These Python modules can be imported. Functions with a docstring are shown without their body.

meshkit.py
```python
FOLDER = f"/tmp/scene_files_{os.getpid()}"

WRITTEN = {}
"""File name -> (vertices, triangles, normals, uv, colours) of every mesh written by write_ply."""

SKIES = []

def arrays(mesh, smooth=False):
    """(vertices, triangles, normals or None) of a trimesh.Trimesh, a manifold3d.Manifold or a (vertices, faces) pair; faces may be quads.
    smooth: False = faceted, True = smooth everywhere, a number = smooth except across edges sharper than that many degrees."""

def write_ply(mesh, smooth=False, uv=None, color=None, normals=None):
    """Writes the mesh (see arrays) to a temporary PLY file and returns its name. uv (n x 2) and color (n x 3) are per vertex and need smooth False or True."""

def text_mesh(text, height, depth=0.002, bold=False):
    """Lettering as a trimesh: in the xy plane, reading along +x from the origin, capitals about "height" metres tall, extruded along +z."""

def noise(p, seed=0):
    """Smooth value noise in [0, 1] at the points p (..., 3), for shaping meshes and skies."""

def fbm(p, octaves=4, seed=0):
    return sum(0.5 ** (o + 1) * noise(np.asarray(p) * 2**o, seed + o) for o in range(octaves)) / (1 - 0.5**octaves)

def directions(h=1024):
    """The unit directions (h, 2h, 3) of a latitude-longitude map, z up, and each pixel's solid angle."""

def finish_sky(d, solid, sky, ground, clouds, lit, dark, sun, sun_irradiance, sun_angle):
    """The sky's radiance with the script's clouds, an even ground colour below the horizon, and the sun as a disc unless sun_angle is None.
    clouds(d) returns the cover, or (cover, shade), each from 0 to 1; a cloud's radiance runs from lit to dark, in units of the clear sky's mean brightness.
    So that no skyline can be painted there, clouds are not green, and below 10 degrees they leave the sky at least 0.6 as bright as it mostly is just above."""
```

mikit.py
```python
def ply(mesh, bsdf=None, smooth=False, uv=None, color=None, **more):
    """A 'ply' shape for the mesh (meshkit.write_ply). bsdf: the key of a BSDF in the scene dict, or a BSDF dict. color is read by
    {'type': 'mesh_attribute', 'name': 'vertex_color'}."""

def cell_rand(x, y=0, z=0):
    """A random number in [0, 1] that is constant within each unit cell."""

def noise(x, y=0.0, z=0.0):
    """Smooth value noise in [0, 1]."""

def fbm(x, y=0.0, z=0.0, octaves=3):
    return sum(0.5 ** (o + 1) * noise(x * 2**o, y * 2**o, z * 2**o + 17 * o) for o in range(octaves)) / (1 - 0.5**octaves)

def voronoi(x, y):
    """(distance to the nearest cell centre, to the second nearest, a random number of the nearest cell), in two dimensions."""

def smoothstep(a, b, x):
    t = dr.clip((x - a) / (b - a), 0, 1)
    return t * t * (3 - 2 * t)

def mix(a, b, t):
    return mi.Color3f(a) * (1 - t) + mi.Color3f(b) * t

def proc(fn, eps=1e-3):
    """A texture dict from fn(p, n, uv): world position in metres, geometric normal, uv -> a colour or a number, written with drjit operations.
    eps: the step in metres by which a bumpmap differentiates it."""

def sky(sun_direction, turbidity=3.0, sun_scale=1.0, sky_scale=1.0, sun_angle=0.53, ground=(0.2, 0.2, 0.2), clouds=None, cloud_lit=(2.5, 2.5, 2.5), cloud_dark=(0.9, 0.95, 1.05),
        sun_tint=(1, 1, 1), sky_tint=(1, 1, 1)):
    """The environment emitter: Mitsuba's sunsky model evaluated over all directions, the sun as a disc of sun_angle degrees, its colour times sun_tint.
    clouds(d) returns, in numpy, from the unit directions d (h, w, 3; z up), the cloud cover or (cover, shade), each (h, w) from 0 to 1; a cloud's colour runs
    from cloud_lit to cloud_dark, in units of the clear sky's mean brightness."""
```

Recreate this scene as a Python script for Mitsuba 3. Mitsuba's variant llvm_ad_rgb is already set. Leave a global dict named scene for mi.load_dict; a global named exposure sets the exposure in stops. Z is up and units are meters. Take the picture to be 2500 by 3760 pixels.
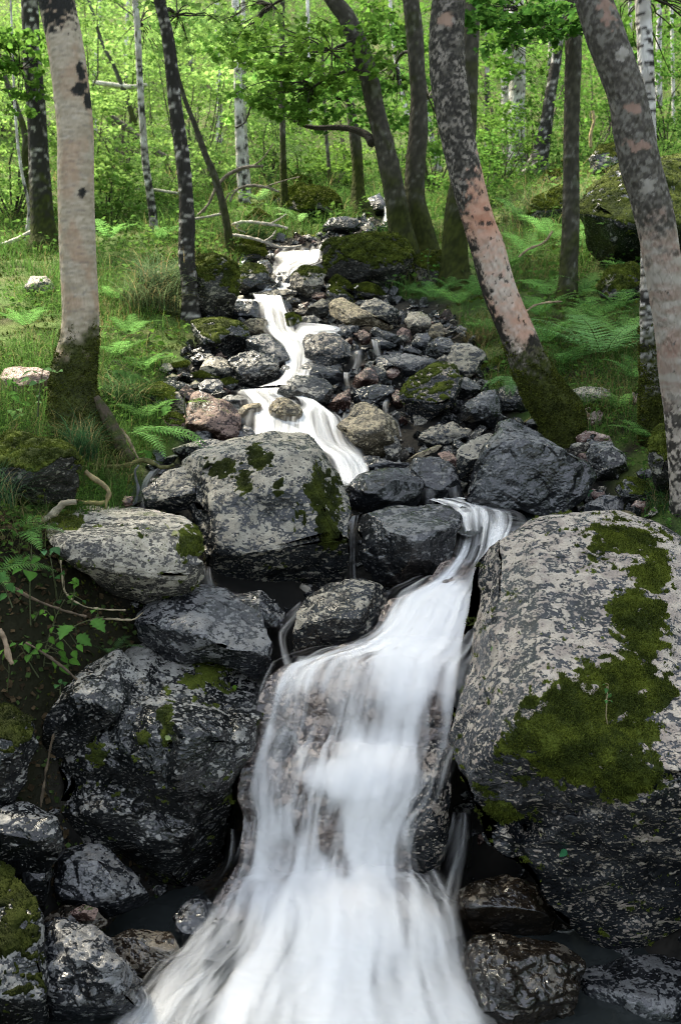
import math, random
import numpy as np
import trimesh
import drjit as dr
import mitsuba as mi
import mikit
from meshkit import fbm, noise
from scipy.interpolate import RBFInterpolator, PchipInterpolator, RegularGridInterpolator
from scipy.spatial import cKDTree
from scipy.ndimage import gaussian_filter1d

# ------------------------------------------------------------------ camera, sky, exposure
PITCH, VFOV = math.radians(-12.0), 55.0
W0, H0 = 1568.0, 2358.0                       # the frame in which positions were measured
FPX = H0 / 2 / math.tan(math.radians(VFOV / 2))
CP, SP = math.cos(PITCH), math.sin(PITCH)
T = mi.ScalarTransform4f
exposure = 3.5
scene = {
    'camera': {'type': 'thinlens', 'fov': VFOV, 'fov_axis': 'y', 'near_clip': 0.1, 'far_clip': 400.0,
               'aperture_radius': 0.005, 'focus_distance': 5.2,
               'to_world': T().look_at(origin=[0, 0, 0], target=[0, CP, SP], up=[0, 0, 1])},
    'sky': mikit.sky([-0.47, 0.30, 0.83], turbidity=3, sun_scale=1.15, sun_angle=14, sun_tint=(.93, 1.0, 1.03), sky_scale=1.0,
                     clouds=lambda d: 0.60 + 0 * d[..., 2], cloud_lit=(2.2, 2.25, 2.35)),
}
labels = {'sky': {'label': 'pale overcast sky above the forest', 'category': 'sky', 'kind': 'structure'}}


def ray(px, py):
    """Direction through a measured point, scaled so that its forward (y) part is one."""
    px, py = np.asarray(px, float), np.asarray(py, float)
    u, v = (px - W0 / 2) / FPX, (H0 / 2 - py) / FPX
    y, z = CP - v * SP, SP + v * CP
    return np.stack([u / y, np.ones_like(y), z / y], -1)


def at(px, py, Y):
    return ray(px, py) * np.asarray(Y, float)[..., None]


def to_px(p):
    d = p[..., 1] * CP + p[..., 2] * SP
    up = -p[..., 1] * SP + p[..., 2] * CP
    return W0 / 2 + FPX * p[..., 0] / d, H0 / 2 - FPX * up / d


FR = {'P': (1, 0, 0), '1': (.256, 351.2, 551.9), '2': (.256, 721.3, 551.9), '3': (.256, 351.2, 802.8), '4': (.256, 721.3, 802.8),
      '5': (.34, 1034.9, 802.8), '6': (.256, 0, 802.8), 'A': (.5, 0, 0), 'B': (.5, 784, 0), 'C': (.5, 0, 564.5), 'D': (.5, 784, 564.5),
      'E': (.5, 0, 1129), 'G': (.5, 784, 1129), 'H': (.5, 0, 1731), 'I': (.5, 784, 1731)}


def fp(frame, pts):
    s, ox, oy = FR[frame]
    a = np.array(pts, float)
    a[:, 0] = a[:, 0] * s + ox
    a[:, 1] = a[:, 1] * s + oy
    return a


_used = {}


def key_for(name):
    n = _used.get(name, 0)
    _used[name] = n + 1
    return name if n == 0 else f'{name}_{n:03d}'


def tag(key, label, category=None, group=None, kind=None):
    d = labels.setdefault(key, {})
    d['label'] = label
    if category: d['category'] = category
    if group: d['group'] = group
    if kind: d['kind'] = kind


def put(key, v, f, bsdf, smooth=True, color=None, uv=None):
    scene[key] = mikit.ply((v, f), bsdf, smooth=smooth, color=color, uv=uv)


def join(parts):
    vs, fs, cs, n = [], [], [], 0
    for p in parts:
        vs.append(p[0]); fs.append(np.asarray(p[1]) + n); n += len(p[0])
        if len(p) > 2: cs.append(p[2])
    return np.vstack(vs), np.vstack(fs), (np.vstack(cs) if cs else None)


# ------------------------------------------------------------------ materials
def rgb(*c):
    return {'type': 'rgb', 'value': list(map(float, c))}


def col(c):
    return mi.Color3f(*map(float, c))


def rock_bsdf(base, base2, lichen, cover, scale, rough, moss=0.0, wet=0.0, strata=0.0, spots=0.3, bump=0.009, spec=0.5, lichen2=None):
    """Speckled stone: two tones of rock, crusts of lichen, pits, thin moss on what faces up."""
    kd = .80 if base[0] > .07 else .56 if base[0] > .05 else .40
    b1, b2, li, l2 = col([x * kd for x in base]), col([x * kd for x in base2]), col(lichen), col(lichen2 if lichen2 else [x * 0.7 for x in lichen])

    def fields(p):
        wx = mikit.noise(p.x * 9, p.y * 9, p.z * 9) * 0.10
        q = p + mi.Vector3f(wx, -wx, wx * 0.6)
        big = mikit.fbm(q.x * 2.1 * scale + 3, q.y * 2.1 * scale, q.z * 2.1 * scale, octaves=2)
        mid = mikit.fbm(q.x * 9 * scale, q.y * 9 * scale + 7, q.z * 10 * scale, octaves=3)
        fine = mikit.fbm(q.x * 58 * scale, q.y * 58 * scale, q.z * 66 * scale + 9, octaves=2)
        return big, mid, fine

    def crust(p, n, big, mid, fine):
        """Separate blotches in three sizes, thicker in some places than in others."""
        th = 0.64 - cover * 0.9 - (big - 0.5) * 0.38 - (n.z - 0.25) * 0.11
        k = scale
        b1_ = mikit.noise(p.x * 19 * k + 5, p.y * 19 * k, p.z * 19 * k) * 0.66 + fine * 0.34
        b2_ = mikit.noise(p.x * 47 * k, p.y * 47 * k + 3, p.z * 47 * k) * 0.72 + mid * 0.28
        b3_ = mikit.noise(p.x * 105 * k, p.y * 105 * k, p.z * 105 * k + 8) * 0.8 + mid * 0.2
        m = dr.maximum(b1_ - 0.015, dr.maximum(b2_ - 0.03, b3_ - 0.085))
        return mikit.smoothstep(th, th + 0.05, m)

    def colour(p, n, uv):
        big, mid, fine = fields(p)
        micro = mikit.noise(p.x * 150, p.y * 150, p.z * 150)
        c = mikit.mix(b1, b2, mikit.smoothstep(0.36, 0.66, mid * 0.6 + big * 0.4))
        c = c * (0.65 + 0.7 * micro)
        if strata > 0:
            s = mikit.noise((p.z * 0.9 + p.x * 0.45) * 42 + mid * 4, 3.0, p.y * 3)
            c = c * (1 - strata + 2 * strata * s)
        m = crust(p, n, big, mid, fine)
        tone = mikit.noise(p.x * 23, p.y * 23, p.z * 23 + 4)
        c = mikit.mix(c, mikit.mix(li, l2, mikit.smoothstep(0.30, 0.75, tone)) * (0.75 + 0.5 * micro), m)
        sp = mikit.smoothstep(0.62, 0.68, fine * 0.8 + micro * 0.2) * spots
        c = mikit.mix(c, li, sp * (1 - m))
        pit = mikit.smoothstep(0.40, 0.30, fine * 0.7 + micro * 0.3)
        c = c * (1 - 0.7 * pit)
        if moss > 0:
            k = mikit.smoothstep(0.0, 0.22, n.z * 0.45 + big * 0.7 + mid * 0.4 + fine * 0.5 - 1.30 + moss)
            c = mikit.mix(c, mikit.mix(mi.Color3f(.018, .028, .006), mi.Color3f(.055, .075, .012), micro), k)
        return c

    def height(p, n, uv):
        big, mid, fine = fields(p)
        return mid * 0.45 + fine * 0.55 + 0.16 * crust(p, n, big, mid, fine)

    def roughness(p, n, uv):
        big, mid, fine = fields(p)
        return dr.clip(rough + 0.35 * crust(p, n, big, mid, fine) + 0.25 * (mid - 0.5), 0.14, 1.0)

    inner = {'type': 'principled', 'base_color': mikit.proc(colour), 'roughness': mikit.proc(roughness), 'specular': spec}
    if wet > 0:
        inner.update(clearcoat=wet, clearcoat_gloss=0.85)
    return {'type': 'bumpmap', 'tex': mikit.proc(height, eps=0.002), 'scale': float(bump), 'bsdf': inner}


ROCK = {
    'lichen_stone': rock_bsdf((.018, .022, .026), (.058, .065, .072), (.27, .25, .205), 0.035, 1.0, 0.36, moss=0.0, spots=.5),
    'speckled_stone': rock_bsdf((.015, .019, .024), (.060, .067, .077), (.35, .305, .25), 0.030, 1.15, 0.36, moss=0.0, spots=.55, lichen2=(.24, .20, .17)),
    'pale_stone': rock_bsdf((.055, .053, .048), (.14, .13, .115), (.36, .33, .27), 0.09, 1.0, 0.55, moss=0.02, spots=.5),
    'wet_slate': rock_bsdf((.008, .010, .013), (.026, .030, .037), (.13, .13, .13), -0.03, 1.1, 0.19, wet=.8, spots=.25, bump=.008),
    'dark_stone': rock_bsdf((.008, .010, .011), (.030, .033, .035), (.21, .205, .19), -0.02, 1.1, 0.25, moss=0.0, spots=.35),
    'slate_slab': rock_bsdf((.024, .029, .036), (.070, .077, .088), (.17, .165, .16), -0.01, 1.0, 0.28, wet=.4, strata=.28, spots=.15),
    'pink_stone': rock_bsdf((.15, .085, .07), (.26, .17, .14), (.38, .30, .26), 0.07, 1.2, 0.55, spots=.3),
    'red_stone': rock_bsdf((.045, .020, .015), (.105, .052, .040), (.25, .17, .14), 0.03, 1.1, 0.42, moss=0.02, spots=.25),
    'tan_stone': rock_bsdf((.055, .045, .026), (.16, .13, .080), (.34, .29, .20), 0.06, 1.3, 0.5, moss=0.02, spots=.4),
    'moss_stone': rock_bsdf((.012, .013, .010), (.040, .040, .032), (.22, .21, .17), 0.02, 1.1, 0.6, moss=0.22, spots=.25),
    'brown_wet_stone': rock_bsdf((.012, .008, .004), (.034, .022, .012), (.10, .085, .065), -0.05, 1.0, 0.20, wet=.9, spots=.15, bump=.007),
}
ROCK['bedrock'] = rock_bsdf((.055, .042, .038), (.16, .115, .098), (.30, .24, .20), 0.03, 1.0, 0.26, wet=.7, spots=.4)
for k, b in ROCK.items():
    scene['mat_' + k] = b


def simple(name, c, rough=0.8, **kw):
    scene['mat_' + name] = {'type': 'principled', 'base_color': c if isinstance(c, dict) else rgb(*c), 'roughness': rough, 'specular': 0.3, **kw}


VC = {'type': 'mesh_attribute', 'name': 'vertex_color'}
scene['mat_leaf'] = {'type': 'principledthin', 'base_color': VC, 'roughness': 0.42, 'diff_trans': 1.05, 'eta': 1.4}
scene['mat_moss'] = {'type': 'twosided', 'bsdf': {'type': 'principled', 'base_color': VC, 'roughness': 0.95, 'specular': 0.12, 'sheen': 0.3}}
scene['mat_ground'] = {'type': 'bumpmap', 'tex': mikit.proc(lambda p, n, uv: mikit.fbm(p.x * 30, p.y * 30, p.z * 30, octaves=3), eps=0.003), 'scale': 0.02,
                       'bsdf': {'type': 'principled', 'base_color': VC, 'roughness': 0.9, 'specular': 0.2}}
scene['mat_bark'] = {'type': 'bumpmap', 'tex': mikit.proc(lambda p, n, uv: mikit.fbm(p.x * 60, p.y * 60, p.z * 26, octaves=3), eps=0.002), 'scale': 0.011,
                     'bsdf': {'type': 'principled', 'base_color': VC, 'roughness': 0.8, 'specular': 0.25}}
scene['mat_bark_rough'] = {'type': 'bumpmap', 'tex': mikit.proc(lambda p, n, uv: mikit.fbm(p.x * 44, p.y * 44, p.z * 20, octaves=4), eps=0.002), 'scale': 0.028,
                           'bsdf': {'type': 'principled', 'base_color': VC, 'roughness': 0.85, 'specular': 0.2}}
scene['mat_wood'] = {'type': 'principled', 'base_color': VC, 'roughness': 0.75, 'specular': 0.3}


# ------------------------------------------------------------------ terrain
# (x, y, forward distance) of points on the ground, read where the photograph shows it
CTRL = [
    # bed of the brook, from the pool upwards
    (300, 2420, 3.35), (700, 2420, 3.3), (1150, 2420, 3.35), (500, 2250, 3.85), (800, 2200, 4.0), (1050, 2250, 3.8), (700, 2050, 4.5), (950, 2050, 4.5),
    (640, 1640, 5.0), (800, 1620, 5.0), (980, 1560, 5.1), (700, 1480, 5.35), (950, 1430, 5.5), (1080, 1330, 5.9), (760, 1400, 5.7), (650, 1430, 5.5),
    (820, 1330, 6.1), (1020, 1180, 6.6), (1180, 1225, 6.3), (800, 1130, 7.1), (480, 1160, 6.6), (620, 1040, 7.4), (860, 1070, 7.3), (980, 1060, 7.4),
    (560, 1010, 7.7), (720, 960, 8.1), (900, 990, 7.9), (1050, 970, 7.9), (650, 900, 8.8), (850, 880, 8.9), (980, 830, 9.3), (680, 830, 9.6), (840, 790, 9.8),
    (680, 745, 10.6), (600, 730, 10.8), (800, 720, 10.9), (640, 680, 11.4), (720, 670, 11.7), (660, 600, 12.9), (700, 570, 13.7), (1000, 740, 10.3), (1080, 850, 8.9),
    (640, 560, 14.0), (780, 520, 15.2), (880, 505, 16.0), (700, 500, 16.5), (720, 455, 19.0), (600, 470, 18.0), (880, 440, 20.0), (700, 400, 24.0), (700, 350, 31.0),
    # left bank
    (60, 1180, 5.7), (-120, 1020, 5.7), (200, 1040, 6.7), (40, 960, 6.9), (60, 860, 8.0), (60, 700, 10.3), (60, 620, 12.4), (100, 550, 15.2), (-150, 540, 15.5), (350, 525, 15.6),
    (300, 620, 12.6), (430, 735, 10.3), (520, 585, 13.6), (250, 750, 9.6), (310, 900, 8.2), (350, 1000, 7.5), (330, 1090, 6.8), (430, 850, 9.0), (390, 780, 9.5), (220, 450, 20.0), (60, 430, 22.0),
    (450, 450, 19.5), (200, 380, 27.0),
    # lower left bank, under the overhanging flat boulder
    (0, 1250, 5.0), (180, 1240, 5.4), (100, 1450, 4.75), (40, 1600, 4.45), (-150, 1500, 4.4), (300, 1440, 5.0), (520, 1420, 5.4), (200, 1620, 4.6), (100, 1850, 4.05), (-100, 1900, 3.8), (350, 2080, 4.25),
    (250, 2110, 4.0), (100, 2350, 3.35), (-100, 2300, 3.2), (60, 2050, 3.85),
    # right bank
    (1500, 1185, 6.1), (1400, 1160, 6.5), (1640, 1150, 6.0), (1330, 1010, 7.2), (1520, 1065, 6.8), (1400, 950, 7.7), (1620, 950, 7.2), (1200, 810, 9.1), (1400, 800, 9.0), (1560, 780, 8.8),
    (1300, 705, 10.5), (1100, 670, 11.5), (1000, 660, 12.0), (1450, 660, 10.4), (1600, 640, 10.2), (1200, 560, 13.2), (1350, 560, 12.6), (1500, 560, 12.0), (1300, 465, 15.6), (1180, 470, 16.2),
    (1450, 430, 14.8), (1560, 395, 15.6), (1200, 400, 20.0), (1050, 470, 18.0), (1350, 380, 19.0), (1560, 330, 21.0), (1000, 400, 24.0), (1250, 340, 27.0), (1500, 280, 29.0),
    # under the great right boulder
    (1250, 2330, 3.5), (1560, 2260, 3.4), (1700, 2050, 3.6), (1750, 1700, 4.3), (1700, 1400, 5.2), (1650, 1270, 5.7), (1300, 1300, 5.7),
]
_c = np.array(CTRL, float)
_g = at(_c[:, 0], _c[:, 1], _c[:, 2])
FAR = np.array([(-14, 32, 6.0), (0, 40, 8.0), (14, 34, 8.5), (-22, 55, 16.0), (0, 60, 19.0), (22, 55, 20.0), (-40, 90, 36.0), (0, 95, 40.0), (40, 90, 42.0), (-30, 30, 5.5), (30, 30, 10.0),
                (-9, 15, 1.4), (-9, 8, -.6), (9, 14, 3.2), (8, 8, 1.0), (-6, 4, -1.2), (6, 4, -1.0), (-5, 0, -2.2), (5, 0, -2.0), (0, 0, -3.1), (0, -5, -3.6), (-6, -5, -2.8), (6, -5, -2.6),
                (-14, 4, -.4), (14, 4, .6), (-55, 60, 18.0), (55, 60, 24.0), (-60, 20, 3), (60, 20, 8)], float)
_all = np.vstack([_g, FAR])
_rbf = RBFInterpolator(np.arcsinh(_all[:, :2] / 6), _all[:, 2], kernel='thin_plate_spline', smoothing=2e-3)


def rbf_height(x, y):
    q = np.stack([np.ravel(x), np.ravel(y)], -1)
    return _rbf(np.arcsinh(q / 6)).reshape(np.shape(x))


_SX, _SY = np.linspace(-3.1, 3.1, 240), np.linspace(-0.95, 3.6, 320)      # arcsinh-spaced sheet: fine near the camera
_X, _Y = np.meshgrid(6 * np.sinh(_SX), 6 * np.sinh(_SY))
_Z = rbf_height(_X, _Y)


def rough_ground(x, y):
    q = np.stack([x, y, 0 * x], -1)
    d = np.clip(np.hypot(x, y) / 12, 0.25, 3)
    return (fbm(q * 1.1, 3, 5) - .5) * .16 * d + (fbm(q * 5, 2, 9) - .5) * .06 + (fbm(q * 0.3, 2, 15) - .5) * np.clip(y - 12, 0, 40) * .045


_Z = _Z + rough_ground(_X, _Y)
_interp = RegularGridInterpolator((_SY, _SX), _Z, bounds_error=False, fill_value=None)


def gz(x, y):
    x, y = np.asarray(x, float), np.asarray(y, float)
    return _interp(np.stack([np.arcsinh(y / 6), np.arcsinh(x / 6)], -1))


_steps = np.geomspace(2.4, 90, 900)


def hit(px, py):
    """Forward distance at which the line of sight through a measured point meets the ground."""
    r = ray(px, py)
    z = gz(r[0] * _steps, _steps)
    below = np.nonzero(r[2] * _steps < z)[0]
    return _steps[below[0]] if len(below) else 60.0


def poly_mask(poly, x, y):
    inside = np.zeros(np.shape(x), bool)
    n = len(poly)
    for i in range(n):
        x0, y0 = poly[i]; x1, y1 = poly[(i + 1) % n]
        c = ((y0 > y) != (y1 > y)) & (x < (x1 - x0) * (y - y0) / (y1 - y0 + 1e-12) + x0)
        inside ^= c
    return inside


BED_PX = [(560, 560), (760, 540), (900, 490), (930, 520), (770, 600), (900, 680), (1010, 690), (1090, 780), (1120, 900), (1280, 1000), (1420, 1040), (1480, 1200), (1620, 1290),
          (1800, 1500), (1900, 2420), (-200, 2420), (-60, 1880), (120, 1640), (300, 1480), (300, 1120), (400, 1010), (360, 890), (430, 800), (480, 720), (560, 640)]
BED = np.array([at(a, b, hit(a, b))[:2] for a, b in BED_PX])
_bed = poly_mask(BED, _X, _Y) | ((_Y < 3.7) & (np.abs(_X) < 2.4))
_q = np.stack([_X, _Y, _Z], -1)
_n1, _n2, _n3 = fbm(_q * 1.7, 3, 21), fbm(_q * 7, 3, 33), fbm(_q * .5, 2, 41)
_moss = np.array([.052, .072, .014]); _soil = np.array([.035, .026, .016]); _green = np.array([.050, .090, .018]); _straw = np.array([.10, .10, .040])
_w = np.clip((_n1 - .42) * 5, 0, 1)[..., None]
_gc = _moss * _w + _green * (1 - _w)
_w = np.clip((_n2 - .55) * 6, 0, 1)[..., None] * .7
_gc = _gc * (1 - _w) + _straw * _w
_w = np.clip((.40 - _n2) * 6, 0, 1)[..., None]
_gc = _gc * (1 - _w) + _soil * _w
# the bed lies deeper than the foot of its stones
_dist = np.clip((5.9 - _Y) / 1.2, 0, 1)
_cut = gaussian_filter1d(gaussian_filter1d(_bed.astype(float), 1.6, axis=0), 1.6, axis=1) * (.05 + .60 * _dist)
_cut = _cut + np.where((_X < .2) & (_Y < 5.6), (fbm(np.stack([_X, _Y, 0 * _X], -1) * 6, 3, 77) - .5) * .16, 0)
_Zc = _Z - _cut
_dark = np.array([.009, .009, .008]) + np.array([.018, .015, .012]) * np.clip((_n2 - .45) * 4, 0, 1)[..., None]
_right = ((_X > .6) & (_Y < 14))[..., None]
_gc = np.where(_right, _gc * .85, _gc)
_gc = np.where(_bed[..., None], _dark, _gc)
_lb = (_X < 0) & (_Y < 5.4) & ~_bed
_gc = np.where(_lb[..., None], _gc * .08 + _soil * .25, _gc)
_ny, _nx = _X.shape
_i = (np.arange(_ny - 1)[:, None] * _nx + np.arange(_nx - 1)[None]).ravel()
_f = np.vstack([np.stack([_i, _i + 1, _i + _nx + 1], -1), np.stack([_i, _i + _nx + 1, _i + _nx], -1)])
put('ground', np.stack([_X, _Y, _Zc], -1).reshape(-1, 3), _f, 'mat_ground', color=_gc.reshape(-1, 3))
_interp_cut = RegularGridInterpolator((_SY, _SX), _Zc, bounds_error=False, fill_value=None)


def gzc(x, y):
    """Ground height with the bed cut in."""
    x, y = np.asarray(x, float), np.asarray(y, float)
    return _interp_cut(np.stack([np.arcsinh(y / 6), np.arcsinh(x / 6)], -1))


tag('ground', 'mossy forest floor rising up the wooded slope', 'ground', kind='structure')


# ------------------------------------------------------------------ rocks
_ICO = {}


def ico(level):
    if level not in _ICO:
        m = trimesh.creation.icosphere(subdivisions=level)
        _ICO[level] = (np.array(m.vertices), np.array(m.faces))
    return _ICO[level]


def outline_radius(P):
    """Centre and radius by angle of a measured outline."""
    P = np.asarray(P, float)
    n = len(P)
    x, y = P[:, 0], P[:, 1]
    x2, y2 = np.roll(x, -1), np.roll(y, -1)
    a = x * y2 - x2 * y
    A = a.sum() / 2
    c = np.array([((x + x2) * a).sum(), ((y + y2) * a).sum()]) / (6 * A) if abs(A) > 1 else P.mean(0)
    t = np.linspace(0, 1, 40, endpoint=False)[:, None, None]
    E = (P[None] * (1 - t) + np.roll(P, -1, 0)[None] * t).reshape(-1, 2) - c
    th, r = np.arctan2(E[:, 1], E[:, 0]), np.hypot(E[:, 0], E[:, 1])
    b = ((th + np.pi) / (2 * np.pi) * 360).astype(int) % 360
    R = np.full(360, np.nan)
    for i, v in zip(b, r):
        R[i] = v if np.isnan(R[i]) else max(R[i], v)
    ok = ~np.isnan(R)
    ang = np.arange(360)
    R = np.interp(ang, np.r_[ang[ok] - 360, ang[ok], ang[ok] + 360], np.r_[R[ok], R[ok], R[ok]])
    return c, gaussian_filter1d(R, 2.0, mode='wrap')


GEO = {}          # key -> (vertices, faces, normals) of the rocks, for moss and plants that sit on them


def normals(v, f):
    n = np.zeros_like(v)
    t = np.cross(v[f[:, 1]] - v[f[:, 0]], v[f[:, 2]] - v[f[:, 0]])
    for k in range(3):
        np.add.at(n, f[:, k], t)
    return n / np.maximum(np.linalg.norm(n, axis=1, keepdims=True), 1e-12)


def unit_(a):
    return a / np.linalg.norm(a, axis=-1, keepdims=True)


def st_(a, b, x):
    t = np.clip((x - a) / (b - a), 0, 1)
    return t * t * (3 - 2 * t)


def chisel(q, size, rng, count):
    """Broken faces: each cell of the stone has a slope and a level of its own."""
    ctr = rng.normal(size=(count, 3))
    ctr = ctr / np.linalg.norm(ctr, axis=1, keepdims=True) * rng.uniform(.55, 1.1, (count, 1)) * np.abs(q).max(0)
    wob = q + (fbm(q / size * 3, 2, 5) - .5)[:, None] * .12 * size
    dist, idx = cKDTree(ctr).query(wob, k=3)
    grad = rng.normal(size=(count, 3)) * 1.1
    lev = rng.uniform(-.5, .5, count)
    cell = np.abs(q).max() * 1.6 / math.sqrt(count)
    h = np.einsum('nkj,nkj->nk', grad[idx], (q[:, None] - ctr[idx]) / cell) * .35 + lev[idx]
    wt = np.exp(-(dist - dist[:, :1]) / (.11 * cell))
    return np.clip((h * wt).sum(1) / wt.sum(1), -1.2, 1.2)


def rock_mesh(P, Yb, Yt, thick, level, seed, cuts=10, rough=1.0, box=0.55, sharp=0.86, strata=0.0, brow=.42, under=.22, grooves=()):
    u, f = ico(level)
    c, R = outline_radius(P)
    rng = np.random.default_rng(seed)
    s = np.hypot(u[:, 0], u[:, 2])
    th = np.arctan2(-u[:, 2], u[:, 0])
    b = (th + np.pi) / (2 * np.pi) * 360
    r = np.interp(b % 360, np.arange(361), np.r_[R, R[0]])
    px = c[0] + r * s ** box * np.cos(th)
    py = c[1] + r * s ** box * np.sin(th)
    y0, y1 = P[:, 1].min(), P[:, 1].max()
    # foot set back under a brow, then the top leaning away
    hgt = (y1 - y0) * Yb / FPX
    tt = np.clip((y1 - py) / (y1 - y0), 0, 1)
    Y = PchipInterpolator([0, brow * .5, brow, brow + (1 - brow) * .35, 1], [Yb + under * hgt, Yb + under * hgt * .45, Yb, Yb + (Yt - Yb) * .30, Yt])(tt)
    Y = Y + thick * np.sign(u[:, 1]) * np.abs(u[:, 1]) ** 0.62
    v = at(px, py, Y)
    cen = at(c[0], c[1], (Yb + Yt) / 2)
    size = (thick + (y1 - y0 + P[:, 0].max() - P[:, 0].min()) / 4 * Yb / FPX) / 2
    q = v - cen
    view = cen / np.linalg.norm(cen)
    for i in range(cuts * 2):
        n = rng.normal(size=3)
        n /= np.linalg.norm(n)
        if n @ view > 0: n = -n
        if abs(n @ view) < (0.42 if i < cuts else 0.3): continue
        d = q @ n
        lim = d.max() * (rng.uniform(sharp - .16, sharp + .06) if i < cuts else rng.uniform(.90, .985))
        q = q - np.maximum(0, d - lim)[:, None] * n * 0.96
    v = q + cen
    n = normals(v, f)
    w = v / size
    off = seed * 3.7
    d = (fbm(w * 1.3 + off, 2, 3) - .5) * .12 * size * rough
    d = d + chisel(q, size, rng, 26) * .065 * size * rough
    if level >= 5:
        d = d + chisel(q, size, rng, 150) * .030 * size * rough + (fbm(v * 24 + off, 3, 17) - .5) * .009 * rough
    if level >= 6:
        d = d + chisel(q, size, rng, 700) * .007 * size * rough
    else:
        d = d + (fbm(w * 5 + off, 3, 12) - .5) * .035 * size * rough
    if strata:
        t = (v @ np.array([.35, .1, .93])) * 22 + fbm(w * 2.2, 3, 4) * 6
        d = d + strata * (noise(np.stack([t, 0 * t, 0 * t], -1), 3) - .5) * .03 * (.3 + fbm(w * 2, 2, 6))
    v = v + n * d[:, None]
    if grooves:
        gx, gy = to_px(v)
        jag = (fbm(v * 14, 3, seed) - .5) * 60
        for pts, depth, width in grooves:
            best = np.full(len(v), 1e9)
            for (x0, y0), (x1, y1) in zip(pts[:-1], pts[1:]):
                L2 = (x1 - x0) ** 2 + (y1 - y0) ** 2
                k = np.clip(((gx - x0) * (x1 - x0) + (gy - y0) * (y1 - y0)) / L2, 0, 1)
                best = np.minimum(best, np.hypot(gx - x0 - k * (x1 - x0), gy + jag - y0 - k * (y1 - y0)))
            # deep on the line, its upper lip sharp
            v = v + unit_(v) * (depth * np.exp(-(best / width) ** 2) * (n @ view < 0))[:, None]
    return v, f


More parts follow.
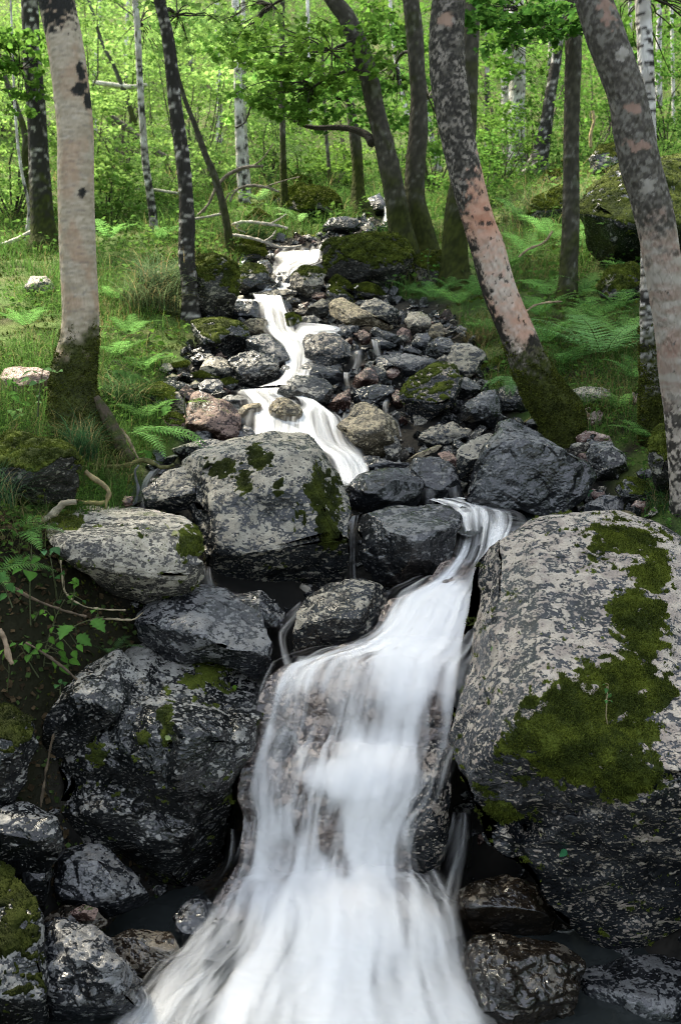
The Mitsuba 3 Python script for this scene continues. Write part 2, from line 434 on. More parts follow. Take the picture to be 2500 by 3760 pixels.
def rock(name, frame, pts, mat, label, Y=None, tilt=0.7, thick=0.36, level=None, seed=None, category=None, dig=0.02, group=None, grow=1.06, **kw):
    """One stone: outline as measured, standing where its foot meets the ground (or at forward distance Y)."""
    P = fp(frame, pts)
    if grow == 1.06 and max(np.ptp(P[:, 0]), np.ptp(P[:, 1])) < 130: grow = 1.14
    if grow != 1: P = (P - P.mean(0)) * grow + P.mean(0)
    key = key_for(name)
    h, w = np.ptp(P[:, 1]), np.ptp(P[:, 0])
    foot = P[P[:, 1] > P[:, 1].max() - 0.2 * h]
    Yb = Y if Y is not None else float(np.median([hit(a, P[:, 1].max()) for a in (foot[:, 0].mean() - 4, foot[:, 0].mean(), foot[:, 0].mean() + 4)])) + dig
    H, Wd = h * Yb / FPX, w * Yb / FPX
    Yt = Yb + tilt * H
    lv = level if level and level > 4 else (6 if max(h, w) > 170 else 5 if max(h, w) > 55 else 4)
    sd = seed if seed is not None else 11 + len(GEO) * 7
    
    v, f = rock_mesh(P, Yb + thick * .3 * min(H, Wd), Yt + thick * .3 * min(H, Wd), thick * min(H, Wd), lv, sd, **kw)
    put(key, v, f, 'mat_' + mat, smooth=True if lv >= 5 else 42)
    GEO[key] = (v, f, normals(v, f))
    tag(key, label, category or ('boulder' if name == 'boulder' else 'rock'), group)
    return key


# --- the great boulders of the foreground
great = rock('boulder', 'P', [(1062, 1340), (1132, 1268), (1230, 1217), (1330, 1205), (1420, 1205), (1510, 1240), (1600, 1300), (1720, 1500), (1760, 1800), (1690, 2060), (1555, 2140), (1500, 2190), (1440, 2215),
              (1380, 2205), (1310, 2165), (1275, 2120), (1245, 2050), (1195, 1985), (1120, 1955), (1075, 1890), (1032, 1810), (1012, 1700), (1004, 1600), (1012, 1500), (1038, 1420)],
             'speckled_stone', 'great lichen-speckled boulder with a broad dark moss patch, right of the waterfall', Y=3.65, tilt=1.05, thick=.30, level=7, seed=5, cuts=7, sharp=.9, box=.62, brow=.30, under=.06, grow=1.065, grooves=[([(1020, 1800), (1100, 1850), (1160, 1885), (1215, 1895)], .16, 34), ([(1215, 1895), (1290, 1870), (1400, 1850), (1520, 1800), (1600, 1780)], .05, 12), ([(1200, 1900), (1190, 1960), (1230, 2030)], .06, 14), ([(1380, 2150), (1375, 2000), (1385, 1880)], .035, 9), ([(1130, 1330), (1090, 1480), (1110, 1620)], .03, 16), ([(1480, 1880), (1500, 2000), (1460, 2120)], .03, 10), ([(1240, 1260), (1330, 1300), (1420, 1290)], .03, 14)])
dome = rock('boulder', 'P', [(385, 1090), (470, 1045), (540, 1020), (630, 1002), (700, 1015), (745, 1052), (780, 1110), (800, 1180), (796, 1280), (770, 1335), (740, 1370), (690, 1392), (620, 1395), (560, 1380), (510, 1350),
             (478, 1300), (465, 1230), (440, 1160), (400, 1130)],
            'lichen_stone', 'big domed grey boulder in mid-stream with dark moss streaks on its shoulder', Y=5.75, tilt=.75, thick=.40, level=6, seed=21, cuts=9, sharp=.88, grooves=[([(478, 1080), (462, 1160), (480, 1250)], .06, 14), ([(640, 1380), (660, 1330), (700, 1300)], .04, 12), ([(560, 1100), (600, 1180), (690, 1240)], .025, 12)])
flat = rock('boulder', 'P', [(118, 1215), (180, 1162), (270, 1168), (350, 1178), (420, 1200), (462, 1240), (478, 1290), (455, 1335), (410, 1385), (340, 1392), (260, 1365), (190, 1310), (130, 1255)],
            'pale_stone', 'flat pale-topped boulder overhanging the left bank', Y=4.95, tilt=2.3, thick=.30, level=6, seed=33, cuts=6, box=.5, brow=.55, under=.8, sharp=.92)
lower = rock('boulder', 'P', [(262, 1545), (300, 1495), (330, 1480), (400, 1472), (470, 1462), (560, 1475), (612, 1530), (616, 1600), (600, 1680), (570, 1760), (560, 1900), (535, 2000), (450, 2035), (360, 2020), (280, 1965),
              (170, 1900), (130, 1850), (125, 1790), (142, 1720), (190, 1670), (245, 1610)],
             'dark_stone', 'huge dark craggy boulder left of the waterfall with pale crystals on its ledges', Y=4.1, tilt=1.15, thick=.34, level=7, seed=47, cuts=18, sharp=.86, brow=.40, under=.45, grooves=[([(130, 1810), (230, 1800), (320, 1830), (420, 1880), (500, 1860), (600, 1820)], .11, 36), ([(385, 1490), (360, 1600), (395, 1700), (380, 1790)], .05, 20), ([(560, 1500), (520, 1620), (540, 1740)], .05, 16), ([(270, 1560), (330, 1620), (300, 1700)], .04, 14), ([(470, 1900), (440, 1980), (380, 2010)], .05, 18)])
rock('boulder', 'P', [(290, 1480), (330, 1405), (440, 1352), (520, 1362), (590, 1412), (620, 1480), (605, 1560), (480, 1520), (380, 1520)], 'wet_slate',
     'wet dark slab behind the top of the huge dark boulder', Y=4.85, tilt=1.2, level=6, cuts=12)
rock('boulder', 'P', [(-60, 1640), (20, 1635), (70, 1670), (86, 1720), (62, 1790), (30, 1845), (-60, 1860)], 'dark_stone', 'round dark mossy rock cut off by the left edge below the leafy plant', Y=4.1)
rock('rock', 'P', [(48, 1950), (85, 1928), (112, 1960), (117, 2015), (102, 2095), (58, 2105)], 'dark_stone', 'narrow grey upright stone in the dark hollow at lower left', Y=4.0)
rock('boulder', 'P', [(-60, 1990), (0, 1985), (50, 2045), (92, 2110), (112, 2250), (98, 2420), (-60, 2450)], 'dark_stone', 'dark mossy boulder in the bottom left corner', Y=3.5, tilt=.6)
rock('boulder', 'P', [(92, 2135), (150, 2122), (215, 2150), (262, 2200), (322, 2260), (338, 2300), (295, 2330), (200, 2345), (120, 2345), (88, 2250)], 'wet_slate',
     'dark layered boulder with a green leaf on it at the pool edge, lower left', Y=3.55, tilt=.8, strata=1.2, level=6)
rock('boulder', 'P', [(690, 1410), (715, 1372), (755, 1348), (810, 1340), (870, 1353), (908, 1385), (872, 1430), (850, 1490), (800, 1532), (740, 1538), (690, 1512), (678, 1455)], 'lichen_stone',
     'lichen-spotted boulder parting the water just above the waterfall', Y=5.15, tilt=.7, level=6, cuts=10)
rock('boulder', 'P', [(822, 1215), (840, 1185), (885, 1172), (960, 1165), (1030, 1172), (1050, 1200), (1040, 1270), (1020, 1325), (940, 1350), (870, 1335), (828, 1275)], 'wet_slate',
     'wet black boulder with a glinting top between two thin falls', Y=5.65, tilt=1.0, level=6, box=.55, brow=.6, under=.35)
rock('boulder', 'P', [(792, 1135), (830, 1095), (890, 1078), (950, 1080), (972, 1110), (966, 1152), (930, 1177), (850, 1182), (800, 1165)], 'wet_slate',
     'smooth bluish-black boulder lying against the domed grey boulder', Y=6.5, level=6, cuts=10)
rock('boulder', 'P', [(330, 1130), (385, 1090), (430, 1078), (472, 1090), (478, 1130), (445, 1168), (390, 1178), (340, 1170)], 'lichen_stone',
     'rounded grey rock leaning on the left side of the domed boulder', Y=6.1, tilt=.6)
rock('boulder', '5', [(90, 1060), (170, 900), (240, 740), (300, 620), (350, 530), (420, 510), (520, 560), (650, 620), (760, 690), (900, 770), (965, 860), (900, 980), (810, 1080), (700, 1150), (600, 1140), (480, 1080), (200, 1075)],
     'wet_slate', 'large angular black boulder below the leaning pink-barked tree', Y=6.35, tilt=.7, level=6, cuts=12, sharp=.8, thick=.5)
rock('boulder', '5', [(930, 720), (980, 650), (1080, 650), (1170, 730), (1190, 850), (1120, 900), (980, 890), (945, 800)], 'dark_stone', 'brown-black rock behind the right shoulder of the angular black boulder')
rock('boulder', '4', [(1310, 930), (1400, 860), (1568, 780), (1620, 800), (1580, 900), (1520, 1020), (1430, 1130), (1380, 1170), (1310, 1150), (1290, 1080)], 'lichen_stone',
     'pale-crusted slab leaning against the left side of the angular black boulder', Y=6.75)
# --- stones in and beside the lower cascade
rock('rock', 'P', [(935, 1095), (960, 1062), (1010, 1058), (1045, 1085), (1062, 1150), (1010, 1170), (955, 1160)], 'wet_slate', 'wet ledge with thin water strings right of the bluish-black boulder', Y=6.75, tilt=.3)
rock('rock', '4', [(250, 700), (340, 620), (390, 540), (480, 520), (600, 570), (690, 640), (745, 720), (720, 810), (650, 860), (630, 940), (520, 970), (420, 870), (330, 790)], 'tan_stone',
     'yellowish lichen-covered boulder at the right edge of the lower cascade', level=5)
rock('rock', '4', [(635, 840), (675, 780), (735, 785), (792, 900), (782, 1000), (730, 1018), (680, 990), (648, 920)], 'pale_stone', 'small whitish upright stone beside the yellowish boulder')
rock('boulder', '4', [(775, 410), (830, 330), (940, 250), (1050, 195), (1150, 148), (1250, 180), (1305, 260), (1290, 380), (1270, 520), (1180, 560), (1080, 610), (950, 670), (880, 650), (840, 560)], 'speckled_stone',
     'blocky boulder with white lichen spots and green moss tufts amid the tumbled stones', level=6, cuts=10)
rock('rock', '4', [(1290, 300), (1380, 265), (1505, 350), (1485, 425), (1380, 440), (1290, 500)], 'dark_stone', 'dark lichened stone tucked right behind the white-spotted blocky boulder')
rock('rock', '4', [(950, 860), (1000, 760), (1120, 710), (1250, 670), (1330, 720), (1425, 730), (1400, 790), (1250, 835), (1100, 885)], 'lichen_stone', 'flat greenish-grey stone under the white-spotted blocky boulder', strata=1.0)
rock('rock', '4', [(825, 1025), (950, 940), (1100, 878), (1142, 887), (1080, 935), (960, 985), (880, 1035)], 'tan_stone', 'thin tan slab tilted above the wet ledge')
rock('rock', '4', [(960, 1000), (1050, 968), (1170, 1000), (1195, 1040), (1060, 1055), (970, 1045)], 'brown_wet_stone', 'low brown stone beside the thin tan slab')
rock('rock', '4', [(1130, 950), (1220, 928), (1310, 1005), (1345, 1040), (1270, 1085), (1195, 1050)], 'red_stone', 'dull red stone left of the pale-crusted leaning slab')
rock('rock', '4', [(390, 1000), (500, 955), (700, 1015), (860, 1035), (980, 1050), (900, 1110), (700, 1100), (480, 1090)], 'wet_slate', 'low wet stone at the foot of the yellowish boulder')
rock('boulder', '3', [(1128, 420), (1200, 330), (1300, 265), (1450, 260), (1560, 300), (1610, 370), (1570, 470), (1540, 535), (1400, 505), (1250, 470)], 'dark_stone', 'dark green-black boulder that the cascade swerves around', level=5)
rock('rock', '4', [(-160, 250), (-110, 190), (-40, 140), (80, 160), (200, 180), (262, 260), (285, 300), (200, 330), (60, 320), (-100, 280)], 'slate_slab', 'bluish-grey slab on top of the dark green-black boulder')
rock('rock', '4', [(345, 340), (385, 260), (530, 160), (562, 250), (560, 330), (440, 375), (370, 405)], 'red_stone', 'dark red-brown block above the rounded green-grey stone')
rock('rock', '4', [(540, 190), (600, 125), (645, 200), (665, 280), (695, 345), (590, 340), (550, 260)], 'lichen_stone', 'small lichened stone squeezed right of the dark red-brown block')
rock('rock', '4', [(640, 220), (740, 160), (778, 215), (700, 290)], 'pink_stone', 'small flat pinkish-grey stone lying on the long smooth dark slab')
rock('rock', '4', [(375, 410), (440, 358), (560, 343), (695, 358), (715, 430), (640, 525), (500, 535), (400, 490)], 'wet_slate', 'rounded green-grey stone with pale veins in the middle of the tumble', strata=1.2)
rock('rock', '4', [(708, 400), (750, 373), (792, 400), (802, 520), (740, 545)], 'red_stone', 'narrow red stone wedged left of the white-spotted blocky boulder')
rock('rock', '4', [(685, 590), (740, 558), (812, 590), (802, 645), (720, 660)], 'brown_wet_stone', 'small brown stone in the gap above the whitish upright stone')
rock('rock', '4', [(135, 510), (230, 420), (320, 378), (335, 470), (315, 545), (200, 555)], 'red_stone', 'orange-brown stone beside the trickle below the bluish-grey slab')
rock('rock', '4', [(380, 540), (410, 515), (450, 520), (440, 545)], 'pink_stone', 'tiny pink pebble on top of the yellowish boulder', level=3, tilt=0)
rock('boulder', '4', [(460, 160), (520, 110), (620, 75), (760, 45), (900, 55), (1050, 90), (1155, 130), (1100, 185), (960, 250), (820, 250), (790, 180), (640, 100)], 'slate_slab',
     'long smooth dark slab sloping across the middle of the tumble', tilt=.9)
rock('rock', '2', [(1225, 1120), (1235, 1040), (1290, 950), (1400, 960), (1520, 1020), (1545, 1120), (1450, 1180), (1300, 1280)], 'lichen_stone', 'greenish lichened boulder left of the leaning trunk')
rock('rock', '4', [(1360, 250), (1390, 160), (1440, 130), (1480, 170), (1440, 270)], 'wet_slate', 'small dark upright stone under the greenish lichened boulder')
rock('rock', '4', [(1105, 105), (1170, 60), (1205, 70), (1190, 135), (1130, 140)], 'pale_stone', 'small pale stone at the upper end of the long smooth slab')
rock('rock', '5', [(300, 390), (350, 280), (420, 250), (500, 310), (562, 400), (540, 432), (420, 422), (310, 417)], 'lichen_stone', 'white-lichened ledge stone overhanging a dark gap by the leaning trunk')
rock('rock', '5', [(170, 200), (260, 110), (370, 68), (402, 130), (380, 172), (300, 155), (230, 195)], 'moss_stone', 'wedge of rock with a mossy top left of the leaning trunk')
rock('rock', '5', [(75, 420), (140, 360), (220, 305), (300, 300), (335, 400), (345, 490), (260, 552), (130, 535), (90, 475)], 'wet_slate', 'wet blue-black stone with a short trickle below the white-lichened ledge')
# --- left side of the lower cascade
rock('boulder', '3', [(300, 640), (380, 430), (430, 400), (560, 470), (690, 500), (762, 590), (778, 680), (762, 800), (690, 842), (600, 835), (480, 765), (340, 690)], 'red_stone',
     'reddish boulder with a smooth pink shoulder left of the lower cascade', level=5)
rock('rock', '3', [(110, 620), (200, 598), (280, 640), (370, 730), (362, 800), (260, 795), (150, 730)], 'red_stone', 'low reddish mossy stone behind the fern, left of the pink-shouldered boulder')
rock('rock', '3', [(172, 410), (235, 403), (302, 500), (312, 595), (240, 585), (200, 525)], 'pale_stone', 'pale slab leaning on the left of the pink-shouldered boulder')
rock('rock', '3', [(428, 330), (480, 288), (590, 283), (628, 330), (612, 395), (540, 425), (440, 385)], 'slate_slab', 'bluish-grey flat-faced stone above the pink-shouldered boulder')
rock('rock', '3', [(618, 300), (700, 273), (762, 310), (752, 365), (660, 385)], 'dark_stone', 'dark mossy stone right of the bluish-grey flat-faced stone')
rock('rock', '3', [(345, 90), (420, 42), (540, 62), (490, 140), (380, 158)], 'dark_stone', 'dark grey stone at the top left of the stacked stones')
rock('rock', '3', [(452, 170), (520, 78), (620, 88), (692, 130), (742, 220), (700, 290), (560, 280), (450, 230)], 'lichen_stone', 'grey knobbly boulder in the middle of the stacked stones left of the cascade')
rock('rock', '3', [(325, 262), (440, 233), (600, 263), (560, 302), (380, 298)], 'moss_stone', 'flat mossy stone under the grey knobbly boulder')
rock('rock', '3', [(130, 260), (180, 228), (232, 250), (212, 295), (150, 295)], 'pale_stone', 'small whitish stone on the left of the stacked stones')
rock('rock', '3', [(228, 242), (270, 218), (312, 245), (252, 275)], 'pink_stone', 'small pinkish stone next to the small whitish stone')
rock('rock', '3', [(348, 312), (390, 288), (432, 320), (412, 365), (350, 355)], 'pale_stone', 'small round grey stone left of the bluish-grey flat-faced stone')
rock('rock', '3', [(55, 310), (200, 288), (335, 340), (335, 395), (180, 400), (60, 370)], 'dark_stone', 'dark flat slab under the small whitish stone')
rock('rock', '3', [(68, 185), (100, 138), (152, 133), (182, 180), (120, 225)], 'pale_stone', 'greyish stone half hidden by herbs at the left end of the stacked stones')
rock('rock', '3', [(148, 172), (300, 138), (322, 182), (200, 205)], 'moss_stone', 'thin slab with bright moss left of the stacked stones')
rock('boulder', '3', [(688, 150), (730, 110), (830, 70), (900, 33), (1000, 58), (1080, 78), (1135, 200), (1135, 315), (1020, 355), (900, 355), (760, 325), (700, 255)], 'dark_stone',
     'dark ribbed boulder at the left edge of the cascade below the blue-grey wet boulder', level=5, strata=1.0)
rock('boulder', '1', [(855, 910), (930, 868), (1060, 878), (1150, 960), (1212, 1060), (1225, 1160), (1150, 1200), (1050, 1130), (960, 1040), (870, 995)], 'slate_slab', 'blue-grey wet boulder washed by the edge of the cascade')
rock('rock', '3', [(1130, 215), (1180, 160), (1230, 165), (1235, 260), (1190, 330), (1135, 310)], 'wet_slate', 'small wet stone between the dark ribbed boulder and the falling water')
rock('rock', '3', [(640, 452), (700, 418), (830, 438), (862, 480), (780, 545), (700, 515)], 'dark_stone', 'dark stone at the left lip of the lower cascade')
rock('rock', '3', [(755, 590), (830, 518), (960, 498), (985, 560), (960, 700), (800, 700)], 'tan_stone', 'tan ledge stone under the left curtain of the lower cascade', tilt=.25)
rock('rock', '3', [(1055, 530), (1130, 463), (1200, 458), (1310, 518), (1335, 562), (1300, 700), (1100, 720)], 'tan_stone', 'tan ledge stone dividing the two curtains of the lower cascade', tilt=.25)
rock('rock', '3', [(775, 775), (830, 698), (885, 720), (935, 795), (920, 860), (790, 850)], 'wet_slate', 'small glossy stone at the left foot of the lower cascade')
rock('rock', '3', [(170, 900), (350, 848), (530, 808), (640, 838), (695, 890), (600, 955), (430, 985), (250, 995)], 'dark_stone', 'long low dark rock behind the domed grey boulder', strata=1.0)
rock('rock', '6', [(1095, 1395), (1130, 1330), (1202, 1338), (1192, 1405), (1140, 1425)], 'red_stone', 'small red stone in the hollow below the tree roots', Y=6.0)
rock('rock', '6', [(1285, 430), (1450, 338), (1545, 400), (1565, 565), (1400, 585), (1305, 535)], 'moss_stone', 'mossy hump of rock above the fern on the left bank')
rock('boulder', '6', [(-60, 1350), (-60, 900), (120, 800), (350, 850), (500, 875), (640, 930), (752, 1080), (722, 1260), (640, 1375), (400, 1385), (100, 1365)], 'moss_stone',
     'big brown boulder with a thick moss cap at the left edge, below the pale-barked tree', Y=5.55, tilt=.9, level=6)
rock('boulder', '6', [(-60, 360), (60, 188), (180, 163), (330, 178), (440, 218), (485, 245), (425, 460), (300, 450), (150, 440), (-40, 430)], 'pink_stone', 'pinkish-grey boulder behind the foot of the pale-barked tree')
# --- upper cascade
rock('boulder', '1', [(385, 210), (390, 175), (500, 163), (650, 168), (742, 240), (772, 330), (762, 450), (742, 540), (700, 690), (560, 730), (420, 710), (388, 450)], 'moss_stone',
     'tall mossy block with a bare white top beside the dark birch', level=5, box=.55, tilt=.25)
rock('boulder', '1', [(365, 760), (500, 715), (640, 708), (740, 738), (832, 790), (878, 900), (862, 1000), (800, 1065), (690, 1085), (560, 1065), (470, 1015), (400, 900)], 'dark_stone',
     'dark boulder below the tall mossy block', level=5)
rock('rock', '1', [(700, 600), (770, 568), (930, 568), (978, 640), (972, 692), (900, 712), (800, 745), (715, 722), (690, 660)], 'wet_slate', 'black squarish wet rock topped by a small lip of white water', box=.5)
rock('rock', '1', [(770, 420), (790, 290), (880, 238), (985, 258), (1035, 330), (1045, 400), (985, 460), (900, 500), (830, 480)], 'dark_stone', 'round dark rock between the mossy block and the top fall')
rock('rock', '1', [(955, 210), (1040, 193), (1085, 270), (1055, 345), (1015, 410), (965, 320)], 'brown_wet_stone', 'brown wet rock at the left edge of the top fall')
rock('rock', '1', [(750, 110), (850, 78), (992, 108), (1003, 155), (930, 195), (840, 205), (775, 185)], 'moss_stone', 'mossy boulder above the round dark rock')
rock('rock', '1', [(745, 40), (840, 2), (960, 28), (992, 85), (900, 100), (775, 92)], 'moss_stone', 'smaller moss hump on the left above the top fall')
rock('rock', '1', [(372, 92), (450, 78), (530, 128), (545, 158), (372, 160)], 'moss_stone', 'yellow-green moss hump right behind the dark birch')
rock('rock', '1', [(1255, 340), (1350, 268), (1480, 268), (1535, 320), (1485, 485), (1400, 510), (1290, 490), (1255, 405)], 'pale_stone', 'whitish rock with a moss cap at the right foot of the top fall', tilt=.5)
rock('rock', '1', [(875, 495), (1000, 468), (1200, 448), (1245, 490), (1130, 520), (1000, 530), (900, 540)], 'lichen_stone', 'low lichened ledge at the foot of the top fall', tilt=.8)
rock('rock', '1', [(1105, 580), (1180, 543), (1240, 588), (1262, 645), (1190, 668), (1110, 650)], 'wet_slate', 'wet dark hump under a thin skin of water below the top fall')
rock('rock', '1', [(1205, 545), (1260, 508), (1312, 560), (1302, 610), (1240, 610)], 'brown_wet_stone', 'small black stone right of the wet dark hump')
rock('rock', '1', [(808, 760), (880, 718), (1000, 712), (1035, 780), (1025, 880), (900, 870), (845, 830)], 'tan_stone', 'tan wet ledge left of the middle fall', tilt=.25)
rock('rock', '1', [(1200, 695), (1270, 678), (1335, 720), (1345, 830), (1240, 850), (1215, 780)], 'dark_stone', 'dark mossy stone right of the middle fall')
rock('rock', '1', [(1300, 705), (1450, 688), (1535, 740), (1525, 800), (1400, 785), (1315, 750)], 'dark_stone', 'flat dark stone over which the side stream enters')
rock('rock', '1', [(1258, 655), (1330, 618), (1385, 640), (1375, 695), (1290, 698)], 'brown_wet_stone', 'small brown wet stone above the flat dark stone')
rock('rock', '2', [(-60, 640), (0, 585), (80, 540), (140, 558), (152, 620), (100, 690), (20, 715), (-50, 700)], 'moss_stone', 'olive rounded stone left of the tan slab')
rock('rock', '2', [(-10, 500), (40, 470), (95, 480), (105, 530), (50, 545), (0, 540)], 'red_stone', 'little red stone at the foot of the whitish rock')
mossy_big = rock('boulder', '2', [(90, 320), (100, 120), (180, 35), (330, -5), (560, -22), (740, -22), (830, 60), (890, 180), (880, 330), (850, 445), (600, 440), (300, 445), (150, 445)], 'moss_stone',
                 'great mossy boulder at the foot of the twin trunks', level=6, tilt=.5)
rock('boulder', '2', [(850, 330), (870, 200), (1000, 140), (1200, 140), (1370, 250), (1395, 380), (1250, 415), (1000, 425), (860, 440)], 'moss_stone', 'mossy rock bank under the roots right of the great mossy boulder', tilt=.6)
rock('rock', '2', [(165, 400), (215, 348), (300, 398), (342, 460), (322, 505), (230, 460), (180, 450)], 'moss_stone', 'mossy wedge-shaped stone in front of the great mossy boulder')
rock('rock', '2', [(128, 485), (180, 420), (270, 468), (345, 540), (365, 595), (280, 575), (200, 545)], 'dark_stone', 'dark slanting stone below the mossy wedge')
rock('rock', '2', [(392, 435), (480, 413), (560, 438), (622, 500), (560, 525), (470, 535), (400, 495)], 'moss_stone', 'moss-spotted pale stone right of the mossy wedge')
rock('rock', '2', [(130, 620), (190, 540), (270, 528), (380, 600), (560, 700), (720, 800), (742, 828), (620, 800), (480, 770), (400, 785), (300, 750), (150, 680)], 'tan_stone', 'long tan slab slanting down to the right', tilt=.9, strata=.6)
rock('rock', '2', [(438, 620), (490, 558), (560, 538), (640, 568), (740, 620), (792, 690), (772, 765), (690, 775), (600, 705), (500, 665)], 'lichen_stone', 'grey crusted rock right of the long tan slab')
rock('rock', '2', [(815, 750), (870, 658), (960, 663), (1052, 720), (1042, 795), (950, 838), (850, 828)], 'pale_stone', 'cream-faced stone at the foot of the herbs')
rock('rock', '2', [(1028, 865), (1070, 770), (1140, 758), (1192, 830), (1152, 895), (1060, 895)], 'tan_stone', 'tan stone beside a broken twig')
rock('rock', '2', [(1008, 815), (1050, 768), (1067, 790), (1037, 838)], 'pale_stone', 'small bright white stone chip', level=3)
rock('rock', '2', [(888, 935), (940, 858), (1020, 848), (1057, 910), (1042, 975), (960, 995), (900, 965)], 'slate_slab', 'grey wrinkled stone below the white chip')
rock('rock', '2', [(1040, 950), (1120, 888), (1230, 908), (1263, 960), (1223, 1045), (1120, 1085), (1030, 1035)], 'dark_stone', 'black hollowed stone right of the grey wrinkled stone')
rock('rock', '2', [(795, 1000), (860, 950), (960, 995), (1002, 1040), (900, 1040)], 'wet_slate', 'black wet stone under the grey wrinkled stone')
rock('rock', '2', [(130, 865), (230, 798), (330, 778), (397, 790), (392, 850), (300, 905), (200, 908)], 'slate_slab', 'purplish ribbed slab beside the side stream', strata=1.2)
rock('rock', '2', [(405, 830), (460, 818), (512, 860), (502, 925), (440, 945), (415, 895)], 'red_stone', 'brown-red stone between two strings of water')
rock('rock', '2', [(545, 890), (600, 878), (700, 928), (740, 950), (690, 982), (600, 988), (580, 940)], 'slate_slab', 'tongue-shaped blue-grey stone with water running past')
rock('rock', '2', [(495, 845), (570, 798), (660, 828), (760, 868), (865, 940), (800, 965), (700, 925), (600, 880), (540, 875)], 'dark_stone', 'dark ridge of rock above the tongue-shaped stone')
rock('boulder', '2', [(-60, 930), (-20, 880), (100, 865), (250, 900), (325, 960), (312, 1050), (262, 1160), (150, 1200), (0, 1190), (-40, 1080)], 'speckled_stone', 'pinkish-spotted boulder under a film of water right of the main stream', level=5)
# --- at the foot of the right bank
rock('rock', '5', [(858, 605), (930, 558), (1070, 593), (1083, 640), (1000, 648), (880, 638)], 'pink_stone', 'flat brownish-pink stone behind the angular black boulder')
rock('rock', '5', [(748, 628), (800, 608), (832, 640), (770, 655)], 'pink_stone', 'small pink stone left of the flat brownish-pink stone', level=3)
rock('rock', '5', [(818, 652), (880, 628), (903, 680), (850, 695)], 'slate_slab', 'small blue-grey cobble in front of the flat brownish-pink stone')
rock('rock', '5', [(893, 662), (950, 648), (948, 702), (900, 705)], 'dark_stone', 'small cracked dark cobble next to the blue-grey cobble')
rock('rock', '5', [(805, 285), (930, 260), (1070, 278), (1083, 340), (1000, 395), (880, 345)], 'pale_stone', 'cream-lichened stone right of the leaning trunk')
rock('rock', '5', [(912, 410), (970, 388), (1032, 420), (1022, 505), (930, 535)], 'pink_stone', 'pinkish mossy stone at the foot of the leaning trunk')
rock('rock', '5', [(1238, 300), (1280, 263), (1292, 370), (1245, 395)], 'pink_stone', 'narrow pale pink stone left of the mossy-footed birch')
rock('rock', '5', [(1125, 960), (1200, 898), (1340, 928), (1355, 1030), (1250, 1075), (1180, 1025)], 'dark_stone', 'dark slate block with a mossy top near the right edge')
rock('rock', '5', [(1268, 840), (1300, 815), (1380, 820), (1392, 892), (1290, 895)], 'wet_slate', 'small square glinting stone by the foot of the birch')
rock('rock', '5', [(928, 995), (970, 953), (1042, 970), (1042, 1012), (980, 1035)], 'pink_stone', 'pale pink stone under the brown-black rock')
rock('rock', '5', [(1222, 1085), (1260, 1033), (1342, 1043), (1333, 1102), (1260, 1118)], 'pink_stone', 'bright pink stone near the right edge')
rock('rock', '5', [(920, 1130), (930, 1060), (1040, 998), (1172, 1018), (1163, 1092), (1080, 1143)], 'slate_slab', 'flat dark squarish slab between the pale pink and bright pink stones')
rock('rock', '5', [(858, 1055), (900, 1038), (917, 1090), (870, 1103)], 'moss_stone', 'small round olive stone left of the flat squarish slab', level=3)
rock('rock', '5', [(985, 1205), (1050, 1153), (1112, 1200), (1060, 1245)], 'pink_stone', 'pale pink stone on the top edge of the great speckled boulder', Y=5.75)
rock('rock', '5', [(1000, 1232), (1050, 1213), (1063, 1253)], 'tan_stone', 'yellowish pebble in front of the pale pink stone on the great boulder', level=3, Y=5.65)
rock('rock', '5', [(1318, 1145), (1390, 1068), (1405, 1110), (1342, 1155)], 'pale_stone', 'cream stone below the bright pink stone')
rock('rock', '5', [(55, 1100), (90, 1073), (160, 1108), (193, 1160), (130, 1195), (80, 1155)], 'wet_slate', 'small black stone poking out of the water below the angular black boulder', Y=6.3)
rock('rock', '5', [(330, 1215), (400, 1190), (470, 1205), (480, 1245), (380, 1260)], 'wet_slate', 'small wet stone in the shallow stream above the great boulder', Y=6.15)
# --- around the waterfall
rock('boulder', 'I', [(508, 710), (560, 640), (640, 600), (760, 570), (880, 610), (972, 750), (962, 845), (850, 885), (720, 865), (580, 815)], 'brown_wet_stone', 'black-brown wet boulder under the overhang of the great boulder', Y=4.2, tilt=.5, level=5)
rock('boulder', 'I', [(535, 1060), (560, 915), (650, 858), (800, 868), (1000, 900), (1105, 980), (1060, 1150), (1010, 1290), (700, 1330), (560, 1160)], 'brown_wet_stone', 'wet brown slab with a bluish sheen at the bottom right of the pool', Y=3.6, tilt=.9, level=6, strata=1.0)
rock('boulder', 'I', [(300, 250), (312, 50), (400, -90), (470, -120), (500, 100), (492, 300), (475, 450), (440, 570), (380, 620), (300, 530), (285, 400)], 'speckled_stone', 'tall pink-speckled wet rock along the right side of the waterfall', Y=4.40, tilt=.35, level=5)
rock('rock', 'I', [(325, 620), (400, 590), (485, 640), (472, 720), (400, 795), (320, 745)], 'dark_stone', 'dark wet stone at the foot of the tall pink-speckled rock', Y=4.35, tilt=.3)
rock('rock', 'P', [(600, 1770), (618, 1690), (660, 1662), (693, 1720), (693, 1795), (652, 1850), (612, 1830)], 'wet_slate', 'black rock showing through the left side of the waterfall', Y=4.60, tilt=.3)
rock('rock', 'P', [(725, 1840), (770, 1790), (805, 1850), (805, 1965), (762, 2000), (728, 1930)], 'pink_stone', 'pinkish rock showing through the middle of the waterfall', Y=4.47, tilt=.3)
rock('rock', 'P', [(640, 1610), (680, 1552), (745, 1557), (768, 1620), (725, 1700), (660, 1670)], 'speckled_stone', 'speckled ledge rock under the lip of the waterfall', Y=4.80, tilt=.4)
rock('rock', 'P', [(935, 1640), (980, 1590), (1025, 1600), (1030, 1690), (985, 1720), (945, 1700)], 'speckled_stone', 'pink-grey ledge rock under the right edge of the waterfall', Y=4.78, tilt=.4)
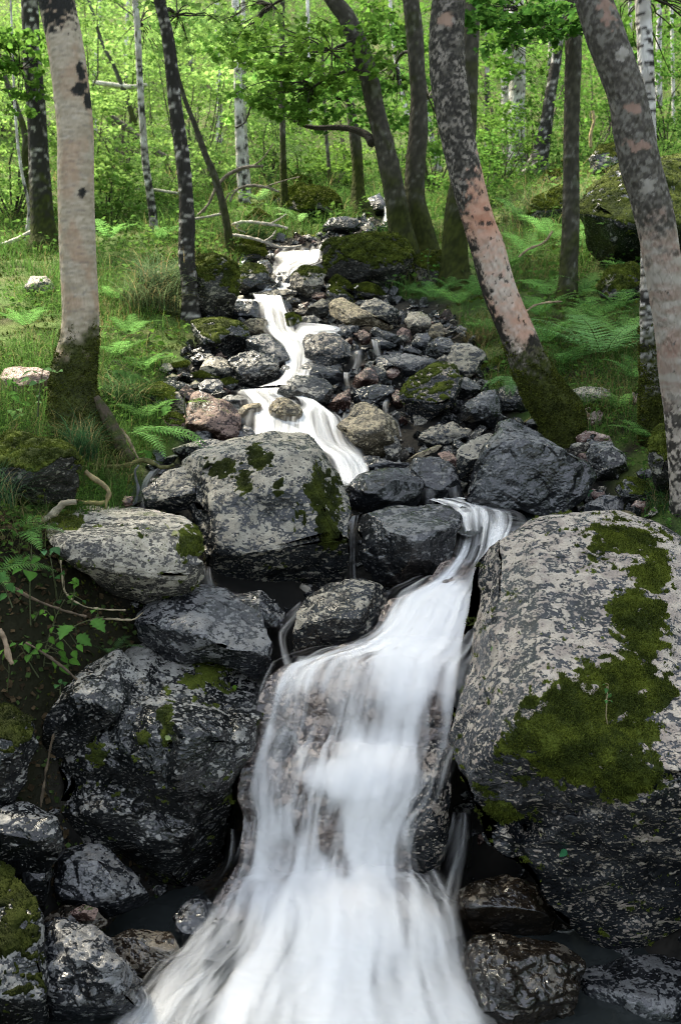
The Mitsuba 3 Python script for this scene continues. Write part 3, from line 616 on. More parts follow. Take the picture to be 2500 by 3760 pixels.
rock('rock', 'P', [(540, 1375), (600, 1368), (650, 1410), (640, 1470), (590, 1455), (550, 1420)], 'wet_slate', 'small glossy stone below the domed grey boulder', Y=5.35)
rock('boulder', 'P', [(95, 1760), (110, 1650), (180, 1560), (270, 1500), (310, 1560), (260, 1650), (170, 1730)], 'dark_stone', 'dim earthy rock face rising behind the left shoulder of the huge dark boulder', Y=4.4, tilt=.9)
rock('boulder', 'P', [(1330, 2240), (1420, 2215), (1560, 2190), (1680, 2180), (1700, 2450), (1340, 2460)], 'wet_slate', 'black wet rock in the shadow under the great boulder, bottom right corner', Y=3.75, tilt=.8)
rock('rock', 'P', [(100, 2120), (150, 2085), (220, 2090), (250, 2130), (180, 2160)], 'brown_wet_stone', 'low brownish stone in the dark hollow behind the layered boulder', Y=3.95)
rock('rock', 'P', [(165, 2100), (195, 2085), (225, 2095), (215, 2118), (180, 2120)], 'red_stone', 'small rust-red stone in the dark hollow at lower left', Y=3.9)
rock('rock', 'P', [(400, 2110), (460, 2060), (500, 2090), (490, 2160), (430, 2190)], 'wet_slate', 'black wet stone at the left foot of the waterfall', Y=4.05)
rock('boulder', 'P', [(-40, 1860), (60, 1850), (125, 1885), (145, 1960), (95, 2010), (-40, 2000)], 'dark_stone', 'dark rock wedged at the left edge above the bottom left corner boulder', Y=3.95, tilt=.8)
rock('boulder', 'P', [(125, 1965), (210, 1940), (300, 2005), (345, 2075), (240, 2110), (140, 2070)], 'wet_slate', 'black rock in the hollow under the huge dark craggy boulder', Y=4.1, tilt=.8)
rock('boulder', 'P', [(215, 2185), (300, 2140), (390, 2150), (420, 2200), (340, 2250), (250, 2250)], 'brown_wet_stone', 'low wet brown rock breaking the surface of the dark pool', Y=3.82, tilt=.9)
# --- right bank outcrop and the slope behind
rock('boulder', 'B', [(1090, 960), (1140, 880), (1290, 775), (1420, 745), (1600, 730), (1640, 950), (1600, 1120), (1420, 1200), (1240, 1240), (1120, 1150)], 'dark_stone', 'black mossy outcrop on the right bank behind the leaning trunks', level=6, Y=11.0, tilt=.8)
rock('rock', 'B', [(865, 1010), (900, 930), (1010, 872), (1040, 960), (1000, 1020), (920, 1040)], 'moss_stone', 'rock with orange-green moss left of the straight dark trunk')
rock('rock', 'D', [(1195, 190), (1250, 118), (1330, 103), (1388, 150), (1382, 245), (1290, 265), (1215, 245)], 'moss_stone', 'round moss-capped rock amid the ferns on the right bank')
rock('rock', 'A', [(1335, 950), (1400, 878), (1500, 878), (1570, 940), (1562, 1015), (1450, 1010)], 'moss_stone', 'bright mossy rock above the top fall')
rock('rock', 'A', [(1135, 1020), (1190, 973), (1245, 1010), (1225, 1045)], 'moss_stone', 'small golden moss hump left above the top fall')
rock('rock', 'A', [(1250, 935), (1300, 898), (1390, 855), (1420, 900), (1330, 960)], 'moss_stone', 'mossy hump behind the thin straight trunk')
rock('rock', 'A', [(1320, 855), (1370, 818), (1430, 830), (1430, 865), (1360, 875)], 'moss_stone', 'far golden moss hump by the sunlit grass')
rock('rock', 'A', [(1490, 1060), (1520, 1010), (1568, 1000), (1640, 1010), (1650, 1060), (1560, 1075)], 'dark_stone', 'dark rock beside the small upper fall')
rock('rock', 'C', [(118, 195), (150, 148), (212, 148), (252, 200), (242, 235), (140, 225)], 'pale_stone', 'rounded grey rock in the grass left of the pale-barked tree')
rock('rock', 'C', [(630, 140), (680, 118), (740, 125), (760, 150), (690, 155)], 'pale_stone', 'half-buried pale stone in the grass between the two left trunks')
rock('rock', 'B', [(930, 830), (960, 795), (1020, 790), (1030, 840), (960, 850)], 'moss_stone', 'orange mossy stone on the far right bank')
rock('rock', 'B', [(1150, 730), (1200, 680), (1260, 670), (1280, 740), (1210, 790), (1155, 800)], 'dark_stone', 'dark stone with an orange moss rim high on the right bank')
rock('boulder', 'D', [(1420, 1000), (1440, 880), (1480, 840), (1560, 850), (1640, 950), (1600, 1100), (1460, 1120)], 'moss_stone', 'moss mound at the right edge beneath the mossy-footed birch', Y=6.2)
rock('rock', 'B', [(130, 920), (180, 895), (215, 945), (200, 990), (150, 980)], 'wet_slate', 'black stone left of the tiny far fall')
print('rocks', len(GEO))


# ------------------------------------------------------------------ water
FIELD = []        # where the water is thick (+) or thin (-): (centre, radii along x, y, z, amount)


def thick(px, py, Y, rx, rz, amount, depth=0.5):
    FIELD.append((at(px, py, Y), rx, depth, rz, amount))


# thin: rock shows through
thick(655, 1750, 4.66, .075, .14, -1.0)
thick(765, 1890, 4.5, .065, .17, -.75)
thick(700, 1620, 4.85, .18, .13, -.45)
thick(985, 1660, 4.8, .09, .17, -.6)
thick(985, 1850, 4.6, .09, .30, -.55)
thick(690, 1850, 4.5, .04, .12, -.5)
thick(640, 2000, 4.3, .08, .12, -.35)
thick(790, 2010, 4.3, .04, .10, -.5)
thick(925, 2010, 4.3, .04, .16, -.6)
thick(870, 2250, 3.85, .12, .06, -.25)
thick(760, 2180, 3.95, .10, .05, -.30)
thick(540, 2080, 4.2, .08, .14, -.35)
thick(1090, 1310, 5.75, .16, .05, -.5)
thick(850, 1640, 4.8, .06, .10, -.25)
# thick: the white tongues
thick(1000, 1400, 5.3, .25, .20, .5)
thick(930, 1540, 4.9, .16, .22, .55)
thick(860, 1700, 4.7, .14, .14, .45)
thick(810, 1775, 4.55, .22, .06, .55)
thick(850, 1900, 4.45, .10, .22, .35)
thick(620, 1950, 4.4, .07, .2, .25)
thick(800, 2100, 4.15, .26, .07, .42)
thick(520, 2130, 4.1, .07, .10, -.35)
thick(690, 2230, 3.9, .05, .08, -.30)
thick(880, 2220, 3.9, .06, .08, -.35)
thick(600, 2310, 3.72, .06, .06, -.30)
thick(1000, 2260, 3.8, .08, .08, -.30)
thick(760, 2340, 3.68, .05, .05, -.25)
thick(640, 2220, 3.9, .30, .07, .15)
thick(900, 2330, 3.75, .30, .05, .2)
thick(560, 2350, 3.65, .4, .05, .2)


def water_opacity(kind):
    freq, along, lo, hi, top, edge, start, field = kind

    def fn(p, n, uv):
        wob = mikit.noise(uv.x * 9, uv.y * 2.2, 5.0) - 0.5
        u = uv.x + wob * 0.05
        s1 = mikit.noise(u * freq, uv.y * along, 1.0)
        s2 = mikit.noise(u * freq * 2.7 + 31, uv.y * along * 1.7, 2.0)
        s3 = mikit.noise(u * freq * 6.1 + 7, uv.y * along * 2.6, 3.0)
        blot = mikit.noise(u * freq * 0.25, uv.y * 3.0, 4.0)
        s = s1 * 0.42 + s2 * 0.26 + s3 * 0.09 + blot * 0.32
        for c, rx, ry, rz, k in (FIELD if field else ()):
            q = dr.square((p.x - c[0]) / rx) + dr.square((p.y - c[1]) / ry) + dr.square((p.z - c[2]) / rz)
            s = s + (k * 0.42) * mikit.smoothstep(1.6, 0.2, q + (s1 - 0.5) * 0.7)
        d = mikit.smoothstep(lo, hi, s) * top
        e = mikit.smoothstep(0.0, edge, dr.minimum(uv.x, 1 - uv.x) + (s2 - 0.5) * edge * 1.3)
        if start > 0:
            d = d * mikit.smoothstep(0.0, start, uv.y + (s1 - 0.5) * start * 1.2)
        return dr.clip(d * e, 0.0, 1.0)

    return mikit.proc(fn)


WHITE = {'type': 'principledthin', 'base_color': rgb(.94, .945, .95), 'roughness': 0.6, 'diff_trans': 0.55, 'eta': 1.2}
for nm, kind in {'fall': (9., .8, .27, .72, .97, .09, 0, True), 'dense': (6., .9, .16, .60, .98, .14, 0, False), 'veil': (13., 1.0, .40, 1.02, .55, .28, .25, True), 'thin': (3.2, 1.5, .30, .95, .42, .45, .06, False),
                 'string': (2.4, 1.2, .20, .80, .58, .5, .02, False), 'strand': (1.6, 1.0, .15, 1.0, .30, .5, 0, False)}.items():
    scene['mat_water_' + nm] = {'type': 'mask', 'opacity': water_opacity(kind), 'bsdf': WHITE}
scene['mat_pool'] = {'type': 'principled', 'base_color': rgb(.020, .024, .024), 'roughness': 0.10, 'specular': 0.5}


def ribbon(sections, nu, nv, lift=0.0, bulge=0.02, seed=0, turb=0.0, ridge=0.007, hump=0.0):
    """Flowing sheet through measured cross sections (xl, yl, xr, yr, Y or (Yl, Yr)). Returns vertices, faces, uv (across 0..1, metres along)."""
    S = [(a, b, c, d, *(e if isinstance(e, tuple) else (e, e))) for a, b, c, d, e in sections]
    A = np.array([at(s[0], s[1], s[4]) for s in S]); B = np.array([at(s[2], s[3], s[5]) for s in S])
    M = (A + B) / 2
    t = np.r_[0, np.cumsum(np.linalg.norm(np.diff(M, axis=0), axis=1))]
    tt = np.linspace(0, t[-1], nv)
    A, B = PchipInterpolator(t, A)(tt), PchipInterpolator(t, B)(tt)
    u = np.linspace(0, 1, nu)[None, :, None]
    v = A[:, None] * (1 - u) + B[:, None] * u
    tang = np.gradient((A + B) / 2, axis=0)
    n = np.cross(B - A, tang)
    n /= np.linalg.norm(n, axis=1, keepdims=True) + 1e-9
    n *= -np.sign((n * (A + B)).sum(1, keepdims=True))          # the side one looks at
    wid = np.linalg.norm(B - A, axis=1)[:, None]
    uu = np.broadcast_to(u[..., 0], (nv, nu))
    q = np.stack([uu * 14, np.broadcast_to(tt[:, None] * 1.6, (nv, nu)), np.full((nv, nu), seed * 3.1)], -1)
    h = lift + bulge * wid * np.sin(np.pi * uu) + (fbm(q, 3, seed) - .5) * ridge * 4 * np.clip(wid * 2, .2, 1)
    if turb:
        h = h + (fbm(v * 6 + seed, 3, seed + 5) - .5) * turb
    if hump:
        h = h + hump * np.sin(np.pi * np.clip(tt / tt[-1], 0, 1))[:, None]
    v = v + n[:, None] * h[..., None]
    i = (np.arange(nv - 1)[:, None] * nu + np.arange(nu - 1)[None]).ravel()
    f = np.vstack([np.stack([i, i + 1, i + nu + 1], -1), np.stack([i, i + nu + 1, i + nu], -1)])
    uv = np.stack([uu, np.broadcast_to(tt[:, None], (nv, nu))], -1)
    return v.reshape(-1, 3), f, uv.reshape(-1, 2)


def sections(frame, rows):
    out = []
    for a, b, c, d, Y in rows:
        (x0, y0), (x1, y1) = fp(frame, [(a, b), (c, d)])
        out.append((x0, y0, x1, y1, Y))
    return out


def water(part, rows, kind, frame='P', nu=60, nv=80, label=None, **kw):
    nearer = lambda Y: tuple(y * (.958 if y > 8.7 else .985 if y > 7.2 else 1) for y in Y) if isinstance(Y, tuple) else Y * (.958 if Y > 8.7 else .985 if Y > 7.2 else 1)
    rows = [(a, b, c, d, nearer(e)) for a, b, c, d, e in rows]
    key = key_for('water__' + part)
    v, f, uv = ribbon(sections(frame, rows), nu, nv, **kw)
    scene[key] = mikit.ply((v, f), 'mat_water_' + kind, smooth=True, uv=uv)
    if label: labels[key] = {'label': label}
    return key


FALL = [(985, 1150, 1075, 1150, 6.55), (1035, 1178, 1180, 1190, (6.35, 6.3)), (1050, 1225, 1165, 1245, (6.0, 5.95)), (1035, 1275, 1150, 1300, 5.75), (985, 1335, 1122, 1345, 5.5), (905, 1375, 1108, 1395, (5.35, 5.25)),
        (865, 1440, 1096, 1445, (5.15, 5.1)), (775, 1495, 1080, 1505, (5.0, 4.95)), (640, 1540, 1066, 1548, (4.88, 4.82)), (612, 1585, 1054, 1600, (4.78, 4.74)), (592, 1660, 1042, 1680, (4.70, 4.68)), (574, 1725, 1034, 1735, (4.63, 4.62)),
        (560, 1780, 1015, 1790, (4.53, 4.50)), (553, 1830, 995, 1840, (4.48, 4.46)), (566, 1890, 950, 1890, (4.45, 4.43)), (560, 1970, 935, 1970, (4.40, 4.39)), (515, 2050, 960, 2050, (4.32, 4.30)), (462, 2120, 1010, 2110, (4.12, 4.10)),
        (420, 2190, 1040, 2170, (3.93, 3.96)), (350, 2260, 1060, 2240, (3.80, 3.84)), (290, 2320, 1090, 2310, (3.69, 3.71)), (230, 2390, 1130, 2390, (3.55, 3.55)), (150, 2480, 1180, 2480, (3.37, 3.37))]
water('main_fall', FALL, 'fall', nu=150, nv=420, bulge=.04, ridge=.009, turb=.05, seed=1)
WIDE = [(a - 22, b, c + 34, d, e) for a, b, c, d, e in FALL]
water('main_fall', WIDE[4:], 'veil', nu=120, nv=300, lift=.018, bulge=.045, ridge=.006, turb=.05, seed=2)
water('main_fall', WIDE[7:], 'veil', nu=120, nv=300, lift=.038, bulge=.055, ridge=.006, turb=.06, seed=3)
water('main_fall', WIDE[8:], 'veil', nu=120, nv=300, lift=.060, bulge=.06, ridge=.006, turb=.08, seed=5)
water('spray', [(a - 40, b, c + 40, d, e) for a, b, c, d, e in FALL[14:]], 'veil', nu=120, nv=200, lift=.085, bulge=.08, ridge=.01, turb=.12, seed=4)

# rock that the fall runs over: the same course, a hand's breadth lower, uneven and stepped
_key = key_for('boulder')
_v1, _f1, _ = ribbon(sections('P', [(a - 10, b, c + 12, d, e) for a, b, c, d, e in FALL[3:18]]), 120, 260, lift=-.030, bulge=.03, turb=.10, ridge=.008, seed=9)
_q = _v1 * 1.0
_v1 = _v1 + np.stack([0 * _q[:, 0], (fbm(_q * 9, 3, 2) - .5) * .06, (fbm(_q * 7, 3, 8) - .5) * .04], -1)
_v2 = _v1 + np.array([0, .55, -.25])
_nu, _nv = 120, 260
_rim = np.r_[np.arange(_nu), np.arange(1, _nv) * _nu + _nu - 1, (_nv - 1) * _nu + np.arange(_nu - 2, -1, -1), np.arange(_nv - 2, 0, -1) * _nu]
_nx = np.roll(_rim, -1)
_m = len(_v1)
put(_key, np.vstack([_v1, _v2]), np.vstack([_f1[:, ::-1], _f1 + _m, np.stack([_rim, _nx, _rim + _m], -1), np.stack([_nx, _nx + _m, _rim + _m], -1)]), 'mat_bedrock')
tag(_key, 'pinkish-brown wet bedrock step that shows through the waterfall', 'boulder')

# separate strands and jets that leap clear of the sheet
_gv, _, _ = ribbon(sections('P', FALL), 60, 240, lift=.02, bulge=.05, turb=.04, ridge=.004, seed=1)
_G = _gv.reshape(240, 60, 3)
_Gt = np.r_[0, np.cumsum(np.linalg.norm(np.diff(_G[:, 30], axis=0), axis=1))]
_Gi = RegularGridInterpolator((_Gt, np.linspace(0, 1, 60)), _G, bounds_error=False, fill_value=None)


def strands(part, n, t0, t1, length, width, lift, seed, kind='strand', jump=.05, u0=.03, u1=.97):
    rng = np.random.default_rng(seed)
    V, F, U, m = [], [], [], 0
    for _ in range(n):
        a = rng.uniform(t0, t1); L = rng.uniform(*length); b = min(a + L, _Gt[-1] - .02)
        u = rng.uniform(u0, u1); du = rng.uniform(-.05, .05) + (u - .5) * .06
        k = 28
        s = np.linspace(0, 1, k)
        tt = a + (b - a) * s
        uu = u + du * s + .008 * np.sin(s * 7 + rng.uniform(0, 6))
        hw = rng.uniform(*width) / 2 * np.sin(np.pi * (s * .94 + .03)) ** .6
        C = _Gi(np.stack([tt, uu], -1)); E = _Gi(np.stack([tt, uu + .02], -1))
        across = E - C; across /= np.linalg.norm(across, axis=1, keepdims=True) + 1e-9
        tg = np.gradient(C, axis=0)
        nn = np.cross(across, tg); nn /= np.linalg.norm(nn, axis=1, keepdims=True) + 1e-9
        nn *= -np.sign((nn * C).sum(1, keepdims=True))
        C = C + nn * (rng.uniform(*lift) + jump * rng.uniform(0, 1) * np.sin(np.pi * s))[:, None]
        A, B = C - across * hw[:, None], C + across * hw[:, None]
        M = C + nn * (hw * .35)[:, None]
        V.append(np.stack([A, M, B], 1).reshape(-1, 3))
        oy = rng.uniform(0, 40)
        U.append(np.stack([np.stack([0 * s, 0 * s + .5, 0 * s + 1], 1), np.repeat((tt + oy)[:, None], 3, 1)], -1).reshape(-1, 2))
        i = np.arange(k - 1)[:, None] * 3 + np.arange(2)[None]
        i = i.ravel() + m
        F.append(np.vstack([np.stack([i, i + 1, i + 4], -1), np.stack([i, i + 4, i + 3], -1)]))
        m += 3 * k
    key = key_for('water__' + part)
    scene[key] = mikit.ply((np.vstack(V), np.vstack(F)), 'mat_water_' + kind, smooth=True, uv=np.vstack(U))


_tl = float(np.interp(8, np.arange(len(FALL)), np.linspace(0, 1, len(FALL)))) * 0 + _Gt[np.argmin(np.abs(to_px(_G[:, 30])[1] - 1545))]
_tb = _Gt[np.argmin(np.abs(to_px(_G[:, 30])[1] - 2060))]
strands('strands', 60, _tl - .4, _tb - .2, (.3, .8), (.06, .16), (.0, .03), 51, u0=.15, u1=.85, jump=.02)
strands('strands', 110, _tb - .2, _Gt[-1] - .1, (.3, .8), (.06, .18), (.0, .05), 53, jump=.06, u0=.08, u1=.92)
# side jets at the foot of the fall
water('side_jet', [(1040, 1870, 1085, 1870, 4.5), (1015, 1960, 1085, 1950, 4.40), (980, 2050, 1075, 2020, 4.25), (965, 2120, 1065, 2090, 4.1), (965, 2190, 1070, 2150, 3.95)], 'thin', seed=6, label='thin side stream squeezing past the great boulder', ridge=.004)
water('side_jet', [(940, 2030, 1020, 1990, 4.28), (945, 2080, 1065, 2080, 4.12), (950, 2160, 1095, 2190, 3.9), (960, 2240, 1125, 2290, 3.7), (980, 2330, 1160, 2380, 3.5)], 'thin', seed=7, ridge=.004)
water('side_jet', [(560, 1880, 600, 1880, 4.45), (535, 1980, 590, 1980, 4.38), (480, 2060, 570, 2060, 4.25), (440, 2140, 560, 2150, 4.05), (400, 2200, 520, 2220, 3.9)], 'thin', seed=8)
water('swirl', [(300, 2290, 338, 2262, 3.62), (315, 2310, 350, 2300, 3.55), (260, 2350, 330, 2370, 3.4), (200, 2400, 300, 2420, 3.3)], 'thin', seed=10)
# sheet that fans in from the right over the great boulder, and the shallows above it
water('inflow', [(1245, 1212, 1235, 1240, 6.0), (1180, 1195, 1190, 1255, (6.2, 5.85)), (1120, 1215, 1140, 1290, (6.1, 5.6)), (1080, 1250, 1110, 1350, (5.85, 5.35)), (1040, 1310, 1085, 1400, (5.6, 5.2))], 'thin', seed=11, bulge=.02)
water('inflow', [(1230, 1205, 1240, 1228, 6.1), (1170, 1180, 1175, 1205, (6.4, 6.2)), (1100, 1165, 1110, 1195, (6.5, 6.3)), (1040, 1160, 1050, 1200, (6.55, 6.3)), (1040, 1200, 1075, 1250, (6.2, 6.0)), (1030, 1280, 1070, 1300, (5.75, 5.65))], 'veil', seed=12, bulge=.02, lift=.03)
water('inflow', [(1045, 1190, 1120, 1180, (6.3, 6.3)), (1050, 1230, 1135, 1220, 6.0), (1050, 1280, 1120, 1270, 5.75)], 'string', seed=13, lift=.05)
# small falls either side of the black boulder
water('thin_fall', [(798, 1190, 828, 1185, 6.3), (796, 1225, 822, 1225, 6.05), (792, 1280, 822, 1280, 5.95), (788, 1335, 825, 1335, 5.85)], 'string', seed=14, label='narrow fall between the domed boulder and the black boulder')
water('thin_fall', [(968, 1082, 1005, 1078, 6.9), (966, 1110, 1008, 1108, 6.75), (965, 1160, 1005, 1160, 6.6)], 'string', seed=15)
water('thin_fall', [(1025, 1075, 1052, 1085, 6.9), (1028, 1110, 1058, 1115, 6.75), (1035, 1162, 1070, 1162, 6.6)], 'string', seed=16)
water('thin_fall', [(690, 1385, 720, 1390, 5.6), (650, 1420, 690, 1425, 5.4), (618, 1450, 665, 1470, 5.25), (625, 1500, 670, 1510, 5.05), (630, 1550, 690, 1550, 4.9)], 'thin', seed=17, label='trickle running down between the domed boulder and the lichen-spotted boulder')
water('thin_fall', [(470, 1300, 490, 1308, 5.75), (458, 1335, 500, 1345, 5.6), (430, 1352, 530, 1362, 5.45), (540, 1378, 600, 1385, 5.45), (605, 1390, 640, 1420, 5.4)], 'thin', seed=18)
water('thin_fall', [(345, 1085, 375, 1075, 6.6), (325, 1120, 345, 1120, 6.45), (318, 1170, 335, 1170, 6.3)], 'string', seed=19)
# lower cascade
CASC = [(690, 870, 745, 872, 8.9), (640, 893, 700, 890, 8.7), (530, 902, 660, 905, (8.6, 8.6)), (545, 925, 690, 935, (8.3, 8.3)), (552, 955, 700, 955, (8.05, 8.05)), (550, 985, 700, 985, (7.9, 7.9)), (548, 1016, 690, 1016, (7.75, 7.7))]
water('lower_cascade', CASC, 'dense', nu=80, nv=140, seed=21, bulge=.03)
water('lower_cascade', CASC[3:], 'veil', nu=80, nv=100, seed=22, lift=.04)
C2 = [(640, 905, 700, 900, 8.55), (690, 930, 760, 945, (8.25, 8.2)), (655, 955, 785, 962, (8.05, 8.0)), (650, 985, 800, 995, (7.85, 7.8)), (660, 1015, 815, 1030, (7.7, 7.6)), (735, 1050, 838, 1060, (7.45, 7.4)), (755, 1085, 850, 1080, (7.2, 7.2)), (780, 1122, 840, 1108, (7.0, 7.05))]
water('lower_cascade', C2, 'dense', nu=90, nv=160, seed=23, bulge=.04)
water('lower_cascade', C2[2:], 'veil', nu=90, nv=120, seed=24, lift=.045)
water('lower_cascade', [(790, 950, 825, 945, 8.1), (782, 990, 822, 985, 7.85), (795, 1030, 835, 1030, 7.6), (800, 1060, 850, 1065, 7.4)], 'thin', seed=25)
# middle run
MID = [(580, 678, 655, 682, 11.5), (588, 700, 662, 708, 11.1), (588, 735, 676, 738, 10.75), (600, 760, 678, 762, 10.5), (612, 782, 705, 778, 10.25), (632, 798, 735, 800, 10.0), (646, 822, 724, 822, 9.75), (654, 850, 716, 848, 9.4), (640, 872, 712, 868, 9.0), (590, 892, 676, 885, 8.75)]
water('middle_run', MID, 'dense', nu=60, nv=160, seed=26)
water('middle_run', MID[2:7], 'veil', nu=60, nv=90, seed=27, lift=.04)
water('middle_run', [(572, 742, 615, 738, 10.75), (570, 755, 615, 755, 10.6), (575, 778, 620, 775, 10.5)], 'thin', seed=28)
water('middle_run', [(540, 688, 600, 692, 11.3), (542, 697, 600, 702, 11.2)], 'dense', seed=29, nu=30, nv=20)
water('side_stream', [(778, 752, 795, 775, 10.4), (735, 745, 762, 780, (10.5, 10.2)), (695, 742, 735, 788, (10.5, 10.15)), (668, 772, 718, 806, (10.2, 9.95))], 'dense', seed=30, nu=30, nv=50)
water('side_stream', [(720, 775, 785, 775, 10.2), (718, 800, 788, 805, 9.95), (722, 845, 790, 850, 9.6)], 'thin', seed=31)
water('side_stream', [(768, 800, 785, 800, 9.9), (768, 830, 786, 832, 9.7), (775, 855, 792, 855, 9.45)], 'string', seed=32)
water('side_stream', [(800, 805, 835, 808, 9.9), (795, 825, 840, 825, 9.7), (790, 850, 830, 850, 9.5)], 'thin', seed=33)
water('side_stream', [(853, 782, 875, 780, 10.1), (858, 800, 876, 800, 9.95), (862, 820, 880, 818, 9.8), (838, 838, 862, 832, 9.6)], 'string', seed=34)
water('side_stream', [(790, 856, 806, 858, 9.4), (792, 890, 806, 890, 9.0), (795, 915, 808, 912, 8.75)], 'string', seed=35)
water('side_stream', [(888, 918, 898, 918, 8.5), (880, 950, 896, 950, 8.2), (905, 975, 918, 972, 8.0), (912, 1005, 925, 1005, 7.75)], 'string', seed=36)
water('side_stream', [(1128, 935, 1140, 935, 8.1), (1126, 950, 1142, 950, 8.0), (1128, 968, 1142, 966, 7.9)], 'string', seed=37)
# top fall and the tiny fall far above
TOP = [(640, 582, 748, 576, 13.8), (625, 600, 742, 602, (13.3, 13.2)), (622, 615, 690, 622, (13.0, 12.95)), (622, 640, 678, 645, 12.6), (606, 660, 675, 672, (12.2, 12.15)), (590, 678, 655, 684, (11.8, 11.8)), (580, 694, 640, 700, 11.45)]
water('top_fall', TOP, 'dense', nu=70, nv=120, seed=38)
water('top_fall', TOP[:4], 'veil', nu=70, nv=80, seed=39, lift=.05)
water('far_fall', [(884, 455, 893, 455, 17.5), (884, 480, 895, 480, 17.1), (880, 500, 900, 500, 16.7), (875, 515, 905, 515, 16.3)], 'dense', seed=40, nu=20, nv=30, label='tiny white fall far up the brook')


def pool(part, pts, Y, label, res=60, amp=.012):
    """Dark still water filling a measured outline, level, at the height of its first point."""
    P = fp('P', pts)
    z = at(P[0, 0], P[0, 1], Y)[2]
    r = ray(P[:, 0], P[:, 1])
    W = r * (z / r[:, 2])[:, None]
    lo, hi = W[:, :2].min(0), W[:, :2].max(0)
    X, Yy = np.meshgrid(np.linspace(lo[0], hi[0], res), np.linspace(lo[1], hi[1], res))
    q = np.stack([X, Yy, 0 * X], -1)
    Z = z + (fbm(q * 9, 3, 3) - .5) * amp * 2
    i = (np.arange(res - 1)[:, None] * res + np.arange(res - 1)[None]).ravel()
    f = np.vstack([np.stack([i, i + 1, i + res + 1], -1), np.stack([i, i + res + 1, i + res], -1)])
    v = np.stack([X, Yy, Z], -1).reshape(-1, 3)
    cen = v[f].mean(1)
    f = f[poly_mask(W[:, :2], cen[:, 0], cen[:, 1])]
    key = key_for('water__' + part)
    put(key, v, f, 'mat_pool')
    labels[key] = {'label': label}


pool('pool', [(700, 2240), (1200, 2150), (1700, 2100), (1800, 2600), (100, 2700), (60, 2250), (250, 2080), (450, 2040)], 3.95, 'dark pool at the foot of the waterfall', res=120)
pool('shallows', [(1150, 1195), (1320, 1205), (1420, 1180), (1250, 1160), (1050, 1160), (1000, 1200), (1080, 1240)], 6.35, 'shallow dark water above the great boulder')
pool('plunge_pool', [(800, 1110), (850, 1085), (760, 1070), (770, 1130), (840, 1120)], 7.05, 'plunge pool below the lower cascade')
tag('water', 'silky white brook tumbling down between the boulders', 'waterfall', kind='structure')


# ------------------------------------------------------------------ tree trunks
def sweep(C, R, sides=24, lobes=0.0, seed=0, cap=True, rough=.06, lob_len=.35, ring_p=None):
    """Tube along the points C with radii R, its skin uneven. Returns v, f, theta, distance along."""
    C, R = np.asarray(C, float), np.asarray(R, float)
    t = np.gradient(C, axis=0)
    t /= np.linalg.norm(t, axis=1, keepdims=True) + 1e-12
    ref = np.array([0, 1.0, 0.05])
    a = np.cross(t, ref)
    a /= np.linalg.norm(a, axis=1, keepdims=True) + 1e-12
    b = np.cross(t, a)
    th = np.arange(sides) * 2 * np.pi / sides
    n = len(C)
    d = np.r_[0, np.cumsum(np.linalg.norm(np.diff(C, axis=0), axis=1))]
    dirs = np.cos(th)[None, :, None] * a[:, None] + np.sin(th)[None, :, None] * b[:, None]
    rr = np.broadcast_to(R[:, None], (n, sides)).copy()
    base = C[:, None] + dirs * rr[..., None]
    q = np.stack([np.broadcast_to(np.cos(th) * 1.2, (n, sides)), np.broadcast_to(np.sin(th) * 1.2, (n, sides)), np.broadcast_to((d / max(R.mean(), 1e-3) * .25)[:, None], (n, sides))], -1) + seed * 5.3
    rr = rr * (1 + (fbm(q, 3, seed) - .5) * 2 * rough)
    if rough > .03:
        rr = rr + (fbm(base * np.array([38, 38, 20.]), 2, seed + 2) - .5) * .10 * rough
    if lobes:
        k = np.exp(-d / lob_len)[:, None]
        rr = rr * (1 + k * lobes * (.55 + .45 * np.sin(th * 4 + seed)[None] + .3 * np.sin(th * 7 + seed * 2)[None]))
    v = (C[:, None] + dirs * rr[..., None]).reshape(-1, 3)
    i = (np.arange(n - 1)[:, None] * sides + np.arange(sides)[None])
    j = (np.arange(n - 1)[:, None] * sides + (np.arange(sides)[None] + 1) % sides)
    f = np.vstack([np.stack([i, j, j + sides], -1).reshape(-1, 3), np.stack([i, j + sides, i + sides], -1).reshape(-1, 3)])
    if cap:
        m = len(v)
        v = np.vstack([v, C[:1], C[-1:]])
        k = np.arange(sides)
        f = np.vstack([f, np.stack([np.full(sides, m), (k + 1) % sides, k], -1), np.stack([np.full(sides, m + 1), (n - 1) * sides + k, (n - 1) * sides + (k + 1) % sides], -1)])
    theta = np.r_[np.tile(th, n), [0, 0]][:len(v)]
    dist = np.r_[np.repeat(d, sides), [0, d[-1]]][:len(v)]
    return v, f, theta, dist


def path3(pts, Y, step, extend_up=0.0, taper=.75, down=0.25):
    """Measured centre line (x, y, width), foot first, at forward distance Y (number or one per point): points and radii in metres, carried on above the frame."""
    P = np.array(pts, float)
    Ys = np.full(len(P), float(Y)) if np.isscalar(Y) else np.asarray(Y, float)
    C = at(P[:, 0], P[:, 1], Ys)
    dep = C[:, 1] * CP + C[:, 2] * SP
    R = P[:, 2] / 2 * dep / FPX
    if down:
        C = np.vstack([C[0] - (C[1] - C[0]) / np.linalg.norm(C[1] - C[0]) * down, C]); R = np.r_[R[0] * 1.05, R]
    if extend_up:
        d = C[-1] - C[-2]; d /= np.linalg.norm(d)
        d = d * .6 + np.array([0, 0, .4]); d /= np.linalg.norm(d)
        C = np.vstack([C, C[-1] + d * extend_up * .5, C[-1] + d * extend_up]); R = np.r_[R, R[-1] * (1 + taper) / 2, R[-1] * taper * .5]
    t = np.r_[0, np.cumsum(np.linalg.norm(np.diff(C, axis=0), axis=1))]
    tt = np.arange(0, t[-1], step)
    return PchipInterpolator(t, C)(tt), PchipInterpolator(t, R)(tt), C


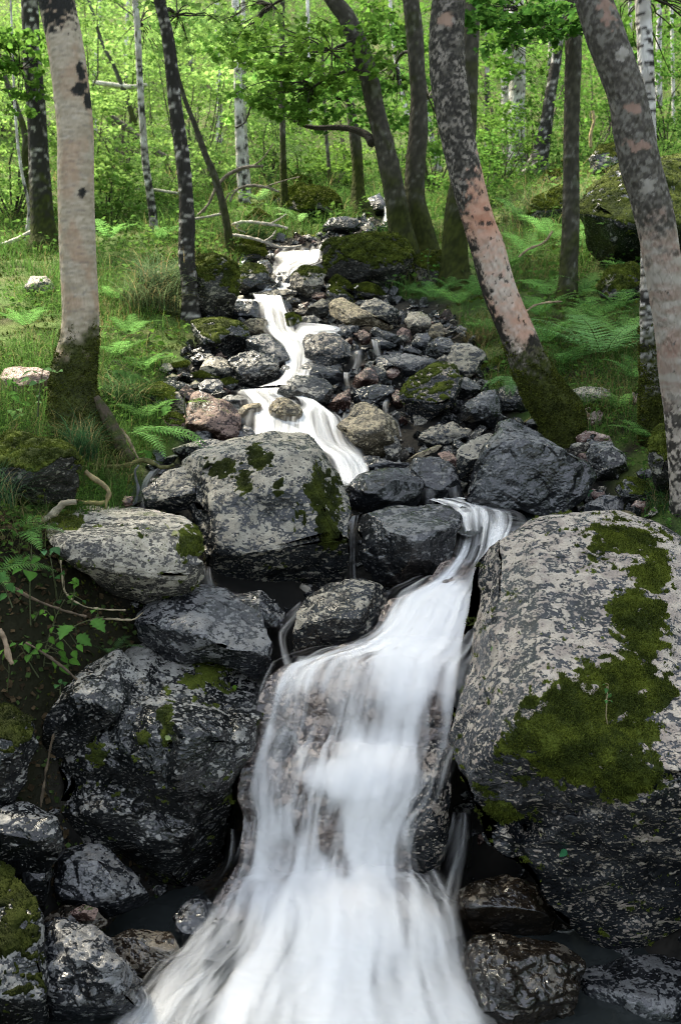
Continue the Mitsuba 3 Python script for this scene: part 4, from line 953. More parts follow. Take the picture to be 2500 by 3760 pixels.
def mixc(a, b, w):
    return np.asarray(a) * (1 - w[..., None]) + np.asarray(b) * w[..., None]


def st(a, b, x):
    t = np.clip((x - a) / (b - a), 0, 1)
    return t * t * (3 - 2 * t)


MOSS_D, MOSS_L = np.array([.022, .027, .006]), np.array([.052, .062, .011])


def moss_mix(c, v, w, seed):
    m = fbm(v * 60, 2, seed + 60) * .6 + fbm(v * 12, 2, seed + 61) * .4
    return mixc(c, mixc(MOSS_D, MOSS_L, st(.35, .68, m)), w)


def bark_beech(v, theta, d, px, py, seed):
    """smooth pale bark, pinkish, with pale bands and a few black crusts"""
    n = fbm(v * np.array([9, 9, 5.]), 3, seed); band = fbm(v * np.array([6, 6, 40.]), 3, seed + 3); pat = fbm(v * np.array([9, 9, 16.]), 3, seed + 6)
    fine = fbm(v * np.array([30, 30, 110.]), 2, seed + 15)
    c = mixc([.32, .262, .19], [.43, .37, .285], st(.30, .7, band * .6 + fine * .4))
    c = mixc(c, [.36, .235, .155], st(.48, .72, n) * .6)
    c = mixc(c, [.48, .455, .40], st(.54, .76, pat) * st(.38, .70, band) * .45)
    c = mixc(c, [.17, .155, .14], st(.58, .74, fbm(v * np.array([24, 24, 90.]), 3, seed + 9)) * .5)
    c = c * (.8 + .4 * fine)[:, None]
    nn = (fbm(v * 14, 3, seed + 12) - .5)
    blk = np.zeros(len(v))
    for x, y, rx, ry in ((125, -45, 80, 100), (186, 165, 9, 24), (184, 205, 17, 18), (206, 230, 13, 19), (190, 440, 11, 12)):
        blk = np.maximum(blk, st(1.2, .85, np.hypot((px - x) / rx, (py - y) / ry) + nn * 1.3 + (fbm(v * 50, 2, seed + 20) - .5) * 1.2))
    c = mixc(c, [.018, .018, .016], blk)
    w = st(725, 830, py + nn * 200 + np.where(px > 205, 20, 0))
    return moss_mix(c, v, w, seed)


def bark_birch(dark0=.35, foot=None, mossf=0.0):
    def fn(v, theta, d, px, py, seed):
        fl = fbm(v * np.array([12, 12, 70.]), 3, seed); big = fbm(v * np.array([5, 5, 7.]), 3, seed + 3); cr = fbm(v * np.array([12, 12, 30.]), 3, seed + 5)
        c = mixc([.33, .31, .28], [.60, .585, .56], st(.3, .7, big))
        h = d / max(d.max(), .1)
        k = dark0 + (.33 if foot is None else foot) * st(.5, .0, h)
        k = np.minimum(k, .95)
        c = mixc(c, [.035, .032, .028], st(.66 - .22 * k, .70 - .17 * k, fl))
        c = mixc(c, [.028, .026, .023], st(.70 - .32 * k, .76 - .28 * k, cr * .6 + big * .4))
        if mossf: c = moss_mix(c, v, st(mossf + .08, mossf - .05, h + (cr - .5) * .35), seed)
        return c
    return fn


def bark_dark(lich=.5, mossy=.35, tint=(.045, .041, .033), light=(.18, .178, .16), foot=.14):
    def fn(v, theta, d, px, py, seed):
        g = fbm(v * np.array([30, 30, 18.]), 3, seed); big = fbm(v * 5, 3, seed + 2)
        c = mixc(tint, np.asarray(tint) * 2.0, st(.4, .7, g))
        c = mixc(c, light, st(.66 - .16 * lich, .74 - .14 * lich, g * .6 + big * .4) * .9)
        h = d / max(d.max(), .1)
        w = np.clip(st(.70 - .3 * mossy, .80 - .3 * mossy, big) * .55 + st(foot + .14, foot - .02, h + (big - .5) * .3), 0, 1)
        return moss_mix(c, v, w, seed)
    return fn


def bark_leaning(v, theta, d, px, py, seed):
    """black crust with white speckle above, bare salmon-pink bark below, moss at the foot"""
    g = fbm(v * np.array([70, 70, 46.]), 2, seed); m = fbm(v * 24, 3, seed + 2); big = fbm(v * np.array([6, 6, 4.]), 3, seed + 4)
    dark = mixc([.036, .033, .029], [.095, .088, .075], st(.4, .7, g))
    spec = mixc(dark, [.27, .24, .21], st(.49, .61, m * .45 + g * .55) * st(.38, .56, big * .6 + m * .4))
    pale = mixc([.46, .38, .32], [.55, .47, .40], st(.35, .65, g))
    salmon = mixc([.42, .21, .14], [.50, .30, .22], st(.35, .65, m))
    nn = (m - .5) + (fbm(v * np.array([60, 60, 34.]), 3, seed + 30) - .5) * .8
    cx = np.interp(py, [0, 225, 300, 375, 450, 525, 665, 765, 845, 1000], [1033, 1038, 1050, 1066, 1084, 1106, 1148, 1189, 1222, 1295])
    side = (px - cx) / 40
    # bare bark: sets in along the right side from row 400, takes nearly the whole width from row 530
    w = st(-.45, .10, side * .7 + (py - 462) / 90 + nn * 1.5) * st(838, 795, py + nn * 130)
    c = mixc(spec, mixc(pale, salmon, np.clip(st(.40, .62, big * .5 + m * .5) * .7 + st(560, 500, py) * .7 + .25 * st(680, 720, py) * st(790, 760, py), 0, 1)), w)
    c = mixc(c, [.03, .028, .025], w * st(.655, .70, fbm(v * np.array([46, 46, 20.]), 3, seed + 8)) * .9)
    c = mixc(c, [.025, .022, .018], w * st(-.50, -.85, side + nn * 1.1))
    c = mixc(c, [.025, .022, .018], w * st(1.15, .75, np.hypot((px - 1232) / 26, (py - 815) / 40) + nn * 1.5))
    pk = st(1.2, .8, np.hypot((px - 1025) / 18, (py - 45) / 16) + nn)
    c = mixc(c, [.32, .22, .17], pk)
    return moss_mix(c, v, st(775, 870, py + nn * 130 + side * 18), seed)


def bark_right(v, theta, d, px, py, seed):
    """dark blotched bark with grey and pink patches; smoother grey-pink below"""
    g = fbm(v * np.array([60, 60, 40.]), 3, seed); m = fbm(v * 17, 4, seed + 2); big = fbm(v * np.array([5, 5, 4.]), 3, seed + 4)
    c = mixc([.052, .047, .040], [.120, .110, .094], st(.35, .7, g))
    c = mixc(c, [.17, .16, .14], st(.50, .64, m * .5 + g * .5) * .8)
    nn = m - .5
    rag = (fbm(v * 30, 3, seed + 40) - .5) * 2.6 + nn * 2.2
    for x, y, rx, ry, k in ((1396, 30, 20, 26, 0), (1462, 335, 24, 12, 0), (1432, 120, 14, 12, 1), (1455, 250, 16, 10, 0), (1490, 430, 16, 16, 1)):
        c = mixc(c, [.25, .165, .13] if k == 0 else [.30, .28, .25], st(1.2, .8, np.hypot((px - x) / rx, (py - y) / ry) + rag) * .85)
    low = mixc([.25, .19, .155], [.31, .28, .24], st(.38, .62, fbm(v * np.array([8, 8, 20.]), 3, seed + 7)))
    low = mixc(low, [.25, .15, .115], st(.52, .68, big) * .6)
    low = mixc(low, [.05, .045, .04], st(.66, .70, m * .6 + g * .4) * .85)
    low = mixc(low, [.33, .29, .25], st(.60, .66, g) * .4)
    c = mixc(c, low, st(470, 600, py + nn * 260 + (g - .5) * 160))
    c = mixc(c, mixc([.045, .04, .034], [.38, .33, .28], st(.47, .53, m * .6 + g * .4)), st(880, 960, py + nn * 120))
    return c


TREES, SKIN = {}, {}


def tree(pts, Y, bark, label, name='tree', seed=0, sides=20, step=.05, up=3.0, lobes=.5, lob_len=.25, category='tree', rough=.06):
    """Trunk of a standing tree; its foot reaches into the ground and it goes on above the frame. Points are given foot first."""
    key = key_for(name)
    C, R, ctrl = path3(pts, Y, step, extend_up=up)
    v, f, th, d = sweep(C, R, sides=sides, lobes=lobes, seed=seed, lob_len=lob_len, rough=rough)
    px, py = to_px(v)
    c = bark(v, th, d, px, py, seed)
    SKIN[key] = (v, f, py)
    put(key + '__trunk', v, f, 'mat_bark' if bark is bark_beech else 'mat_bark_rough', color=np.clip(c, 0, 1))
    tag(key, label, category)
    TREES[key] = (C, R)
    return key


t_pale = tree([(185, 985, 150), (172, 925, 118), (169, 890, 103), (174, 840, 98), (185, 774, 86), (187, 714, 83), (181, 600, 83), (177, 500, 83), (175, 400, 83), (174, 300, 82), (164, 200, 82), (150, 100, 82), (131, 0, 82)], 6.9, bark_beech,
              'stout tree with smooth pinkish-grey bark and a dark mossy foot on the left bank', seed=3, sides=72, step=.014, up=3.5, lobes=.22, lob_len=.18, rough=.03)
t_lean = tree([(1296, 1010, 100), (1292, 965, 106), (1259, 915, 100), (1222, 845, 88), (1189, 765, 80), (1148, 665, 78), (1120, 565, 78), (1106, 525, 73), (1084, 450, 72), (1066, 375, 76), (1050, 300, 78), (1038, 225, 83), (1029, 150, 82), (1028, 75, 80),
               (1033, 0, 78)], 7.35, bark_leaning, 'leaning tree whose black-crusted bark gives way to a bare salmon-pink stretch', seed=7, sides=96, step=.009, up=3.5, lobes=.12, rough=.045)
t_right = tree([(1600, 1190, 110), (1590, 1100, 96), (1575, 950, 90), (1560, 865, 85), (1550, 765, 84), (1535, 665, 84), (1522, 590, 84), (1512, 525, 86), (1494, 450, 88), (1472, 375, 90), (1457, 300, 90), (1444, 225, 85), (1419, 150, 86),
                (1391, 75, 87), (1366, 0, 82)], 6.1, bark_right, 'thick leaning tree with blotchy dark bark at the right edge', seed=9, sides=96, step=.009, up=3.5, lobes=.15, rough=.045)
t_birch_r = tree([(1510, 1075, 78), (1508, 1040, 66), (1504, 965, 62), (1502, 870, 56), (1496, 800, 46), (1492, 680, 38), (1494, 590, 38), (1494, 400, 36), (1492, 300, 35), (1488, 200, 36), (1484, 100, 37), (1479, 0, 36)], 7.1,
                 bark_birch(.42, foot=.1, mossf=.16), 'birch with a thick mossy foot behind the thick leaning tree at the right', name='birch_tree', seed=13, sides=48, step=.018, lobes=.35, up=3)
t_dark = tree([(442, 745, 58), (440, 735, 48), (437, 660, 38), (430, 590, 38), (431, 500, 36), (429, 450, 33), (422, 375, 33), (412, 300, 33), (402, 225, 31), (395, 150, 30), (385, 75, 28), (367, 0, 25)], 10.2, bark_birch(1.0, foot=.25),
              'dark-barked birch rising beside the tall mossy block', name='birch_tree', seed=17, sides=44, step=.025, lobes=.3)
t_farleft = tree([(106, 560, 70), (104, 545, 60), (98, 500, 52), (95, 450, 50), (91, 375, 46), (87, 300, 44), (82, 225, 43), (76, 150, 42), (72, 75, 39), (69, 0, 38)], 14.2, bark_birch(.85, foot=.5, mossf=.12),
                 'dark shaggy birch behind the pale-barked tree at far left', name='birch_tree', seed=19, sides=40, step=.035, lobes=.35)
t_slim = tree([(356, 535, 26), (355, 520, 20), (345, 440, 18), (336, 375, 17), (330, 300, 16), (325, 225, 15), (320, 125, 15), (318, 75, 15), (312, 0, 15)], 15.0, bark_birch(.35, foot=.5), 'slender silvery birch on the left slope', name='birch_tree', seed=23, sides=28, step=.04, lobes=.3)
t_thinlean = tree([(538, 600, 30), (533, 585, 24), (520, 500, 18), (505, 440, 17), (490, 395, 16), (475, 360, 15), (450, 290, 12), (425, 225, 10), (405, 150, 8)], 13.2, bark_dark(.2, .4), 'thin dark stem curving up to the left by the top fall', seed=29, sides=20, step=.05, up=1.5)
t_mid = tree([(566, 480, 32), (563, 465, 26), (556, 375, 24), (552, 300, 22), (549, 200, 20), (547, 100, 18), (542, 0, 17)], 18.0, bark_birch(.22, foot=.35), 'pale birch in the centre left distance', name='birch_tree', seed=31, sides=28, step=.05, lobes=.25)
tree([(573, 470, 14), (568, 375, 13), (564, 300, 12), (561, 150, 11), (560, 0, 10)], 18.6, bark_birch(.25), 'thin birch close behind the pale birch in the centre left distance', name='birch_tree', seed=37, sides=16, step=.06)
tree([(655, 495, 28), (655, 480, 22), (653, 400, 16), (651, 300, 14), (650, 150, 13), (650, 0, 12)], 16.2, bark_dark(.45, .3), 'thin straight dark trunk left of the curved bough', seed=41, sides=20, step=.05)
t_twin_a = tree([(940, 640, 84), (935, 590, 66), (921, 525, 56), (909, 450, 50), (894, 375, 48), (879, 310, 43), (864, 250, 43), (849, 175, 43), (824, 100, 44), (795, 35, 40), (765, -5, 36)], 12.3, bark_dark(.55, .35), 'left one of the twin trunks, arching to the left over the brook',
                seed=43, sides=40, step=.03, up=2.5, lobes=.25)
t_twin_b = tree([(990, 640, 96), (977, 590, 78), (966, 525, 62), (954, 450, 50), (957, 375, 46), (963, 300, 44), (964, 225, 38), (959, 150, 38), (954, 75, 40), (946, 0, 38)], 12.6, bark_dark(.45, .5), 'right one of the twin trunks, straight and mossy', seed=47, sides=40, step=.03, lobes=.25)
tree([(1048, 660, 86), (1045, 620, 66), (1048, 520, 56), (1060, 420, 48), (1072, 340, 40), (1078, 300, 38), (1083, 150, 36), (1088, 0, 36)], 11.9, bark_dark(.3, .75), 'moss-clad trunk half hidden behind the leaning pink-barked tree', seed=53, sides=36, step=.03, lobes=.25)
t_small = tree([(828, 480, 46), (825, 465, 36), (824, 400, 26), (820, 340, 27), (815, 300, 26), (806, 240, 20), (800, 170, 14)], 16.4, bark_dark(.2, .45, foot=.3), 'short dark trunk with branches spreading above the mossy boulder', seed=59, sides=28, step=.04, up=1.0)
t_white = tree([(1190, 400, 56), (1190, 380, 46), (1188, 300, 38), (1190, 200, 38), (1190, 100, 37), (1188, 0, 34)], 20.0, bark_birch(.08, foot=.3), 'bright white birch on the right slope', name='birch_tree', seed=61, sides=36, step=.04, lobes=.2)
tree([(1172, 385, 30), (1168, 300, 26), (1165, 200, 24), (1164, 100, 24), (1162, 0, 22)], 20.6, bark_birch(.18, foot=.3), 'pinkish-white birch close beside the bright white birch', name='birch_tree', seed=67, sides=28, step=.05)
tree([(1236, 385, 52), (1240, 370, 42), (1255, 300, 30), (1266, 220, 26), (1278, 150, 24), (1287, 80, 23), (1296, 0, 22)], 18.8, bark_birch(.75, foot=.5), 'leaning birch with a black foot right of the bright white birch', name='birch_tree', seed=71, sides=28, step=.05)
tree([(1250, 370, 22), (1262, 280, 20), (1268, 200, 19), (1270, 120, 18), (1274, 0, 16)], 19.4, bark_birch(.45), 'pale birch stem crossing behind the leaning birch with the black foot', name='birch_tree', seed=73, sides=20, step=.06)
t_straight = tree([(1302, 715, 74), (1303, 700, 58), (1307, 640, 42), (1312, 550, 40), (1314, 450, 38), (1314, 350, 36), (1316, 250, 36), (1319, 150, 38), (1318, 50, 36), (1315, 0, 34)], 10.5, bark_dark(.42, .25, foot=.06), 'straight dark trunk with white lichen flecks among the ferns on the right bank', seed=79, sides=44, step=.025, lobes=.35)
tree([(62, 545, 10), (68, 480, 8), (52, 400, 7), (40, 310, 7), (35, 240, 6), (30, 100, 5)], 15.2, bark_birch(.1, foot=.1), 'thin pale pole between the trunks at far left', name='sapling', seed=83, sides=12, step=.08, lobes=0, category='sapling')
tree([(75, 430, 20), (58, 370, 16), (60, 320, 15), (42, 255, 14), (22, 205, 12), (5, 150, 11), (-15, 80, 10)], 16.5, bark_dark(.3, .3), 'dark thin trunk leaning left at the left edge', seed=89, sides=16, step=.06)
tree([(318, 310, 14), (300, 250, 12), (280, 195, 10), (262, 150, 9), (240, 108, 8)], 21.0, bark_dark(.3, .4, tint=(.05, .052, .04)), 'thin greenish stem leaning left on the far left slope', seed=97, sides=14, step=.08, up=2)
tree([(946, 305, 12), (930, 230, 11), (915, 160, 10), (905, 90, 9), (898, 0, 8)], 23.0, bark_birch(.05), 'thin white birch leaning behind the twin trunks', name='birch_tree', seed=101, sides=14, step=.08)
tree([(1003, 370, 16), (990, 300, 13), (980, 230, 12), (968, 150, 11), (955, 40, 10)], 22.0, bark_birch(.3), 'thin mottled birch seen between the twin trunks and the leaning tree', name='birch_tree', seed=103, sides=14, step=.08)
tree([(760, 440, 10), (757, 380, 9), (752, 320, 8), (748, 260, 7)], 20.0, bark_dark(.4, .3), 'slim sapling in the sunlit clearing', name='sapling', seed=107, sides=12, step=.08, up=1.5, category='sapling')
for i, (x, y0, x1, w, Y, lab) in enumerate([(505, 250, 498, 12, 27, 'far pale birch left of the leafy bough'), (712, 210, 708, 9, 32, 'far white birch above the clearing'), (1515, 160, 1518, 14, 24, 'far white birch near the top right corner'),
                                           (1452, 280, 1450, 10, 25, 'far pale birch behind the thick leaning tree'), (218, 230, 232, 10, 30, 'far pale trunk high on the left slope'), (1120, 300, 1122, 12, 25, 'far dark trunk right of the leaning tree'),
                                           (290, 150, 296, 9, 34, 'far white trunk right of the slender silvery birch'), (440, 190, 446, 8, 36, 'far thin trunk high behind the dark-barked birch'), (1550, 300, 1545, 9, 28, 'far thin trunk at the right edge')]):
    tree([(x, y0 + 60, w * 1.3), (x, y0, w), ((x + x1) / 2, y0 * .4, w * .9), (x1, -20, w * .85)], Y, bark_birch(.12 if 'dark' not in lab else .95), lab, name='birch_tree', seed=200 + i * 3, sides=12, step=.12, lobes=0)


# ------------------------------------------------------------------ vegetation
RNG = np.random.default_rng(4242)


def unit(a):
    return a / np.maximum(np.linalg.norm(a, axis=-1, keepdims=True), 1e-9)


def leaves(pos, up, size, color, rng, droop=.25, round_=.42, simple=False):
    """Single leaves: pos (n, 3), up (n, 3) roughly their upper side, size (n,), color (n, 3)."""
    n = len(pos)
    a = unit(rng.normal(size=(n, 3)))
    x = unit(np.cross(up, a))                      # along the leaf
    x = unit(x + np.array([0, 0, -1.0]) * droop * rng.uniform(0, 1.5, (n, 1)))
    y = unit(np.cross(up, x)); z = unit(np.cross(x, y))
    s = size[:, None]
    if simple:
        pts = [pos, pos + x * s * .5 + y * s * round_ + z * s * .08, pos + x * s, pos + x * s * .5 - y * s * round_ + z * s * .08]
        F = [[0, 1, 2], [0, 2, 3]]
    else:
        fold = z * s * .10
        pts = [pos, pos + x * s * .30 + y * s * round_ * .95 + fold, pos + x * s * .68 + y * s * round_ * .80 + fold, pos + x * s - z * s * .08, pos + x * s * .68 - y * s * round_ * .80 + fold,
               pos + x * s * .30 - y * s * round_ * .95 + fold, pos + x * s * .5]
        F = [[0, 1, 6], [1, 2, 6], [2, 3, 6], [3, 4, 6], [4, 5, 6], [5, 0, 6]]
    k = len(pts)
    v = np.stack(pts, 1).reshape(-1, 3)
    f = (np.arange(n)[:, None, None] * k + np.array(F)[None]).reshape(-1, 3)
    return v, f, np.repeat(color, k, axis=0)


def leaf_color(n, rng, base, var=.35, yellow=.25, seed_pos=None):
    base = np.asarray(base, float)
    k = rng.uniform(1 - var, 1 + var, (n, 1))
    w = rng.uniform(0, 1, (n, 1)) ** 2 * yellow
    c = base * k
    return np.clip(c * (1 - w) + np.array([.22, .33, .05]) * w, .01, .6)


def spray_clusters(cen, rad, n_cl, per, rng, flat=.35, hollow=.35):
    """Clumps of leaves in an uneven ellipsoid: positions and the clump each belongs to."""
    d = unit(rng.normal(size=(n_cl, 3)))
    r = rng.uniform(hollow ** 3, 1, n_cl) ** (1 / 3)
    lump = .65 + .7 * noise(d * 1.6 + cen[:1] * .37, 3)
    c = cen + d * (r * lump)[:, None] * rad
    cr = rng.uniform(.6, 1.25, n_cl) * np.mean(rad) * .26
    idx = np.repeat(np.arange(n_cl), per)
    o = rng.normal(size=(len(idx), 3)) * np.array([1, 1, flat]) * .55
    return c, c[idx] + o * cr[idx][:, None], idx


def limb(a, b, r0, r1, rng, sag=.12, n=7, sides=5):
    t = np.linspace(0, 1, n)[:, None]
    L = np.linalg.norm(b - a)
    mid = rng.normal(size=3) * sag * L * .5 + np.array([0, 0, sag * L * .5])
    C = a * (1 - t) + b * t + mid * np.sin(np.pi * t) + rng.normal(size=(n, 3)) * .012 * L * (t * (1 - t) * 4)
    v, f, _, _ = sweep(C, r0 * (1 - t[:, 0]) + r1 * t[:, 0], sides=sides, cap=False, rough=0)
    return v, f


def crown(key, part, root, cen, rad, n_cl, per, size, base, seed, branches=8, simple=True, yellow=.25, flat=.35, wood=(.05, .042, .032), label=None):
    """Limbs from ROOT into an ellipsoid of leaf clumps; two parts of thing KEY."""
    rng = np.random.default_rng(seed)
    cen, rad = np.asarray(cen, float), np.asarray(rad, float)
    c, p, idx = spray_clusters(cen, rad, n_cl, per, rng, flat=flat)
    up = unit(np.array([0, 0, 1.0]) + rng.normal(size=(len(p), 3)) * .45)
    tone = rng.uniform(.75, 1.25, n_cl)[idx][:, None]
    v, f, col_ = leaves(p, up, rng.uniform(.7, 1.25, len(p)) * size, leaf_color(len(p), rng, base, yellow=yellow) * tone, rng, simple=simple)
    k = f'{key}__{part}'
    put(k, v, f, 'mat_leaf', color=col_, smooth=False)
    if label: labels[k] = {'label': label}
    if branches:
        B = []
        for j in rng.choice(n_cl, min(branches, n_cl), replace=False):
            B.append(limb(np.asarray(root, float), c[j], .010 + .004 * np.linalg.norm(c[j] - root), .004, rng))
        v, f, _ = join(B)
        put(f'{key}__branches', v, f, 'mat_wood', color=np.tile(wood, (len(v), 1)))


LEAF_BRIGHT, LEAF_MID = (.21, .35, .095), (.095, .20, .050)

# --- crowns of the nearer trees, above the picture; they keep the sun off the boulders
for k, (dx, dy, dz, r, n, per, size, b) in {t_pale: (-.9, .0, .2, 3.1, 420, 30, .125, LEAF_MID), t_lean: (.5, .2, 1.2, 1.4, 28, 22, .10, LEAF_MID), t_right: (.3, .3, 1.0, 1.4, 36, 24, .105, LEAF_MID),
                                            t_birch_r: (.6, .8, 1.4, 1.5, 50, 26, .10, LEAF_MID), t_dark: (-.6, -.1, .9, 2.3, 200, 28, .12, LEAF_MID), t_straight: (.4, .4, 1.4, 1.4, 24, 22, .10, LEAF_MID),
                                            t_twin_b: (.2, .6, 1.5, 1.4, 34, 24, .11, LEAF_MID), t_twin_a: (-.2, .4, 1.6, 1.6, 60, 26, .11, LEAF_MID), t_farleft: (.9, -1.0, 1.3, 2.2, 150, 26, .12, LEAF_MID)}.items():
    C, R = TREES[k]
    crown(k, 'crown', C[-12], C[-1] + np.array([dx, dy, dz]), (r, r, r * .6), n, per, size, b, 500 + list(TREES).index(k), branches=12)

# boughs that hang into the picture: (tree, part, centre px, py, Y, radii, clumps, per clump, leaf size, colour)
BOUGHS = [(t_twin_a, 'bough_foliage', 720, 130, 12.0, (.85, .8, .42), 46, 20, .070, (.095, .19, .03)), (t_twin_a, 'bough_foliage', 650, 225, 12.3, (.55, .6, .30), 26, 20, .068, (.085, .18, .03)),
          (t_small, 'foliage', 760, 215, 15.0, (.9, .7, .55), 42, 22, .075, (.060, .14, .028)), (t_small, 'foliage', 870, 60, 15.2, (.8, .6, .5), 34, 20, .075, (.075, .16, .028)),
          (t_twin_b, 'bough_foliage', 880, 170, 13.6, (.6, .6, .7), 30, 18, .07, (.06, .145, .028)), (t_twin_a, 'bough_foliage', 560, 60, 12.8, (.8, .7, .4), 34, 20, .07, LEAF_BRIGHT),
          (t_straight, 'bough_foliage', 1250, 45, 9.8, (.55, .5, .22), 34, 18, .060, (.055, .145, .028)), (t_straight, 'bough_foliage', 1150, 35, 10.3, (.5, .5, .25), 28, 18, .060, (.055, .145, .028)),
          (t_white, 'foliage', 1180, 90, 19.0, (1.0, .8, .8), 36, 20, .08, (.075, .165, .028)), (t_birch_r, 'bough_foliage', 1500, 60, 9.5, (.6, .6, .4), 26, 18, .06, (.08, .18, .034)),
          (t_farleft, 'bough_foliage', 30, 150, 13.6, (.55, .6, .6), 34, 20, .075, (.08, .17, .03)), (t_slim, 'foliage', 330, 60, 15.6, (.9, .7, .8), 24, 16, .075, LEAF_BRIGHT),
          (t_mid, 'foliage', 560, 150, 18.4, (.9, .8, 1.0), 34, 20, .08, LEAF_BRIGHT), (t_dark, 'bough_foliage', 430, 40, 10.6, (.45, .5, .3), 14, 14, .06, LEAF_BRIGHT),
          (t_twin_b, 'bough_foliage', 1000, 250, 14.5, (.5, .5, .6), 16, 16, .07, (.055, .135, .028))]
for i, (k, part, px, py, Y, rad, ncl, per, size, base) in enumerate(BOUGHS):
    part = part if f'{k}__{part}' not in scene else key_for(f'{k}__{part}')[len(k) + 2:] if key_for(f'{k}__{part}') else part
    while f'{k}__{part}' in scene:
        part = part.rsplit('_', 1)[0] + f'_{int(part.rsplit("_", 1)[1]) + 1:03d}' if part[-3:].isdigit() else part + '_001'
    rng = np.random.default_rng(900 + i)
    cen = at(px, py, Y)
    c, p, idx = spray_clusters(cen, np.array(rad), ncl, per, rng, flat=.3, hollow=.0)
    up = unit(np.array([0, 0, 1.0]) + rng.normal(size=(len(p), 3)) * .5)
    tone = rng.uniform(.7, 1.3, ncl)[idx][:, None]
    v, f, cc = leaves(p, up, rng.uniform(.7, 1.2, len(p)) * size * 1.3, leaf_color(len(p), rng, np.asarray(base) * 1.25) * tone, rng)
    put(f'{k}__{part}', v, f, 'mat_leaf', color=cc, smooth=False)
    # twigs: from the nearest place on the trunk to the middle, then out to the clumps
    C, R = TREES[k]
    a = C[np.argmin(np.linalg.norm(C - cen, axis=1))]
    m = a + (cen - a) * .6
    B = [limb(a, m, .028, .014, rng, sides=6)]
    for j in range(min(ncl, 22)):
        B.append(limb(m, c[j], .009, .003, rng, sides=4))
    v, f, _ = join(B)
    put(f'{k}__{part.replace("foliage", "branch")}', v, f, 'mat_wood', color=np.tile((.035, .030, .024), (len(v), 1)))


# --- bushes and saplings on the slope behind
def bush(px, py, Y, rx, rz, base, label, seed, n_cl=60, per=22, size=.08, group=None, yellow=.25, lift=.55, name='bush', simple=True):
    """A leafy bush rooted on the ground below the measured middle of its foliage."""
    key = key_for(name)
    cen = at(px, py, Y)
    root = np.array([cen[0], cen[1], float(gz(cen[0], cen[1])) - .05])
    if cen[2] - root[2] > rz * 1.6:
        cen = cen.copy()
    crown(key, 'foliage', root, cen, (rx, rx * .8, rz), n_cl, per, size, base, seed, branches=10, yellow=yellow, simple=simple)
    tag(key, label, 'bush', group)
    return key


B_ = LEAF_BRIGHT
bush(235, 320, 17.0, 1.0, 1.0, LEAF_BRIGHT, 'yellow-green maple bush between the pale-barked tree and the slender silvery birch', 1, 90, 24, .085, yellow=.5)
bush(250, 440, 16.2, .8, .6, LEAF_BRIGHT, 'low bright maple bush beside the right edge of the pale-barked tree', 2, 70, 22, .085, yellow=.5)
bush(20, 340, 17.0, 1.0, 1.2, LEAF_BRIGHT, 'tall bright bush at the left edge', 3, 90, 22, .085, yellow=.4)
bush(40, 480, 17.5, 1.0, .6, LEAF_BRIGHT, 'sunlit low bush below the tall bright bush at the left edge', 4, 60, 22, .08, yellow=.4)
bush(395, 400, 18.5, .8, .9, LEAF_BRIGHT, 'bright bush seen right of the slender silvery birch', 5, 70, 22, .08, yellow=.4)
bush(480, 250, 22.0, 1.2, 1.3, LEAF_BRIGHT, 'yellowish bush above the thin dark curving stem', 6, 80, 22, .085, yellow=.5)
bush(510, 380, 20.0, .9, .7, LEAF_BRIGHT, 'leafy bush between the thin dark curving stem and the pale birch', 7, 60, 20, .08, yellow=.4)
bush(1110, 420, 16.5, .75, .9, (.075, .17, .034), 'deep green leafy bush right of the leaning pink-barked tree', 8, 80, 24, .07)
bush(1160, 330, 18.0, .7, .8, (.11, .22, .04), 'fresh green bush just left of the bright white birch', 9, 60, 22, .075)
bush(1130, 250, 20.5, 1.0, 1.2, (.09, .19, .036), 'green sapling bush behind the leaning pink-barked tree', 10, 70, 22, .08)
bush(1220, 300, 19.2, .5, .7, (.10, .21, .038), 'green bush between the bright white birch and the leaning birch', 11, 40, 20, .075)
bush(1400, 300, 18.5, .9, .9, (.09, .19, .036), 'green bush behind the thick leaning tree', 12, 60, 22, .08)
bush(1370, 220, 21.0, 1.0, 1.1, (.08, .18, .034), 'shaded bush right of the straight dark trunk', 13, 60, 22, .08)
bush(1545, 230, 18.0, .8, 1.1, (.075, .17, .034), 'dark leafy bush at the right edge', 14, 70, 22, .075)
bush(690, 330, 22.0, 1.3, .8, (.11, .22, .04), 'broad bush behind the curved bough', 15, 80, 22, .08)
bush(770, 380, 20.5, .8, .45, (.12, .22, .04), 'low bush at the far end of the clearing', 16, 50, 20, .075)
bush(620, 300, 21.0, .8, 1.0, LEAF_BRIGHT, 'light green bush right of the pale birch', 17, 60, 20, .08, yellow=.4)
bush(1000, 330, 19.0, .6, .9, (.08, .18, .034), 'bush filling the gap between the twin trunks and the leaning tree', 18, 60, 22, .075)
bush(920, 330, 22.0, .8, 1.0, (.09, .19, .036), 'dim bush between the twin trunks', 19, 60, 22, .08)
bush(155, 60, 19.0, 1.0, 1.2, LEAF_BRIGHT, 'bright foliage mass behind the top of the pale-barked tree', 20, 80, 22, .085, yellow=.4)
bush(420, 110, 21.0, 1.2, 1.4, LEAF_BRIGHT, 'bright bush behind the dark-barked birch', 21, 80, 22, .085, yellow=.4)
bush(270, 130, 22.0, 1.2, 1.2, LEAF_BRIGHT, 'pale green bush high on the left slope', 22, 80, 22, .085, yellow=.4)

